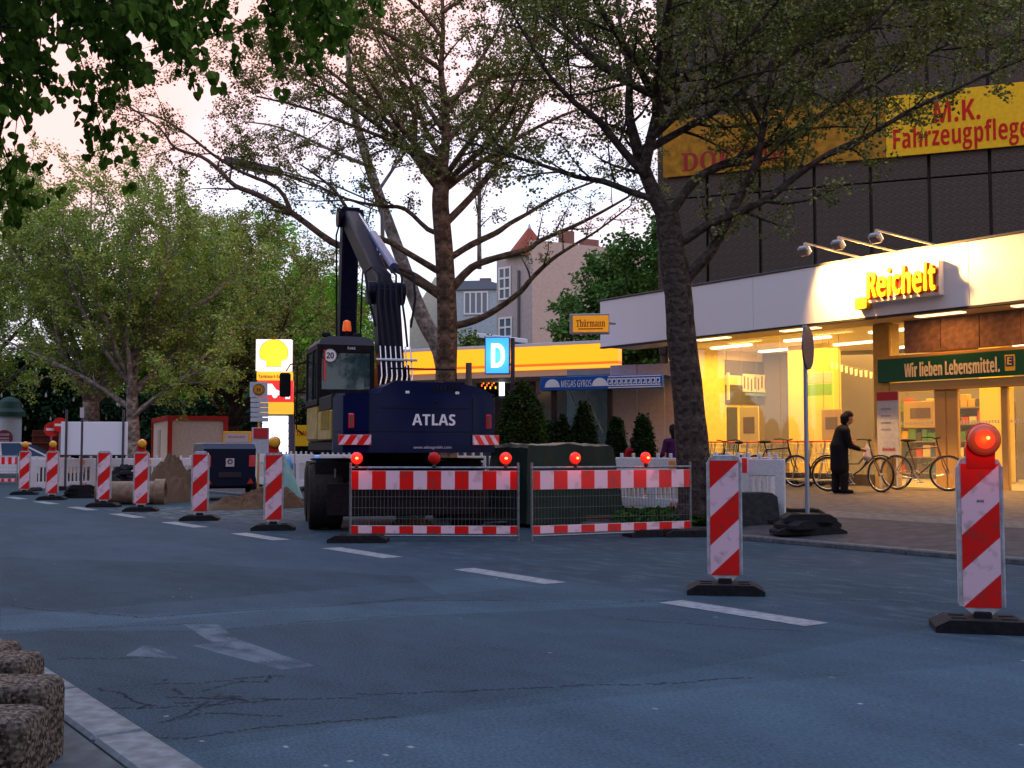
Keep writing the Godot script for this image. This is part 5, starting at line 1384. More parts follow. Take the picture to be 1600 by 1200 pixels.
func houses() -> void:
	var t := thing("gabled_house", "tall beige house with red pointed turret roof", "house", base_at(832, 72.0), YAW - 0.75)
	var top := local(t, 832, 396).y
	var m := MB.new(); var lw: float = local(t, 776, 450).x
	m.box(Vector3(lw / 2, top / 2, -4.0), Vector3(absf(lw), top, 8.0)); part(t, "street_front", m, mat(0.38, 0.36, 0.35, 0.85, 0.0, "soft", 0.2))
	windowed(t, 781, 798, 420, 466, 0.02, 2, 3); windowed(t, 781, 800, 498, 540, 0.02, 2, 3)
	m = MB.new(); m.x = Transform3D(Basis(Vector3.UP, 1.25), Vector3.ZERO)
	m.box(Vector3(4.6, (top + 0.9) / 2, -0.2), Vector3(9.2, top + 0.9, 0.4)); part(t, "gable_wall", m, mat(0.52, 0.42, 0.35, 0.85, 0.0, "soft", 0.2))
	var ap := local(t, 823, 348).y
	m = MB.new(); m.x = Transform3D(Basis(Vector3.UP, 0.4), Vector3(lw * 0.42, 0, -1.2))
	m.lathe([Vector2(1.75, top - 0.05), Vector2(1.5, top + 0.25), Vector2(0.05, ap), Vector2(0, ap)], 8); var rf := part(t, "turret_roof", m, mat(0.32, 0.08, 0.05, 0.8, 0.0, "cloud", 0.8))
	m = MB.new(); m.x = Transform3D(Basis(), Vector3(lw * 0.42, 0, -1.2)); m.lathe([Vector2(0.26, ap - 0.5), Vector2(0.02, ap + 0.25), Vector2(0, ap + 0.25)], 8); part(rf, "finial", m, mat(0.25, 0.32, 0.38, 0.4, 0.4))
	m = MB.new(); m.x = Transform3D(Basis(Vector3.UP, 1.25), Vector3.ZERO); m.box(Vector3(3.2, top + 1.3, -1.0), Vector3(0.9, 1.2, 0.6)); m.box(Vector3(5.0, top + 1.1, -1.0), Vector3(1.2, 0.8, 0.6)); part(t, "chimney", m, mat(0.2, 0.1, 0.08, 0.8))
	m = MB.new(); var dx: float = local(t, 812, 500).x; m.rod([Vector3(dx, top - 1.0, 0.1), Vector3(dx, 5.5, 0.1), Vector3(dx + 0.4, 5.0, 0.1), Vector3(dx + 0.4, 0.2, 0.1)], 0.09); part(t, "downpipe", m, mat(0.08, 0.09, 0.1, 0.5))
	t = thing("blue_grey_house", "pale blue house with dormer windows behind the trunk", "house", base_at(740, 90.0), YAW - 0.15)
	var a := local(t, 690, 472); var b := local(t, 779, 450)
	m = MB.new(); m.box(Vector3((a.x + b.x) / 2, b.y / 2, -4), Vector3(b.x - a.x, b.y, 8)); part(t, "wall", m, mat(0.35, 0.45, 0.5, 0.8, 0.0, "soft", 0.2))
	m = MB.new(); m.x = Transform3D(Basis(), Vector3((a.x + b.x) / 2, b.y, 0)); var hw := (b.x - a.x) / 2
	m.prism(PackedVector2Array([Vector2(-hw - 0.2, -0.1), Vector2(hw + 0.2, -0.1), Vector2(hw, 0.35), Vector2(hw * 0.6, 0.62), Vector2(-hw * 0.6, 0.62), Vector2(-hw, 0.35)]), -8.2, 0.2); part(t, "roof", m, mat(0.12, 0.15, 0.2, 0.6))
	windowed(t, 726, 762, 457, 490, 0.03, 4, 1)
	m = MB.new(); m.box(Vector3(local(t, 752, 440).x, b.y + 0.75, -2), Vector3(0.9, 0.7, 0.6)); part(t, "chimney", m, mat(0.15, 0.1, 0.1))
	t = thing("cream_house", "cream gabled house half hidden behind the trunks", "house", base_at(668, 95.0), YAW)
	a = local(t, 640, 500); b = local(t, 705, 470); var pk := local(t, 680, 432)
	m = MB.new(); m.prism(PackedVector2Array([Vector2(a.x, 0), Vector2(b.x, 0), Vector2(b.x, b.y), Vector2(pk.x, pk.y), Vector2(a.x, a.y)]), -8, 0); part(t, "wall", m, mat(0.45, 0.47, 0.4, 0.8, 0.0, "soft", 0.2))
	windowed(t, 660, 672, 500, 520, 0.03, 2, 2)
	t = thing("flat_shed", "low shed with pale sloping roof edge above the canopy", "building", base_at(750, 60.0), YAW - 0.2)
	a = local(t, 722, 523); b = local(t, 815, 534)
	m = MB.new(); m.prism(PackedVector2Array([Vector2(a.x, 0), Vector2(b.x, 0), Vector2(b.x, b.y), Vector2(a.x + 0.5, a.y), Vector2(a.x, a.y - 0.5)]), -5, 0); part(t, "wall", m, mat(0.1, 0.1, 0.14, 0.8))
	m = MB.new(); m.bar(Vector3(a.x + 0.4, a.y, 0.1), Vector3(b.x + 0.3, b.y, 0.1), 0.4, 0.25); part(t, "roof_edge", m, mat(0.55, 0.62, 0.68, 0.6))
	t = thing("apartment_terrace", "long row of apartment houses on the near side of the street", "building", Vector3(-11.0, 0, -6))
	m = MB.new(); m.box(Vector3(-4, 7.0, 0), Vector3(8, 14, 70)); part(t, "walls", m, mat(0.2, 0.18, 0.16, 0.9, 0.0, "soft", 0.2))
	m = MB.new(); m.x = Transform3D(Basis(), Vector3(-4, 14, 0)); m.prism(PackedVector2Array([Vector2(-4.3, 0), Vector2(4.3, 0), Vector2(0, 3.5)]), -35.2, 35.2); part(t, "roof", m, mat(0.12, 0.06, 0.05, 0.9))
	for r in 4:
		for k in 20:
			m = MB.new(); m.box(Vector3(0.02, 2.2 + r * 3.1, -33 + k * 3.45), Vector3(0.08, 1.6, 1.2), 0.02); part(t, "window", m, mat(0.05, 0.06, 0.07, 0.1))
	# long park wall and hedge that close the far end of the street
	t = thing("garden_wall", "grey garden wall below the trees at the far end", "wall", base_at(250, 66.0), YAW)
	m = MB.new(); m.box(Vector3(0, 0.8, 0), Vector3(46, 1.6, 0.3), 0.02); part(t, "masonry", m, mat(0.13, 0.14, 0.13, 0.9, 0.0, "cloud", 0.3))
	m = MB.new(); m.box(Vector3(0, 1.65, 0), Vector3(46, 0.12, 0.42), 0.02); part(t, "coping", m, mat(0.18, 0.18, 0.17, 0.9))
	t = thing("glazed_hall", "pale grey-green hall wall behind the filling station sign", "building", base_at(480, 62.0), YAW)
	m = MB.new(); m.box(Vector3(0, 2.2, -2), Vector3(7.0, 4.4, 4.0)); part(t, "wall", m, mat(0.22, 0.26, 0.25, 0.7, 0.0, "soft", 0.2))
	m = MB.new(); m.box(Vector3(0, 4.45, -2), Vector3(7.3, 0.2, 4.3), 0.02); part(t, "roof", m, mat(0.1, 0.1, 0.1))

func road_works() -> void:
	var spots := [[1535, 985, -0.92, 2, "tallest-lamped delineator with red lamp on the dashed lane line, standing apart"], [1133, 927, -0.72, 0, "striped delineator without a lamp in front of the concrete block"], [427, 828, -0.52, 1, "striped delineator with yellow lamp beside the excavator wheel"], [312, 813, -0.5, 0, "striped delineator without a lamp beside the compressor trailer"], [220, 799, -0.5, 1, "striped delineator with yellow lamp in front of the dirt heap"], [162, 792, -0.5, 0, "striped delineator without a lamp in front of the clay pipe"], [81, 781, -0.42, 1, "striped delineator with yellow lamp in front of the slotted barrier"], [38, 773, -0.42, 1, "striped delineator with yellow lamp at the end by the car"]]
	for i in spots.size():
		var s: Array = spots[i]
		delineator(gp(s[0], s[1]), s[2], s[4], i, s[3])
	# lens side faces the lane: mesh barriers round the excavator
	barrier(gp(545, 845), gp(812, 846), "red and white mesh barrier with three red lamps behind the excavator's tail", [[-1.07, true], [0.0, false], [0.98, true]])
	barrier(gp(829, 846), gp(1081, 836), "red and white mesh barrier with two red lamps in front of the green tarpaulin", [[-0.62, true], [0.53, true]])
	barrier(gp(-40, 757), gp(27, 757), "red and white mesh barrier beside the white car", [])
	# rubber feet
	for f in [[560, 847, -0.62, "flat black rubber foot under the barrier with three lamps"], [1020, 838, -0.35, "ribbed black rubber foot by the barrier's end, next to the trunk"], [1078, 838, -0.5, "ribbed black rubber foot beside the lampless near delineator"], [1248, 826, -0.9, "black rubber foot lying beside the round sign's base"]]:
		var t := thing("rubber_foot", f[3], "rubber foot", gp(f[0], f[1]) + Vector3(0, gh(gp(f[0], f[1]).x), 0), f[2], "loose rubber feet")
		var m := MB.new(); foot_plate(m, 0.8, 0.38, 0.1); part(t, "plate", m, rubber())
		m = MB.new()
		for i in 7: m.box(Vector3(-0.3 + i * 0.1, 0.075, 0.16), Vector3(0.025, 0.05, 0.08), 0.006)
		part(t, "ribs", m, rubber())
	# white plastic panels: across the dig, then along the pavement
	var x := 8.0
	for i in 3:
		plastic_panel(Vector3(x, 0, -35.5 + i * 0.1), Vector3(x + 1.95, 0, -35.6 + i * 0.1), ["slotted white plastic barrier behind the far delineators", "slotted white plastic barrier behind the clay pipe", "slotted white plastic barrier behind the dirt heap"][i], true); x += 2.0
	for i in 12:
		var u := 35.0 - i * 1.98
		var y := gh(13.2)
		plastic_panel(Vector3(13.25 + rng.randf_range(-0.08, 0.08), y, -u), Vector3(13.25 + rng.randf_range(-0.08, 0.08), y, -u + 1.95), "white plastic barrier panel in the row along the pavement", i % 2 == 0)
	plastic_panel(Vector3(12.5, 0.15, -12.1), Vector3(13.75, 0.2, -11.9), "short barrier panel with orange-red stripes on the concrete block", false, true)
	var t := thing("concrete_block", "dark grey concrete foot block below the striped end panel", "block", Vector3(12.85, 0.12, -11.65), -0.5)
	var m := MB.new(); m.prism(PackedVector2Array([Vector2(-0.4, 0), Vector2(0.4, 0), Vector2(0.36, 0.42), Vector2(0.28, 0.48), Vector2(-0.28, 0.48), Vector2(-0.36, 0.42)]), -0.25, 0.25); part(t, "body", m, mat(0.045, 0.048, 0.052, 0.9, 0.0, "cloud", 1.5, 0.4))
	# dirt, debris, pipe
	t = thing("dirt_heap", "tall brown heap of dug-out earth behind the delineators", "dirt heap", gp(266, 783)); heap(t, "earth", 0.68, 0.75, 0.95, mat(0.27, 0.18, 0.11, 0.95, 0.0, "speck", 0.8, 0.6), 3)
	t = thing("dirt_heap", "low reddish heap of earth beside the excavator wheel", "dirt heap", gp(420, 793)); heap(t, "earth", 0.85, 0.6, 0.45, mat(0.26, 0.15, 0.085, 0.95, 0.0, "speck", 0.8, 0.6), 8)
	t = thing("dirt_heap", "small flat spill of earth under the compressor trailer", "dirt heap", gp(368, 795)); heap(t, "earth", 0.7, 0.5, 0.25, mat(0.26, 0.16, 0.09, 0.95, 0.0, "speck", 0.8, 0.6), 12)
	t = thing("rubble_heap", "heap of black broken asphalt pieces by the clay pipe", "rubble", gp(195, 775))
	for i in 40:
		m = MB.new(); var rr := rng.randf(); var an := rng.randf() * TAU
		m.x = Transform3D(any_turn(), Vector3(cos(an) * rr * 0.8, (1.0 - rr) * 0.75 + 0.06, sin(an) * rr * 0.6)); var s := rng.randf_range(0.12, 0.3)
		m.box(Vector3.ZERO, Vector3(s, s * 0.4, s * 0.8), s * 0.08); part(t, "chunk", m, mat(0.03, 0.032, 0.035, 0.9, 0.0, "cloud", 2.0))
	heap(t, "core", 0.8, 0.6, 0.65, mat(0.035, 0.035, 0.038, 0.95, 0.0, "speck", 1.0, 0.4), 5)
	t = thing("clay_pipe", "large tan pipe lying on the ground before the dirt heap", "pipe", gp(205, 788), YAW + 0.15)
	m = MB.new(); m.x = Transform3D(Basis(Vector3.FORWARD, PI / 2), Vector3(-0.75, 0.26, 0)); m.lathe([Vector2(0.2, 0), Vector2(0.26, 0), Vector2(0.26, 1.25), Vector2(0.31, 1.27), Vector2(0.31, 1.5), Vector2(0.22, 1.5), Vector2(0.2, 0)], 28); part(t, "barrel", m, mat(0.3, 0.21, 0.14, 0.7, 0.0, "cloud", 1.0))
	# sign board on two posts
	t = thing("sign_board", "large blank white board on two dark posts", "board", gp(147, 766), YAW + 0.05)
	var q0 := local(t, 95, 659); var q1 := local(t, 198, 711)
	m = MB.new(); m.box(Vector3((q0.x + q1.x) / 2, (q0.y + q1.y) / 2, -0.05), Vector3(q1.x - q0.x, q0.y - q1.y, 0.04), 0.01); part(t, "board", m, mat(0.72, 0.75, 0.8, 0.6))
	for px in [103, 192]:
		m = MB.new(); var xx: float = local(t, px, 700).x; m.cyl(Vector3(xx, 0, 0), Vector3(xx, local(t, px, 640).y, 0), 0.035); part(t, "post", m, mat(0.06, 0.065, 0.08, 0.5, 0.4))
		m = MB.new(); m.x = Transform3D(Basis(), Vector3(xx, 0, 0)); foot_plate(m, 0.8, 0.4, 0.12); part(t, "foot", m, rubber())
	t = thing("sign_post", "thin dark post with small plate on stacked rubber feet", "sign", gp(126, 778), YAW)
	m = MB.new(); m.cyl(Vector3(0, 0, 0), Vector3(0, local(t, 126, 638).y, 0), 0.03); part(t, "post", m, mat(0.06, 0.065, 0.09, 0.5, 0.4))
	m = MB.new(); m.box(Vector3(0, local(t, 126, 645).y, 0.035), Vector3(0.1, 0.26, 0.02), 0.005); part(t, "plate", m, mat(0.5, 0.45, 0.48, 0.5))
	for i in 3:
		m = MB.new(); m.x = Transform3D(Basis(Vector3.UP, i * 0.25), Vector3(0, i * 0.11, 0)); foot_plate(m, 0.85 - 0.1 * i, 0.42, 0.11); part(t, "foot", m, rubber())
	# rust-coloured skip with round signs behind it
	t = thing("rusty_container", "rust-red slatted container behind the car", "container", base_at(72, 44.0), YAW + 0.1)
	m = MB.new(); m.box(Vector3(0, 1.0, -0.8), Vector3(1.1, 1.95, 1.6), 0.03)
	part(t, "body", m, mat(0.09, 0.025, 0.015, 0.8, 0.0, "cloud", 0.8))
	for i in 6:
		m = MB.new(); m.box(Vector3(0, 0.35 + i * 0.28, 0.02), Vector3(1.12, 0.07, 0.06), 0.01); part(t, "rib", m, mat(0.14, 0.035, 0.02, 0.8, 0.0, "cloud", 0.8))
	for e in [[80, 671, "round red sign leaning over the rusty container, lower one"], [93, 664, "round red sign leaning over the rusty container, upper one"]]:
		t = thing("round_sign", e[2], "sign", base_at(e[0], 41.0), YAW + 0.6)
		var sy := pz(e[0], e[1], 41).y
		m = MB.new(); m.x = Transform3D(Basis(Vector3.RIGHT, PI / 2), Vector3(0, sy, 0.03)); m.lathe([Vector2(0, -0.01), Vector2(0.27, -0.01), Vector2(0.27, 0.01), Vector2(0, 0.012)], 24); var dd := part(t, "disc", m, mat(0.5, 0.02, 0.02, 0.4))
		m = MB.new(); m.box(Vector3(0, sy, 0.045), Vector3(0.4, 0.09, 0.004)); part(dd, "bar", m, mat(0.7, 0.7, 0.7, 0.4))
		m = MB.new(); m.cyl(Vector3(0, 0, 0), Vector3(0, sy + 0.2, 0), 0.03); part(t, "post", m, mat(0.2, 0.2, 0.2, 0.4, 0.6))
	# site office
	t = thing("site_container", "cream site office container with red corner frame", "container", base_at(263, 48.0), YAW + 0.42)
	m = MB.new(); m.box(Vector3(1.22, 1.3, -3.0), Vector3(2.36, 2.4, 5.9)); part(t, "walls", m, mat(0.8, 0.73, 0.64, 0.6, 0.0, "soft", 0.4))
	var rf := mat(0.5, 0.035, 0.025, 0.5)
	for e in [[0.05, 0.0], [2.4, 0.0], [0.05, -6.0], [2.4, -6.0]]:
		m = MB.new(); m.box(Vector3(e[0], 1.3, e[1]), Vector3(0.18, 2.56, 0.18), 0.01); part(t, "corner_post", m, rf)
	m = MB.new(); m.box(Vector3(1.22, 2.56, 0), Vector3(2.54, 0.2, 0.14), 0.01); m.box(Vector3(0.02, 2.562, -3), Vector3(0.14, 0.2, 5.98), 0.01); m.box(Vector3(1.22, 2.62, -3), Vector3(2.3, 0.06, 5.8)); part(t, "roof_frame", m, rf)
	m = MB.new(); m.box(Vector3(1.22, 0.06, 0.0), Vector3(2.5, 0.14, 0.13), 0.01); m.box(Vector3(0.02, 0.062, -3), Vector3(0.13, 0.14, 5.9), 0.01); part(t, "floor_frame", m, rf)
	m = MB.new(); m.box(Vector3(0.03, 1.1, -3.6), Vector3(0.05, 2.0, 0.9), 0.01); var dr := part(t, "door", m, mat(0.55, 0.46, 0.38, 0.6))
	m = MB.new(); m.box(Vector3(-0.01, 1.1, -3.3), Vector3(0.04, 0.04, 0.14), 0.01); part(dr, "handle", m, mat(0.2, 0.2, 0.2, 0.4, 0.6))
	# compressor trailer
	t = thing("compressor_trailer", "small dark blue compressor trailer with red lights", "trailer", gp(358, 782), -0.2)
	var bl := mat(0.012, 0.016, 0.04, 0.35, 0.0, "soft", 0.8)
	m = MB.new(); m.x = Transform3D(Basis(Vector3.UP, -PI / 2), Vector3(0, 0, 0))
	m.prism(PackedVector2Array([Vector2(0, 0.35), Vector2(0.06, 1.25), Vector2(-0.1, 1.36), Vector2(-1.5, 1.36), Vector2(-1.75, 0.95), Vector2(-1.8, 0.35)]), -0.62, 0.62); part(t, "housing", m, bl)
	m = MB.new(); m.box(Vector3(0, 1.375, -0.78), Vector3(1.18, 0.03, 1.3), 0.01); part(t, "lid", m, mat(0.3, 0.33, 0.4, 0.4))
	for s in [-1.0, 1.0]:
		m = MB.new(); m.box(Vector3(s * 0.53, 0.95, 0.04), Vector3(0.15, 0.28, 0.06), 0.01); part(t, "tail_light", m, mat(0.6, 0.05, 0.06, 0.25))
		m = MB.new(); m.x = Transform3D(Basis(), Vector3(s * 0.5, 0.46, 0.02)); m.prism(PackedVector2Array([Vector2(-0.08, -0.06), Vector2(0.08, -0.06), Vector2(0, 0.08)]), 0, 0.02); part(t, "triangle_reflector", m, mat(0.6, 0.03, 0.02, 0.25))
		var w := Node3D.new(); w.name = "wheel"; t.add_child(w, true); w.position = Vector3(s * 0.7, 0.3, -0.9); w.rotation.z = -s * PI / 2
		m = MB.new(); m.lathe([Vector2(0.15, -0.08), Vector2(0.28, -0.09), Vector2(0.3, -0.05), Vector2(0.3, 0.05), Vector2(0.28, 0.09), Vector2(0.15, 0.08)], 22); part(w, "tyre", m, mat(0.02, 0.02, 0.02, 0.9))
		m = MB.new(); m.lathe([Vector2(0.15, 0.06), Vector2(0.1, 0.02), Vector2(0, 0.04)], 16); part(w, "rim", m, mat(0.3, 0.3, 0.3, 0.5, 0.5))
	m = MB.new(); m.box(Vector3(0, 0.92, 0.05), Vector3(0.2, 0.2, 0.01)); var lab := part(t, "maker_plate", m, mat(0.5, 0.5, 0.52, 0.5))
	m = MB.new(); m.torus(Vector3(0, 0.94, 0.06), 0.05, 0.014, 16, 5); part(lab, "ring", m, mat(0.05, 0.05, 0.06))
	m = MB.new(); m.box(Vector3(0, 0.62, 0.03), Vector3(0.55, 0.13, 0.02), 0.005); part(t, "number_plate", m, mat(0.035, 0.03, 0.035, 0.5))
	m = MB.new(); m.bar(Vector3(0, 0.4, -1.7), Vector3(0, 0.45, -2.8), 0.08, 0.08); m.box(Vector3(0, 0.3, -0.9), Vector3(1.3, 0.08, 0.1)); part(t, "drawbar", m, mat(0.05, 0.05, 0.05, 0.5))
	# bagged heap and the blue pipe
	t = thing("sheeted_pile", "pile under a crumpled mint-green plastic sheet", "pile", gp(438, 782)); heap(t, "sheet", 0.55, 0.5, 1.0, mat(0.2, 0.42, 0.4, 0.3), 17)
	t = thing("blue_pipe", "thick light blue plastic pipe behind the excavator wheel", "pipe", gp(490, 772), YAW)
	m = MB.new(); m.x = Transform3D(Basis(Vector3.FORWARD, PI / 2), Vector3(-0.75, 0.78, 0)); m.lathe([Vector2(0.24, 0), Vector2(0.3, 0), Vector2(0.3, 1.45), Vector2(0.24, 1.45), Vector2(0.24, 0)], 24); part(t, "barrel", m, mat(0.1, 0.32, 0.62, 0.35))
	m = MB.new(); m.x = Transform3D(Basis(Vector3.FORWARD, PI / 2), Vector3(-0.6, 0.26, 0.1)); m.lathe([Vector2(0.2, 0), Vector2(0.26, 0), Vector2(0.26, 1.3), Vector2(0.2, 1.3), Vector2(0.2, 0)], 24); part(t, "lower_barrel", m, mat(0.07, 0.22, 0.5, 0.35))
	# tarpaulin over a pallet stack
	var ta := gp(808, 828); var tb := gp(946, 822)
	t = thing("tarpaulin_stack", "stack covered with a dark green tarpaulin behind the barrier", "tarpaulin", (ta + tb) / 2 + Vector3(0.5, 0, -0.9), turn_of(ta, tb))
	var fn := FastNoiseLite.new(); fn.seed = 6; fn.frequency = 0.8
	m = MB.new(); var gx := 44; var gz := 26; var P := []
	for i in gx + 1:
		var row := []
		for k in gz + 1:
			var a := float(i) / gx * 2.0 - 1.0; var b := float(k) / gz * 2.0 - 1.0
			var d := maxf(absf(a), absf(b))
			var y := 1.32 if d < 0.62 else lerpf(1.32, 0.05, (d - 0.62) / 0.38)
			var sc := 0.62 + 0.0 if d < 0.62 else 0.0
			var px := clampf(a / 0.62, -1.0, 1.0) * 0.85 + (a - clampf(a, -0.62, 0.62)) * 0.25; var pzz := clampf(b / 0.62, -1.0, 1.0) * 0.6 + (b - clampf(b, -0.62, 0.62)) * 0.25
			var nn := fn.get_noise_3d(px * 1.6, y * 0.6, pzz * 1.6)
			row.append(Vector3(px + nn * 0.05 * (1.0 if d > 0.6 else 0.2) + sc * 0.0, y + nn * 0.07, pzz + fn.get_noise_3d(px * 3.0, y, 7.0) * 0.05))
		P.append(row)
	for i in gx:
		for k in gz: m.quad(P[i][k + 1], P[i + 1][k + 1], P[i + 1][k], P[i][k])
	part(t, "sheet", m, mat(0.016, 0.036, 0.026, 0.5, 0.0, "soft", 1.0))
	t = thing("plank_stack", "short stack of weathered planks behind the barrier", "planks", gp(945, 822) + Vector3(0.15, 0, -0.3), -0.5)
	for i in 7:
		m = MB.new(); m.x = Transform3D(Basis(Vector3.UP, rng.randf_range(-0.12, 0.12)), Vector3(rng.randf_range(-0.15, 0.15), 0.03 + 0.055 * (i / 2), -0.12 + 0.22 * (i % 2))); m.box(Vector3.ZERO, Vector3(1.1 + rng.randf() * 0.3, 0.045, 0.18), 0.006); part(t, "plank", m, mat(0.13, 0.09, 0.065, 0.85, 0.0, "cloud", 1.5))
	t = thing("sand_bag", "sand heap with a mint sheet glimpsed through the mesh", "sand", gp(640, 828) + Vector3(0.25, 0, -0.4)); heap(t, "sand", 0.4, 0.3, 0.22, mat(0.25, 0.17, 0.1, 0.95, 0.0, "speck", 1.0), 2)
	m = MB.new(); m.ell(Vector3(0.02, 0.2, -0.02), Vector3(0.26, 0.14, 0.2), 14); part(t, "sheet", m, mat(0.14, 0.28, 0.27, 0.4))

func street_things() -> void:
	# squat blocks of exposed aggregate along the near kerb
	var agg := mat(0.2, 0.165, 0.13, 0.9, 0.0, "pebble", 3.4, 0.8)
	var lab := ["squat brown pebble-concrete block beside the kerb, first of the row", "squat brown pebble-concrete block beside the kerb, second of the row", "squat brown pebble-concrete block beside the kerb, third of the row", "squat brown pebble-concrete block beside the kerb, fourth of the row"]
	var rights := [[94, 1125], [117, 1072], [82, 1031], [45, 1013]]
	for i in 4:
		var c := gp(rights[i][0], rights[i][1], 0.4)
		var t := thing("stone_block", lab[i], "block", Vector3(c.x, 0.1, c.z) + Basis(Vector3.UP, YAW) * Vector3(-0.36, 0, -0.1), YAW, "pebble-concrete blocks by the kerb")
		var m := MB.new(); var ring := []
		for y in [[0.0, 1.0], [0.25, 1.0], [0.275, 0.985], [0.292, 0.95], [0.3, 0.88], [0.3, 0.0]]:
			var r := []
			for k in 28:
				var a := TAU * k / 28.0; var ca := cos(a); var sa := sin(a)
				r.append(Vector3(signf(ca) * pow(absf(ca), 0.32) * 0.25 * y[1], y[0], signf(sa) * pow(absf(sa), 0.32) * 0.14 * y[1]))
			ring.append(r)
		for j in 5:
			for k in 28: m.qo(ring[j][k], ring[j][(k + 1) % 28], ring[j + 1][(k + 1) % 28], ring[j + 1][k], Vector3(0, 0.1, 0))
		part(t, "body", m, agg)
	# round sign seen edge-on, on stacked feet
	var t := thing("round_traffic_sign", "round traffic sign seen edge-on on a grey post with rubber feet", "sign", gp(1262, 822, 0.2), 0.0)
	t.position.y = gh(t.position.x)
	var inv := t.transform.affine_inverse()
	var top := inv * pz(1262, 508, t.position.dot(Vector3(-sin(YAW), 0, -cos(YAW))))
	var m := MB.new(); m.cyl(Vector3.ZERO, Vector3(0, top.y, 0), 0.03, -1, 12); part(t, "post", m, mat(0.3, 0.35, 0.42, 0.35, 0.6))
	m = MB.new(); m.x = Transform3D(Basis(Vector3.UP, 0.44) * Basis(Vector3.RIGHT, PI / 2), Vector3(0, top.y - 0.32, 0)); m.x = m.x * Transform3D(Basis(), Vector3(0, 0.04, 0)); m.lathe([Vector2(0, -0.012), Vector2(0.3, -0.012), Vector2(0.3, 0.012), Vector2(0, 0.014)], 32); part(t, "disc", m, mat(0.05, 0.07, 0.11, 0.4, 0.3))
	for i in 3:
		m = MB.new(); m.x = Transform3D(Basis(Vector3.UP, -0.6 + [0.0, 0.5, -0.1][i]), Vector3(0, i * 0.085, 0)); foot_plate(m, 0.95 - 0.12 * i, 0.45, 0.11); part(t, "foot", m, rubber())
	# bicycles
	var b := gp(1440, 768, 0.45)
	bicycle("bicycle", "brown diamond-frame bicycle standing before the entrance doors", Vector3(19.2, gh(19.2), pv(1440, 740, 19.2).z), -PI / 2 + 0.12, mat(0.12, 0.05, 0.03, 0.4, 0.3), 0.25)
	bicycle("bicycle", "dark low-frame bicycle held by the person in black", Vector3(18.35, gh(18.35), pv(1334, 740, 18.35).z), -PI / 2 + 0.3, mat(0.1, 0.1, 0.09, 0.35, 0.5), -0.45, true)
	bicycle("bicycle", "black sloping-frame bicycle beside the shopping trolleys", Vector3(18.9, gh(18.9), pv(1212, 740, 18.9).z), -PI / 2 + 0.1, mat(0.025, 0.022, 0.02, 0.4), 0.1, false)
	bicycle("bicycle", "bicycle showing only its handlebar above the striped end panel", Vector3(18.6, gh(18.6), pv(1145, 740, 18.6).z), -PI / 2 + PI - 0.3, mat(0.1, 0.1, 0.1, 0.4), 0.2, true)
	b = Vector3.ZERO
	# carrier bag on the handlebar
	t = thing("carrier_bag", "pale plastic carrier bag hanging from the held bicycle's handlebar", "bag", pv(1355, 722, 18.3), YAW)
	m = MB.new(); flesh(m, [[Vector3(0, 0.1, 0), Vector3(0.01, 0.25, 0), 0.085, 0.05], [Vector3(0, 0.25, 0), Vector3(0, 0.36, 0), 0.04, 0.015]], 0.02); part(t, "bag", m, mat(0.55, 0.45, 0.42, 0.5))
	# trolleys
	var first := trolley()
	for i in 12:
		var u := 19.3 - i * 0.36
		var o := first if i == 0 else copy_of(first, "shopping_trolley", "", Vector3.ZERO)
		o.position = Vector3(19.35 if i % 2 else 19.38, gh(19.4), -u); o.rotation.y = -PI / 2 + PI / 2 + 0.02
		o.set_meta("label", "wire shopping trolley with red handle nested below the shop window")
	# street lamp behind the excavator
	t = thing("street_lamp", "street lamp with long flat head on a grey mast behind the boom", "street lamp", base_at(600, 25.4, 0.14), YAW)
	var hd := local(t, 352, 250); var he := local(t, 441, 270); var tp := local(t, 597, 322)
	m = MB.new(); m.tube(PackedVector3Array([Vector3(0, 0, 0), Vector3(0, 3, 0), tp]), PackedFloat32Array([0.09, 0.07, 0.045]), 10); part(t, "mast", m, mat(0.25, 0.26, 0.28, 0.5, 0.4))
	m = MB.new(); m.rod([tp, tp.lerp(he, 0.5) + Vector3(0, 0.12, 0), he + Vector3(0, 0.03, 0)], 0.022); m.rod([tp - Vector3(0, 0.15, 0), he - Vector3(0.1, 0.0, 0)], 0.016); part(t, "arm", m, mat(0.12, 0.12, 0.13, 0.5, 0.4))
	m = MB.new(); m.bar(hd, he, 0.26, 0.16); var head := part(t, "lamp_head", m, mat(0.13, 0.12, 0.12, 0.5))
	m = MB.new(); m.bar(hd.lerp(he, 0.08) - Vector3(0, 0.09, 0), hd.lerp(he, 0.82) - Vector3(0, 0.09, 0), 0.2, 0.05); part(head, "diffuser", m, mat(0.4, 0.37, 0.35, 0.4))
	# bus stop sign
	t = thing("bus_stop_sign", "bus stop sign with yellow H disc and timetable plates", "sign", base_at(412, 30.0, 0.2), YAW)
	var put := func(x0: float, x1: float, y0: float, y1: float, z: float, ma: Material, called: String) -> void:
		var g0 := local(t, x0, y0); var g1 := local(t, x1, y1); var mm := MB.new()
		mm.box(Vector3((g0.x + g1.x) / 2, (g0.y + g1.y) / 2, z), Vector3(g1.x - g0.x, g0.y - g1.y, 0.03), 0.005); part(t, called, mm, ma)
	var pw := mat(0.5, 0.54, 0.6, 0.5, 0.0, "soft", 0.6)
	put.call(391, 418, 597, 621, 0.03, pw, "head_plate")
	for i in 5: put.call(392, 419.5, 622 + i * 7.6, 628.6 + i * 7.6, 0.03, pw, "line_plate")
	put.call(394, 420.5, 668, 709, 0.03, pw, "timetable_case"); put.call(397, 419, 669, 685, 0.05, mat(0.45, 0.03, 0.04, 0.5), "red_notice")
	var hc := local(t, 405, 609)
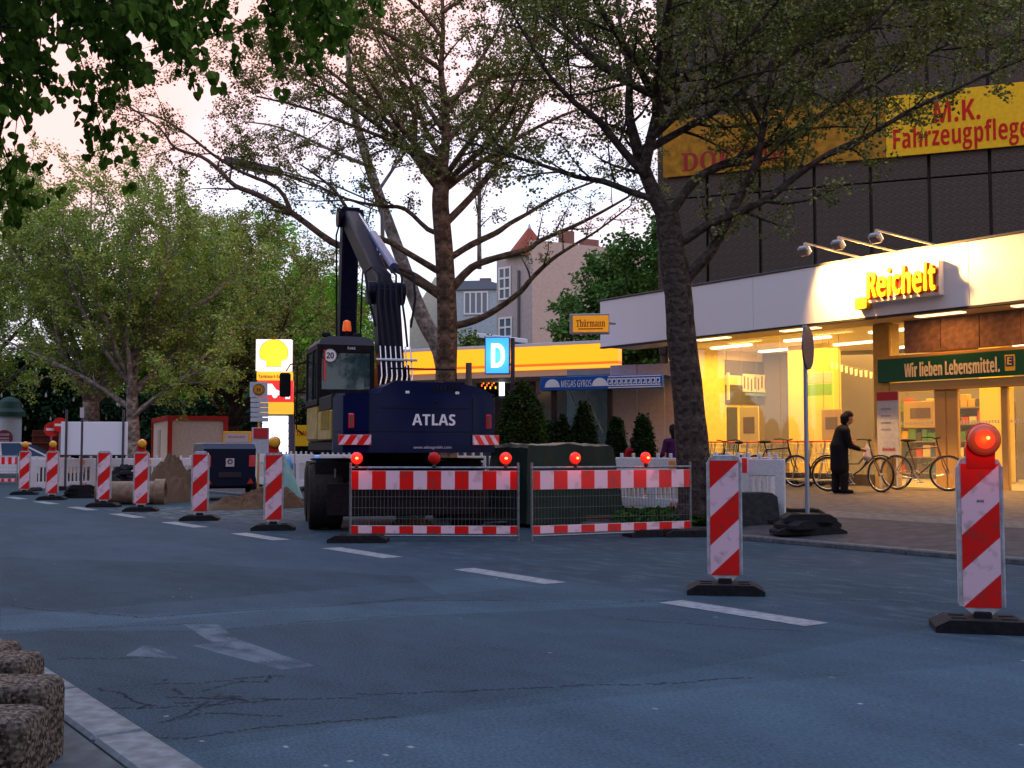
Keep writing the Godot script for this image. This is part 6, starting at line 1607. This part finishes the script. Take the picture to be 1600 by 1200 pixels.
	for e in [[0.16, 0.05, mat(0.05, 0.04, 0.02)], [0.135, 0.056, mat(0.7, 0.3, 0.02, 0.4)], [0.115, 0.06, mat(0.05, 0.04, 0.02)], [0.1, 0.064, mat(0.7, 0.3, 0.02, 0.4)]]:
		m = MB.new(); m.x = Transform3D(Basis(Vector3.RIGHT, PI / 2), Vector3(hc.x, hc.y, 0)); m.lathe([Vector2(e[0], 0.03), Vector2(e[0], e[1]), Vector2(0, e[1] + 0.001)], 24); part(t, "disc", m, e[2])
	words(t, "letter", "H", mat(0.03, 0.03, 0.03), Vector3(hc.x, hc.y, 0.068), 0.1, 0.12, Vector3.ZERO, 0.006)
	m = MB.new(); m.cyl(Vector3(hc.x, 0, 0), Vector3(hc.x, hc.y + 0.2, 0), 0.03); part(t, "post", m, mat(0.5, 0.3, 0.05, 0.5))
	# poster box with yellow frame
	t = thing("poster_case", "yellow-framed poster case beside the site container", "poster", base_at(370, 40.0, 0.1), YAW)
	var c0 := local(t, 349, 674); var c1 := local(t, 392, 712)
	m = MB.new(); m.box(Vector3((c0.x + c1.x) / 2, (c0.y + c1.y) / 2, 0), Vector3(c1.x - c0.x, c0.y - c1.y, 0.12), 0.02); m.box(Vector3(-0.3, 0.4, 0), Vector3(0.06, 0.9, 0.06)); m.box(Vector3(0.3, 0.4, 0), Vector3(0.06, 0.9, 0.06)); part(t, "frame", m, mat(0.6, 0.33, 0.03, 0.5))
	m = MB.new(); m.box(Vector3((c0.x + c1.x) / 2, c0.y - 0.24, 0.065), Vector3(c1.x - c0.x - 0.16, 0.32, 0.01)); part(t, "upper_print", m, mat(0.4, 0.38, 0.38, 0.5))
	m = MB.new(); m.box(Vector3((c0.x + c1.x) / 2, c0.y - 0.58, 0.065), Vector3(c1.x - c0.x - 0.16, 0.34, 0.01)); part(t, "lower_print", m, mat(0.07, 0.05, 0.05, 0.5))
	words(t, "lettering", "DIE GUTE HILFE", mat(0.3, 0.05, 0.05), Vector3((c0.x + c1.x) / 2, c0.y - 0.2, 0.072), 0.6, 0.07, Vector3.ZERO, 0.004)
	# advertising column
	t = thing("advertising_column", "round advertising column with pale posters and green domed cap", "column", base_at(14, 55.0, 0.1), YAW)
	var ct := local(t, 14, 648).y
	m = MB.new(); m.lathe([Vector2(0.62, 0), Vector2(0.62, 0.4), Vector2(0.55, 0.42), Vector2(0.55, ct), Vector2(0.0, ct)], 32); part(t, "drum", m, mat(0.45, 0.52, 0.58, 0.7, 0.0, "soft", 0.5))
	m = MB.new(); m.lathe([Vector2(0.7, ct - 0.1), Vector2(0.72, ct + 0.12), Vector2(0.58, ct + 0.3), Vector2(0.5, ct + 0.62), Vector2(0.36, ct + 0.78), Vector2(0.2, ct + 0.86), Vector2(0, ct + 0.9)], 32); part(t, "domed_cap", m, mat(0.03, 0.07, 0.06, 0.6))
	m = MB.new(); m.x = Transform3D(Basis(Vector3.RIGHT, PI / 2), Vector3(0.0, 1.65, 0.5)); m.lathe([Vector2(0.4, 0), Vector2(0.4, 0.06), Vector2(0, 0.065)], 24); part(t, "red_roundel", m, mat(0.16, 0.03, 0.05, 0.6))
	for i in 3: words(t, "lettering", ["SCHLOSS", "GRÜNDER", "MEISTER"][i], mat(0.55, 0.5, 0.55), Vector3(0, 1.82 - i * 0.17, 0.57), 0.5, 0.11, Vector3.ZERO, 0.006)
	# parked car, seen over the barrier
	t = thing("parked_car", "white estate car standing at the end of the works", "car", base_at(28, 43.0), YAW + 0.0)
	m = MB.new(); m.x = Transform3D(Basis(), Vector3(0, 0, -0.85))
	var body := PackedVector2Array([Vector2(-2.6, 0.3), Vector2(1.9, 0.3), Vector2(1.95, 0.62), Vector2(1.85, 0.8), Vector2(1.1, 0.94), Vector2(-2.5, 0.98), Vector2(-2.62, 0.7)])
	m.prism(body, -0.85, 0.85); part(t, "body", m, mat(0.62, 0.66, 0.72, 0.25))
	m = MB.new(); m.x = Transform3D(Basis(), Vector3(0, 0, -0.85)); m.prism(PackedVector2Array([Vector2(-2.4, 0.97), Vector2(1.05, 0.95), Vector2(0.3, 1.38), Vector2(0.0, 1.46), Vector2(-1.9, 1.46)]), -0.72, 0.72); part(t, "glasshouse", m, mat(0.04, 0.09, 0.16, 0.08))
	m = MB.new(); m.x = Transform3D(Basis(), Vector3(0, 0, -0.85)); m.prism(PackedVector2Array([Vector2(-2.0, 1.44), Vector2(0.05, 1.45), Vector2(0.0, 1.5), Vector2(-1.8, 1.51)]), -0.7, 0.7)
	for z in [-0.73, 0.73]:
		m.bar(Vector3(0.05, 1.45, z), Vector3(1.08, 0.95, z), 0.05, 0.06); m.bar(Vector3(-0.75, 1.45, z), Vector3(-0.7, 0.96, z), 0.05, 0.09)
	part(t, "roof", m, mat(0.62, 0.66, 0.72, 0.25))
	for xx in [-1.75, 1.15]:
		for z in [-1.65, -0.05]:
			m = MB.new(); m.x = Transform3D(Basis(Vector3.RIGHT, PI / 2), Vector3(xx, 0.31, z)); m.lathe([Vector2(0.0, -0.1), Vector2(0.31, -0.1), Vector2(0.31, 0.1), Vector2(0.2, 0.1), Vector2(0.18, 0.06), Vector2(0, 0.07)], 24); part(t, "wheel", m, mat(0.03, 0.03, 0.03, 0.8))

func figure(t: Node3D, clothes: Array, skin: Array, hair: Array, cell: float) -> void:
	for c in clothes:
		var m := MB.new(); flesh(m, c[1], cell); part(t, c[0], m, c[2])
	var m := MB.new(); flesh(m, skin, cell * 0.6, 0.015); part(t, "body", m, mat(0.34, 0.19, 0.12, 0.6))
	m = MB.new(); flesh(m, hair, cell * 0.7, 0.02); part(t, "hair", m, mat(0.012, 0.01, 0.01, 0.9))

func people() -> void:

	var black := mat(0.008, 0.008, 0.01, 0.9); var b2 := mat(0.01, 0.01, 0.012, 0.9)
	var x := 17.95
	var t := thing("person", "person in a long black coat bending towards a bicycle", "person", Vector3(x, gh(x), pv(1315, 740, x).z), YAW)
	var coat := [[Vector3(0.05, 1.22, -0.12), Vector3(0.05, 1.22, 0.12), 0.085, 0.085], [Vector3(0.03, 1.18, 0), Vector3(-0.04, 0.9, 0), 0.15, 0.165], [Vector3(-0.04, 0.9, 0), Vector3(-0.05, 0.5, 0), 0.165, 0.165], [Vector3(-0.02, 0.85, 0.05), Vector3(-0.02, 0.48, 0.06), 0.13, 0.14],
		[Vector3(0.05, 1.2, 0.17), Vector3(0.12, 0.92, 0.2), 0.065, 0.055], [Vector3(0.12, 0.92, 0.2), Vector3(0.3, 0.86, 0.16), 0.052, 0.042], [Vector3(0.05, 1.2, -0.17), Vector3(0.14, 0.94, -0.2), 0.065, 0.055], [Vector3(0.14, 0.94, -0.2), Vector3(0.31, 0.88, -0.16), 0.052, 0.042], [Vector3(0.05, 1.26, 0), Vector3(0.08, 1.31, 0), 0.075, 0.06]]
	var tr := []
	for s in [-1.0, 1.0]:
		tr.append([Vector3(-0.04 + 0.02 * s, 0.62, s * 0.08), Vector3(-0.03 + 0.05 * s, 0.35, s * 0.09), 0.1, 0.085]); tr.append([Vector3(-0.03 + 0.05 * s, 0.35, s * 0.09), Vector3(-0.04 + 0.06 * s, 0.08, s * 0.09), 0.085, 0.075])
	var shoes := []
	for s in [-1.0, 1.0]: shoes.append([Vector3(-0.06 + 0.06 * s, 0.045, s * 0.09), Vector3(0.1 + 0.06 * s, 0.038, s * 0.1), 0.045, 0.038])
	var sk := [[Vector3(0.09, 1.29, 0), Vector3(0.11, 1.36, 0), 0.05, 0.05], [Vector3(0.13, 1.43, 0), Vector3(0.145, 1.47, 0), 0.078, 0.088], [Vector3(0.17, 1.38, 0), Vector3(0.19, 1.4, 0), 0.05, 0.045], [Vector3(0.225, 1.43, 0), Vector3(0.235, 1.41, 0), 0.012, 0.016], [Vector3(0.14, 1.44, 0.085), Vector3(0.145, 1.46, 0.088), 0.015, 0.018]]
	for s in [-1.0, 1.0]:
		sk.append([Vector3(0.3, 0.86, s * 0.16), Vector3(0.37, 0.85, s * 0.16), 0.032, 0.03])
		for f in 4: sk.append([Vector3(0.37, 0.85, s * 0.16 + (f - 1.5) * 0.019), Vector3(0.42, 0.835, s * 0.16 + (f - 1.5) * 0.021), 0.0095, 0.0085]); sk.append([Vector3(0.42, 0.835, s * 0.16 + (f - 1.5) * 0.021), Vector3(0.415, 0.8, s * 0.16 + (f - 1.5) * 0.02), 0.0085, 0.008])
		sk.append([Vector3(0.34, 0.845, s * 0.16 - s * 0.03), Vector3(0.39, 0.81, s * 0.16 - s * 0.04), 0.011, 0.009])
	var hr := [[Vector3(0.11, 1.47, 0), Vector3(0.14, 1.51, 0), 0.1, 0.095], [Vector3(0.07, 1.4, 0), Vector3(0.08, 1.46, 0), 0.075, 0.09], [Vector3(0.2, 1.52, 0), Vector3(0.16, 1.54, 0), 0.045, 0.06]]
	figure(t, [["coat", coat, black], ["trousers", tr, b2], ["shoes", shoes, b2]], sk, hr, 0.022)
	# two guests sitting at the snack bar, seen from behind over the barrier
	for e in [[1052, 25.0, 0.9, Color(0.05, 0.012, 0.07), "person in a purple jacket sitting with back turned by the trunk", Color(0.03, 0.012, 0.01)], [989, 25.5, 0.72, Color(0.3, 0.015, 0.02), "small person in a red top sitting beside the forked thuja", Color(0.015, 0.01, 0.01)]]:
		var k: float = e[2]
		t = thing("person", e[4], "person", base_at(e[0], e[1], 0.4), YAW + 0.4)
		var jk := [[Vector3(0, 1.05, 0) * k, Vector3(0, 0.6, 0.02) * k, 0.17 * k, 0.19 * k], [Vector3(-0.15, 1.12, 0) * k, Vector3(0.15, 1.12, 0) * k, 0.09 * k, 0.09 * k]]
		var th := []; var ss := [[Vector3(0, 1.2, 0) * k, Vector3(0, 1.3, -0.02) * k, 0.05 * k, 0.05 * k], [Vector3(0, 1.36, -0.03) * k, Vector3(0, 1.42, -0.03) * k, 0.085 * k, 0.095 * k]]
		for s in [-1.0, 1.0]:
			jk.append([Vector3(s * 0.21, 1.12, 0) * k, Vector3(s * 0.27, 0.82, -0.05) * k, 0.07 * k, 0.055 * k]); jk.append([Vector3(s * 0.27, 0.82, -0.05) * k, Vector3(s * 0.2, 0.72, -0.3) * k, 0.052 * k, 0.042 * k])
			th.append([Vector3(s * 0.1, 0.53, 0) * k, Vector3(s * 0.12, 0.52, -0.42) * k, 0.1 * k, 0.075 * k]); th.append([Vector3(s * 0.12, 0.52, -0.42) * k, Vector3(s * 0.12, 0.06, -0.4) * k, 0.07 * k, 0.05 * k])
			ss.append([Vector3(s * 0.2, 0.72, -0.3) * k, Vector3(s * 0.17, 0.72, -0.38) * k, 0.035 * k, 0.03 * k])
			for f in 4: ss.append([Vector3(s * 0.17 + (f - 1.5) * 0.018, 0.72 * k, -0.38 * k), Vector3(s * 0.165 + (f - 1.5) * 0.018, 0.705 * k, -0.45 * k), 0.009, 0.008])
			ss.append([Vector3(s * 0.15 * k, 0.73 * k, -0.36 * k), Vector3(s * 0.12 * k, 0.72 * k, -0.42 * k), 0.01, 0.009])
		var hh := [[Vector3(0, 1.42, 0.02) * k, Vector3(0, 1.46, 0) * k, 0.105 * k, 0.1 * k], [Vector3(0, 1.25, 0.06) * k, Vector3(0, 1.4, 0.05) * k, 0.08 * k, 0.1 * k]]
		figure(t, [["jacket", jk, mat(e[3].r, e[3].g, e[3].b, 0.9)], ["trousers", th, mat(0.02, 0.02, 0.03, 0.9)]], ss, hh, 0.028)
		var st := thing("stool", "low stool under the seated " + ("purple-jacketed" if k > 0.8 else "red-topped") + " guest", "stool", t.position, 0.0)
		var m := MB.new(); m.lathe([Vector2(0, 0.34 * k), Vector2(0.18, 0.34 * k), Vector2(0.18, 0.4 * k), Vector2(0, 0.4 * k)], 18); part(st, "seat", m, mat(0.1, 0.06, 0.04, 0.6))
		for i in 4:
			m = MB.new(); var d := Vector3(cos(TAU * i / 4), 0, sin(TAU * i / 4)); m.cyl(d * 0.17, d * 0.12 + Vector3(0, 0.35 * k, 0), 0.015); part(st, "leg", m, mat(0.1, 0.06, 0.04, 0.6))

func trees() -> void:
	var plane_leaf := leaf_clump(9, 0.066, 0.12, 1)
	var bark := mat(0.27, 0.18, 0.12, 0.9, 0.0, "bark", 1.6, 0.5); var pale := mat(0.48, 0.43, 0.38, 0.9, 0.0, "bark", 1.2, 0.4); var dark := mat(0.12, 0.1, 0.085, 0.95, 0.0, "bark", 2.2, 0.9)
	var q := {"step": 0.3, "l1": 1.5, "step2": 0.19, "l2": 0.5, "start": 0.2, "n": 4, "s": 1.0, "up": 0.12}
	var bare := {"step": 0.42, "l1": 1.1, "step2": 0.24, "l2": 0.4, "start": 0.45, "n": 3, "s": 0.9, "up": 0.3}
	# the plane tree behind the excavator: trunk and limbs as the photograph shows them
	var z := 23.3
	var t := thing("plane_tree", "plane tree with orange-lit trunk rising behind the excavator", "tree", base_at(697, z, gh(12.4)))
	var inv := t.transform.affine_inverse()
	var wood := MB.new(); wood.x = inv
	var tk := traced([[697, 800], [697, 690], [697, 585], [699, 520], [697, 450], [693, 380], [688, 320], [690, 285]], z, 0.0)
	var rad := PackedFloat32Array()
	for i in tk.size(): rad.append(lerpf(0.255, 0.17, pow(float(i) / (tk.size() - 1), 0.8)) + (0.06 if i < 2 else 0.0))
	wood.tube(tk, rad, 14)
	var limbs := MB.new(); limbs.x = Transform3D.IDENTITY; var xf := []
	for l in [[[[705, 452], [737, 418], [775, 403], [824, 390], [846, 375], [906, 349], [962, 319], [1010, 290]], 0.09, -0.1], [[[700, 405], [737, 382], [775, 364], [797, 349], [831, 330], [869, 307], [925, 285], [974, 266]], 0.08, 0.25], [[[700, 512], [744, 500], [778, 482], [813, 456], [830, 436], [859, 408], [893, 385], [931, 362], [985, 322]], 0.085, -0.25],
		[[[695, 350], [737, 307], [775, 259], [805, 210], [831, 161], [850, 100], [862, 30]], 0.09, 0.3], [[[692, 290], [737, 247], [775, 214], [797, 180], [812, 142], [830, 80], [840, 20]], 0.07, -0.5], [[[689, 292], [696, 225], [696, 169], [689, 112], [692, 56], [690, -20], [680, -90]], 0.12, 0.1], [[[690, 300], [677, 285], [655, 255], [625, 214], [602, 187], [569, 157], [531, 124], [494, 94], [450, 60]], 0.09, -0.3],
		[[[689, 285], [670, 262], [647, 225], [647, 180], [632, 142], [610, 97], [587, 56], [565, 0]], 0.08, 0.45], [[[692, 428], [640, 397], [610, 379], [573, 362], [545, 330], [525, 300], [500, 278], [469, 257]], 0.075, -0.15], [[[695, 465], [672, 450], [636, 427], [596, 408], [573, 388], [545, 385], [518, 378], [455, 332], [402, 304], [367, 290], [343, 266], [315, 245], [273, 231], [252, 203], [200, 165]], 0.12, 0.12],
		[[[455, 332], [434, 294], [378, 269], [332, 241], [297, 213], [252, 185], [205, 172]], 0.05, 0.2], [[[690, 365], [668, 358], [632, 326], [595, 322], [542, 311], [475, 281], [400, 262]], 0.06, 0.35], [[[690, 200], [650, 140], [600, 60], [560, -40]], 0.06, 0.6], [[[696, 180], [740, 110], [780, 40], [800, -40]], 0.06, 0.5], [[[690, 250], [560, 200], [480, 170], [400, 150]], 0.05, -0.4], [[[690, 110], [600, 50], [500, 30], [380, 40], [280, 80]], 0.06, 0.2], [[[692, 60], [640, 0], [560, -30], [450, -20]], 0.05, -0.3], [[[696, 160], [770, 120], [860, 110], [930, 60]], 0.05, 0.3], [[[690, 20], [760, -20], [850, -20]], 0.05, 0.1]]:
		var zz := z
		if l[0][0][0] == 455: zz = z + 0.4
		grow(limbs, xf, traced(l[0], zz, l[2]), l[1], 0.016, bare if l[0][0][1] > 380 else q)
	for i in 6: grow(limbs, xf, branch_to(pz(690, 300 - i * 14, z), 0.7 + i * 1.05, 0.55, 4.2), 0.07, 0.014, q)
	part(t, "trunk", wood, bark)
	var lm := part(t, "limbs", limbs, bark); lm.transform = inv
	for i in xf.size(): xf[i] = inv * xf[i]
	leaves(t, "crown", xf, plane_leaf, Color(0.12, 0.15, 0.05), Color(0.26, 0.28, 0.1))
	# the plane tree by the shop
	z = 17.5
	t = thing("plane_tree", "dark-barked plane tree standing beside the shop front", "tree", base_at(1085, z, gh(12.6)))
	inv = t.transform.affine_inverse()
	wood = MB.new(); wood.x = inv
	tk = traced([[1088, 822], [1086, 760], [1080, 680], [1073, 600], [1064, 520], [1060, 460], [1050, 395], [1042, 335]], z, 0.0)
	rad = PackedFloat32Array()
	for i in tk.size(): rad.append(lerpf(0.3, 0.2, pow(float(i) / (tk.size() - 1), 0.7)) + (0.08 if i < 2 else 0.0) + rng.randf_range(-0.012, 0.012))
	wood.tube(tk, rad, 16)
	limbs = MB.new(); xf = []
	for l in [[[[1044, 345], [1031, 322], [1005, 262], [992, 219], [983, 175], [983, 109], [970, 44], [960, -30]], 0.14, 0.1], [[[1010, 275], [974, 236], [935, 188], [900, 162], [860, 120], [830, 70], [800, 20]], 0.075, -0.2], [[[1025, 312], [992, 302], [944, 284], [900, 276], [850, 259], [775, 236], [719, 217]], 0.06, 0.3], [[[1044, 338], [1084, 284], [1119, 262], [1162, 245], [1202, 223], [1272, 188], [1307, 162], [1359, 136], [1430, 95], [1500, 60]], 0.085, 0.12],
		[[[1062, 450], [1080, 425], [1110, 394], [1145, 328], [1180, 258], [1193, 197], [1197, 166], [1205, 110], [1220, 40]], 0.11, -0.15], [[[1050, 388], [1075, 372], [1110, 350], [1160, 330], [1206, 306], [1250, 271], [1294, 241], [1359, 210], [1425, 171], [1491, 140], [1547, 114], [1640, 75]], 0.08, -0.25], [[[1005, 268], [1027, 175], [1044, 88], [1050, 0], [1060, -60]], 0.1, -0.2], [[[1193, 200], [1160, 140], [1120, 80], [1100, 10]], 0.05, 0.3], [[[1200, 170], [1270, 110], [1340, 60], [1400, 0]], 0.05, -0.4], [[[1040, 120], [1110, 100], [1180, 60], [1260, 20]], 0.05, 0.35], [[[1000, 240], [1060, 170], [1130, 130], [1200, 110]], 0.05, -0.5], [[[1300, 165], [1380, 100], [1450, 40], [1520, -20]], 0.045, 0.4], [[[985, 130], [920, 80], [870, 20], [840, -40]], 0.05, 0.4], [[[1205, 110], [1300, 40], [1420, 10], [1560, -10]], 0.05, 0.2], [[[1220, 40], [1330, -10], [1450, -30]], 0.045, -0.2], [[[1050, 20], [1150, 0], [1260, -20]], 0.045, 0.1], [[[1205, 110], [1260, 70], [1360, 45], [1480, 40]], 0.045, 0.1]]:
		grow(limbs, xf, traced(l[0], z, l[2]), l[1], 0.016, q)
	for i in 7: grow(limbs, xf, branch_to(pz(1000 + i * 12, 240 - i * 20, z), 0.3 + i * 0.92, 0.6, 4.0), 0.07, 0.014, q)
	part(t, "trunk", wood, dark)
	lm = part(t, "limbs", limbs, dark); lm.transform = inv
	for i in xf.size(): xf[i] = inv * xf[i]
	leaves(t, "crown", xf, plane_leaf, Color(0.1, 0.135, 0.045), Color(0.22, 0.25, 0.085))
	# pale plane behind
	z = 28.0
	t = thing("plane_tree", "pale-barked plane tree leaning left behind the orange-lit trunk", "tree", base_at(700, z, gh(14.5)))
	inv = t.transform.affine_inverse()
	wood = MB.new(); wood.x = inv; limbs = MB.new(); xf = []
	tk = traced([[702, 760], [698, 620], [688, 550], [664, 504], [644, 455], [630, 413], [610, 357], [590, 300], [576, 259], [561, 206], [550, 157], [546, 112], [540, 40]], z, 0.05)
	rad = PackedFloat32Array()
	for i in tk.size(): rad.append(lerpf(0.24, 0.06, float(i) / (tk.size() - 1)))
	wood.tube(tk, rad, 12)
	for l in [[[[576, 259], [540, 245], [512, 232], [437, 199], [380, 190]], 0.06, 0.2], [[[749, 420], [749, 300], [752, 240], [775, 187], [790, 120]], 0.06, 0.1], [[[560, 200], [600, 140], [640, 60]], 0.05, 0.3], [[[550, 157], [500, 120], [440, 110]], 0.05, 0.3], [[[590, 300], [640, 230], [700, 180]], 0.05, 0.4]]:
		grow(limbs, xf, traced(l[0], z, l[2]), l[1], 0.015, q)
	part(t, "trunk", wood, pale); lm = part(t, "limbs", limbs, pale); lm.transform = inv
	for i in xf.size(): xf[i] = inv * xf[i]
	leaves(t, "crown", xf, plane_leaf, Color(0.12, 0.15, 0.05), Color(0.26, 0.28, 0.1))
	# row of plane trees down the street
	var far_q := {"step": 0.5, "l1": 2.6, "step2": 0.36, "l2": 0.9, "start": 0.2, "n": 6, "s": 1.7, "up": 0.3}
	var olive0 := Color(0.16, 0.24, 0.06); var olive1 := Color(0.34, 0.44, 0.11)
	wild_tree("plane_tree", "broad olive plane tree with forked pale trunk behind the white board", "plane trees down the street", base_at(140, 46.0, 0.1), 12.8, 0.34, 6.2, 18, far_q, pale, plane_leaf, olive0, olive1, 0.27)
	wild_tree("plane_tree", "olive plane tree with straight dark trunk left of the site container", "plane trees down the street", base_at(205, 42.0, 0.1), 10.5, 0.24, 5.0, 16, far_q, pale, plane_leaf, olive0, olive1, 0.28)
	wild_tree("plane_tree", "olive plane tree with leaning trunk right of the site container", "plane trees down the street", base_at(345, 50.0, 0.1), 11.3, 0.3, 5.6, 17, far_q, dark, plane_leaf, olive0, Color(0.3, 0.3, 0.1), 0.22, Vector3(0.6, 0, 0))
	wild_tree("plane_tree", "olive plane tree at the far left behind the advertising column", "plane trees down the street", base_at(-60, 50.0, 0.1), 11.0, 0.3, 6.0, 13, far_q, dark, plane_leaf, olive0, olive1, 0.25)
	# the street goes on behind the eye: lindens and planes that the paintwork mirrors
	var back_q := {"step": 0.7, "l1": 2.4, "step2": 0.5, "l2": 0.9, "start": 0.1, "n": 4, "s": 3.2, "up": 0.1}
	for e in [[-2.2, 6.5, "linden standing on the near pavement behind the pebble blocks"], [-2.4, 15.0, "linden further back on the near pavement"], [13.0, 4.0, "plane tree before the supermarket's far entrance"], [13.0, 13.0, "plane tree further along before the supermarket"], [5.0, 30.0, "tree closing the street behind the crossing"]]:
		wild_tree("street_tree", e[2], "street trees outside the view", Vector3(e[0], 0.05, e[1]), 11.0, 0.26, 4.6, 14, back_q, dark, plane_leaf, Color(0.04, 0.07, 0.02), Color(0.09, 0.13, 0.04), 0.3)
	# fresh green trees beyond
	var green_q := {"step": 0.55, "l1": 2.8, "step2": 0.36, "l2": 1.1, "start": 0.05, "n": 5, "s": 3.0, "up": 0.15}
	for e in [[375, 72.0, 17.0, 6.0, "large fresh green tree behind the olive planes"], [452, 66.0, 9.5, 4.0, "rounded fresh green tree beside the raised stick"], [505, 85.0, 15.5, 2.8, "slim green tree behind the boom"], [265, 80.0, 12.0, 6.0, "green tree behind the site container"], [560, 80.0, 7.0, 4.0, "low green tree behind the excavator cab"]]:
		wild_tree("leafy_tree", e[4], "green trees beyond", base_at(e[0], e[1]), e[2], 0.35, e[3], 22, green_q, dark, plane_leaf, Color(0.13, 0.28, 0.03), Color(0.26, 0.48, 0.07), 0.22)
	bush("leafy_shrub", "tall green shrub between the blue house and the tall beige house", "", base_at(745, 52.0), Vector3(3.6, 6.6, 3.0), 1800, plane_leaf, Color(0.06, 0.12, 0.02), Color(0.13, 0.21, 0.05), 0.3, 3.0)
	var maple_q := {"step": 0.4, "l1": 1.8, "step2": 0.26, "l2": 0.7, "start": 0.05, "n": 5, "s": 2.0, "up": 0.1}
	wild_tree("maple_tree", "dense dark green maple beside the shop's upper wall", "", base_at(1005, 47.0, 0.4), 10.5, 0.22, 2.6, 24, maple_q, dark, leaf_clump(7, 0.1, 0.11, 2), Color(0.04, 0.11, 0.03), Color(0.1, 0.22, 0.055), 0.3)
	var lf := leaf_clump(12, 0.16, 0.2, 5)
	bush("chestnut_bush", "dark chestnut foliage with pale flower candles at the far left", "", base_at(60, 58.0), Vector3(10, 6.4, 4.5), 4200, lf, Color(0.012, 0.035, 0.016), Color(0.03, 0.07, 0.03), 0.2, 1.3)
	var cand := thing("chestnut_candles", "pale flower candles on the dark chestnut foliage", "blossom", base_at(60, 55.9))
	for i in 70:
		var m := MB.new(); m.x = Transform3D(Basis(), Vector3(rng.randf_range(-4.4, 4.4), rng.randf_range(2.0, 5.4), rng.randf_range(-0.5, 0.2))); m.lathe([Vector2(0.02, -0.12), Vector2(0.06, -0.06), Vector2(0.045, 0.04), Vector2(0.0, 0.16)], 6); part(cand, "candle", m, mat(0.4, 0.42, 0.36, 0.8))
	for e in [[230, 60.0, 8.0, 4.0, "dark understorey shrub behind the site container"], [340, 58.0, 8.0, 3.6, "dark understorey shrub beside the leaning trunk"], [440, 58.0, 5.0, 3.8, "dark shrub behind the filling station sign"], [-60, 62.0, 9.0, 5.0, "dark shrub behind the advertising column"], [560, 60.0, 8.0, 4.5, "dark shrub behind the excavator cab"], [650, 50.0, 6.0, 4.2, "blue-green shrub behind the pale trunk"]]:
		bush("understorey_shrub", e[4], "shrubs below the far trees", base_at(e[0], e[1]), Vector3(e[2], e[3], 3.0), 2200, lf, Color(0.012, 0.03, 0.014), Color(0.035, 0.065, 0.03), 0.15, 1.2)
	# linden branches hanging in from a tree on the near pavement
	t = thing("linden_tree", "linden tree whose leafy branches hang in at the upper left", "tree", Vector3(-1.6, 0.1, -6.6))
	inv = t.transform.affine_inverse()
	wood = MB.new(); wood.x = inv
	wood.tube(bend([Vector3(-1.6, 0, -6.6), Vector3(-1.55, 2.0, -6.6), Vector3(-1.5, 4.5, -6.7), Vector3(-1.5, 7.5, -6.6)]), PackedFloat32Array([0.24, 0.2, 0.19, 0.18, 0.17, 0.15, 0.13, 0.11, 0.09, 0.07]), 12)
	limbs = MB.new(); xf = []
	var lq := {"step": 0.13, "l1": 0.85, "step2": 0.07, "l2": 0.32, "start": 0.12, "n": 13, "s": 0.54, "up": -0.15}
	for l in [[[[-420, -140], [-100, -90], [80, -60], [200, -50], [330, -45], [430, -30], [500, 0]], 6.6, 0.05], [[[-420, -40], [-80, -10], [40, 10], [130, 35], [180, 80]], 6.2, 0.0], [[[-420, 60], [-80, 110], [-20, 140], [10, 190], [0, 270]], 6.6, 0.1], [[[-420, -260], [-50, -150], [150, -130], [330, -120], [470, -90], [540, -60]], 7.2, 0.1], [[[-420, -180], [-60, -110], [60, -40], [120, -20], [260, 0]], 5.8, -0.05], [[[-420, -160], [-80, -40], [20, 70], [70, 110], [120, 130]], 7.0, 0.05], [[[-420, -140], [0, -120], [150, -40], [270, -10], [340, 10]], 7.4, 0.1], [[[-420, -160], [-150, -60], [-40, 60], [0, 100]], 5.6, 0.0], [[[-420, -200], [0, -140], [200, -90], [380, -60], [480, -20]], 6.2, 0.0]]:
		for e in l[0]:
			e[1] -= 58; e[0] -= 45 if e[0] > 200 else 0
		var pts := traced(l[0], l[1], l[2]); pts[0] = Vector3(-1.5, 4.6, -6.6)
		grow(limbs, xf, pts, 0.045, 0.008, lq)
	for i in 9: grow(limbs, xf, branch_to(Vector3(-1.5, 4.5 + i * 0.3, -6.6), i * 0.9, 0.35, 3.2), 0.05, 0.01, {"step": 0.35, "l1": 1.2, "step2": 0.2, "l2": 0.4, "start": 0.2, "n": 3, "s": 1.0, "up": 0.0})
	part(t, "trunk", wood, dark); lm = part(t, "branches", limbs, dark); lm.transform = inv
	for i in xf.size(): xf[i] = inv * xf[i]
	var lm2 := MB.new()   # one heart-shaped leaf, hanging
	var hp := [Vector2(0, 0.0), Vector2(0.035, -0.005), Vector2(0.05, -0.035), Vector2(0.035, -0.075), Vector2(0, -0.11), Vector2(-0.035, -0.075), Vector2(-0.05, -0.035), Vector2(-0.035, -0.005)]
	for k in 7: lm2.tri(Vector3(0, -0.03, 0.008), Vector3(hp[k].x, hp[k].y, absf(hp[k].x) * -0.3), Vector3(hp[k + 1].x, hp[k + 1].y, absf(hp[k + 1].x) * -0.3))
	lm2.tri(Vector3(0, -0.03, 0.008), Vector3(hp[7].x, hp[7].y, -0.01), Vector3(0, 0, 0))
	leaves(t, "crown", xf, lm2.mesh(), Color(0.04, 0.09, 0.015), Color(0.13, 0.24, 0.035), 0.6)
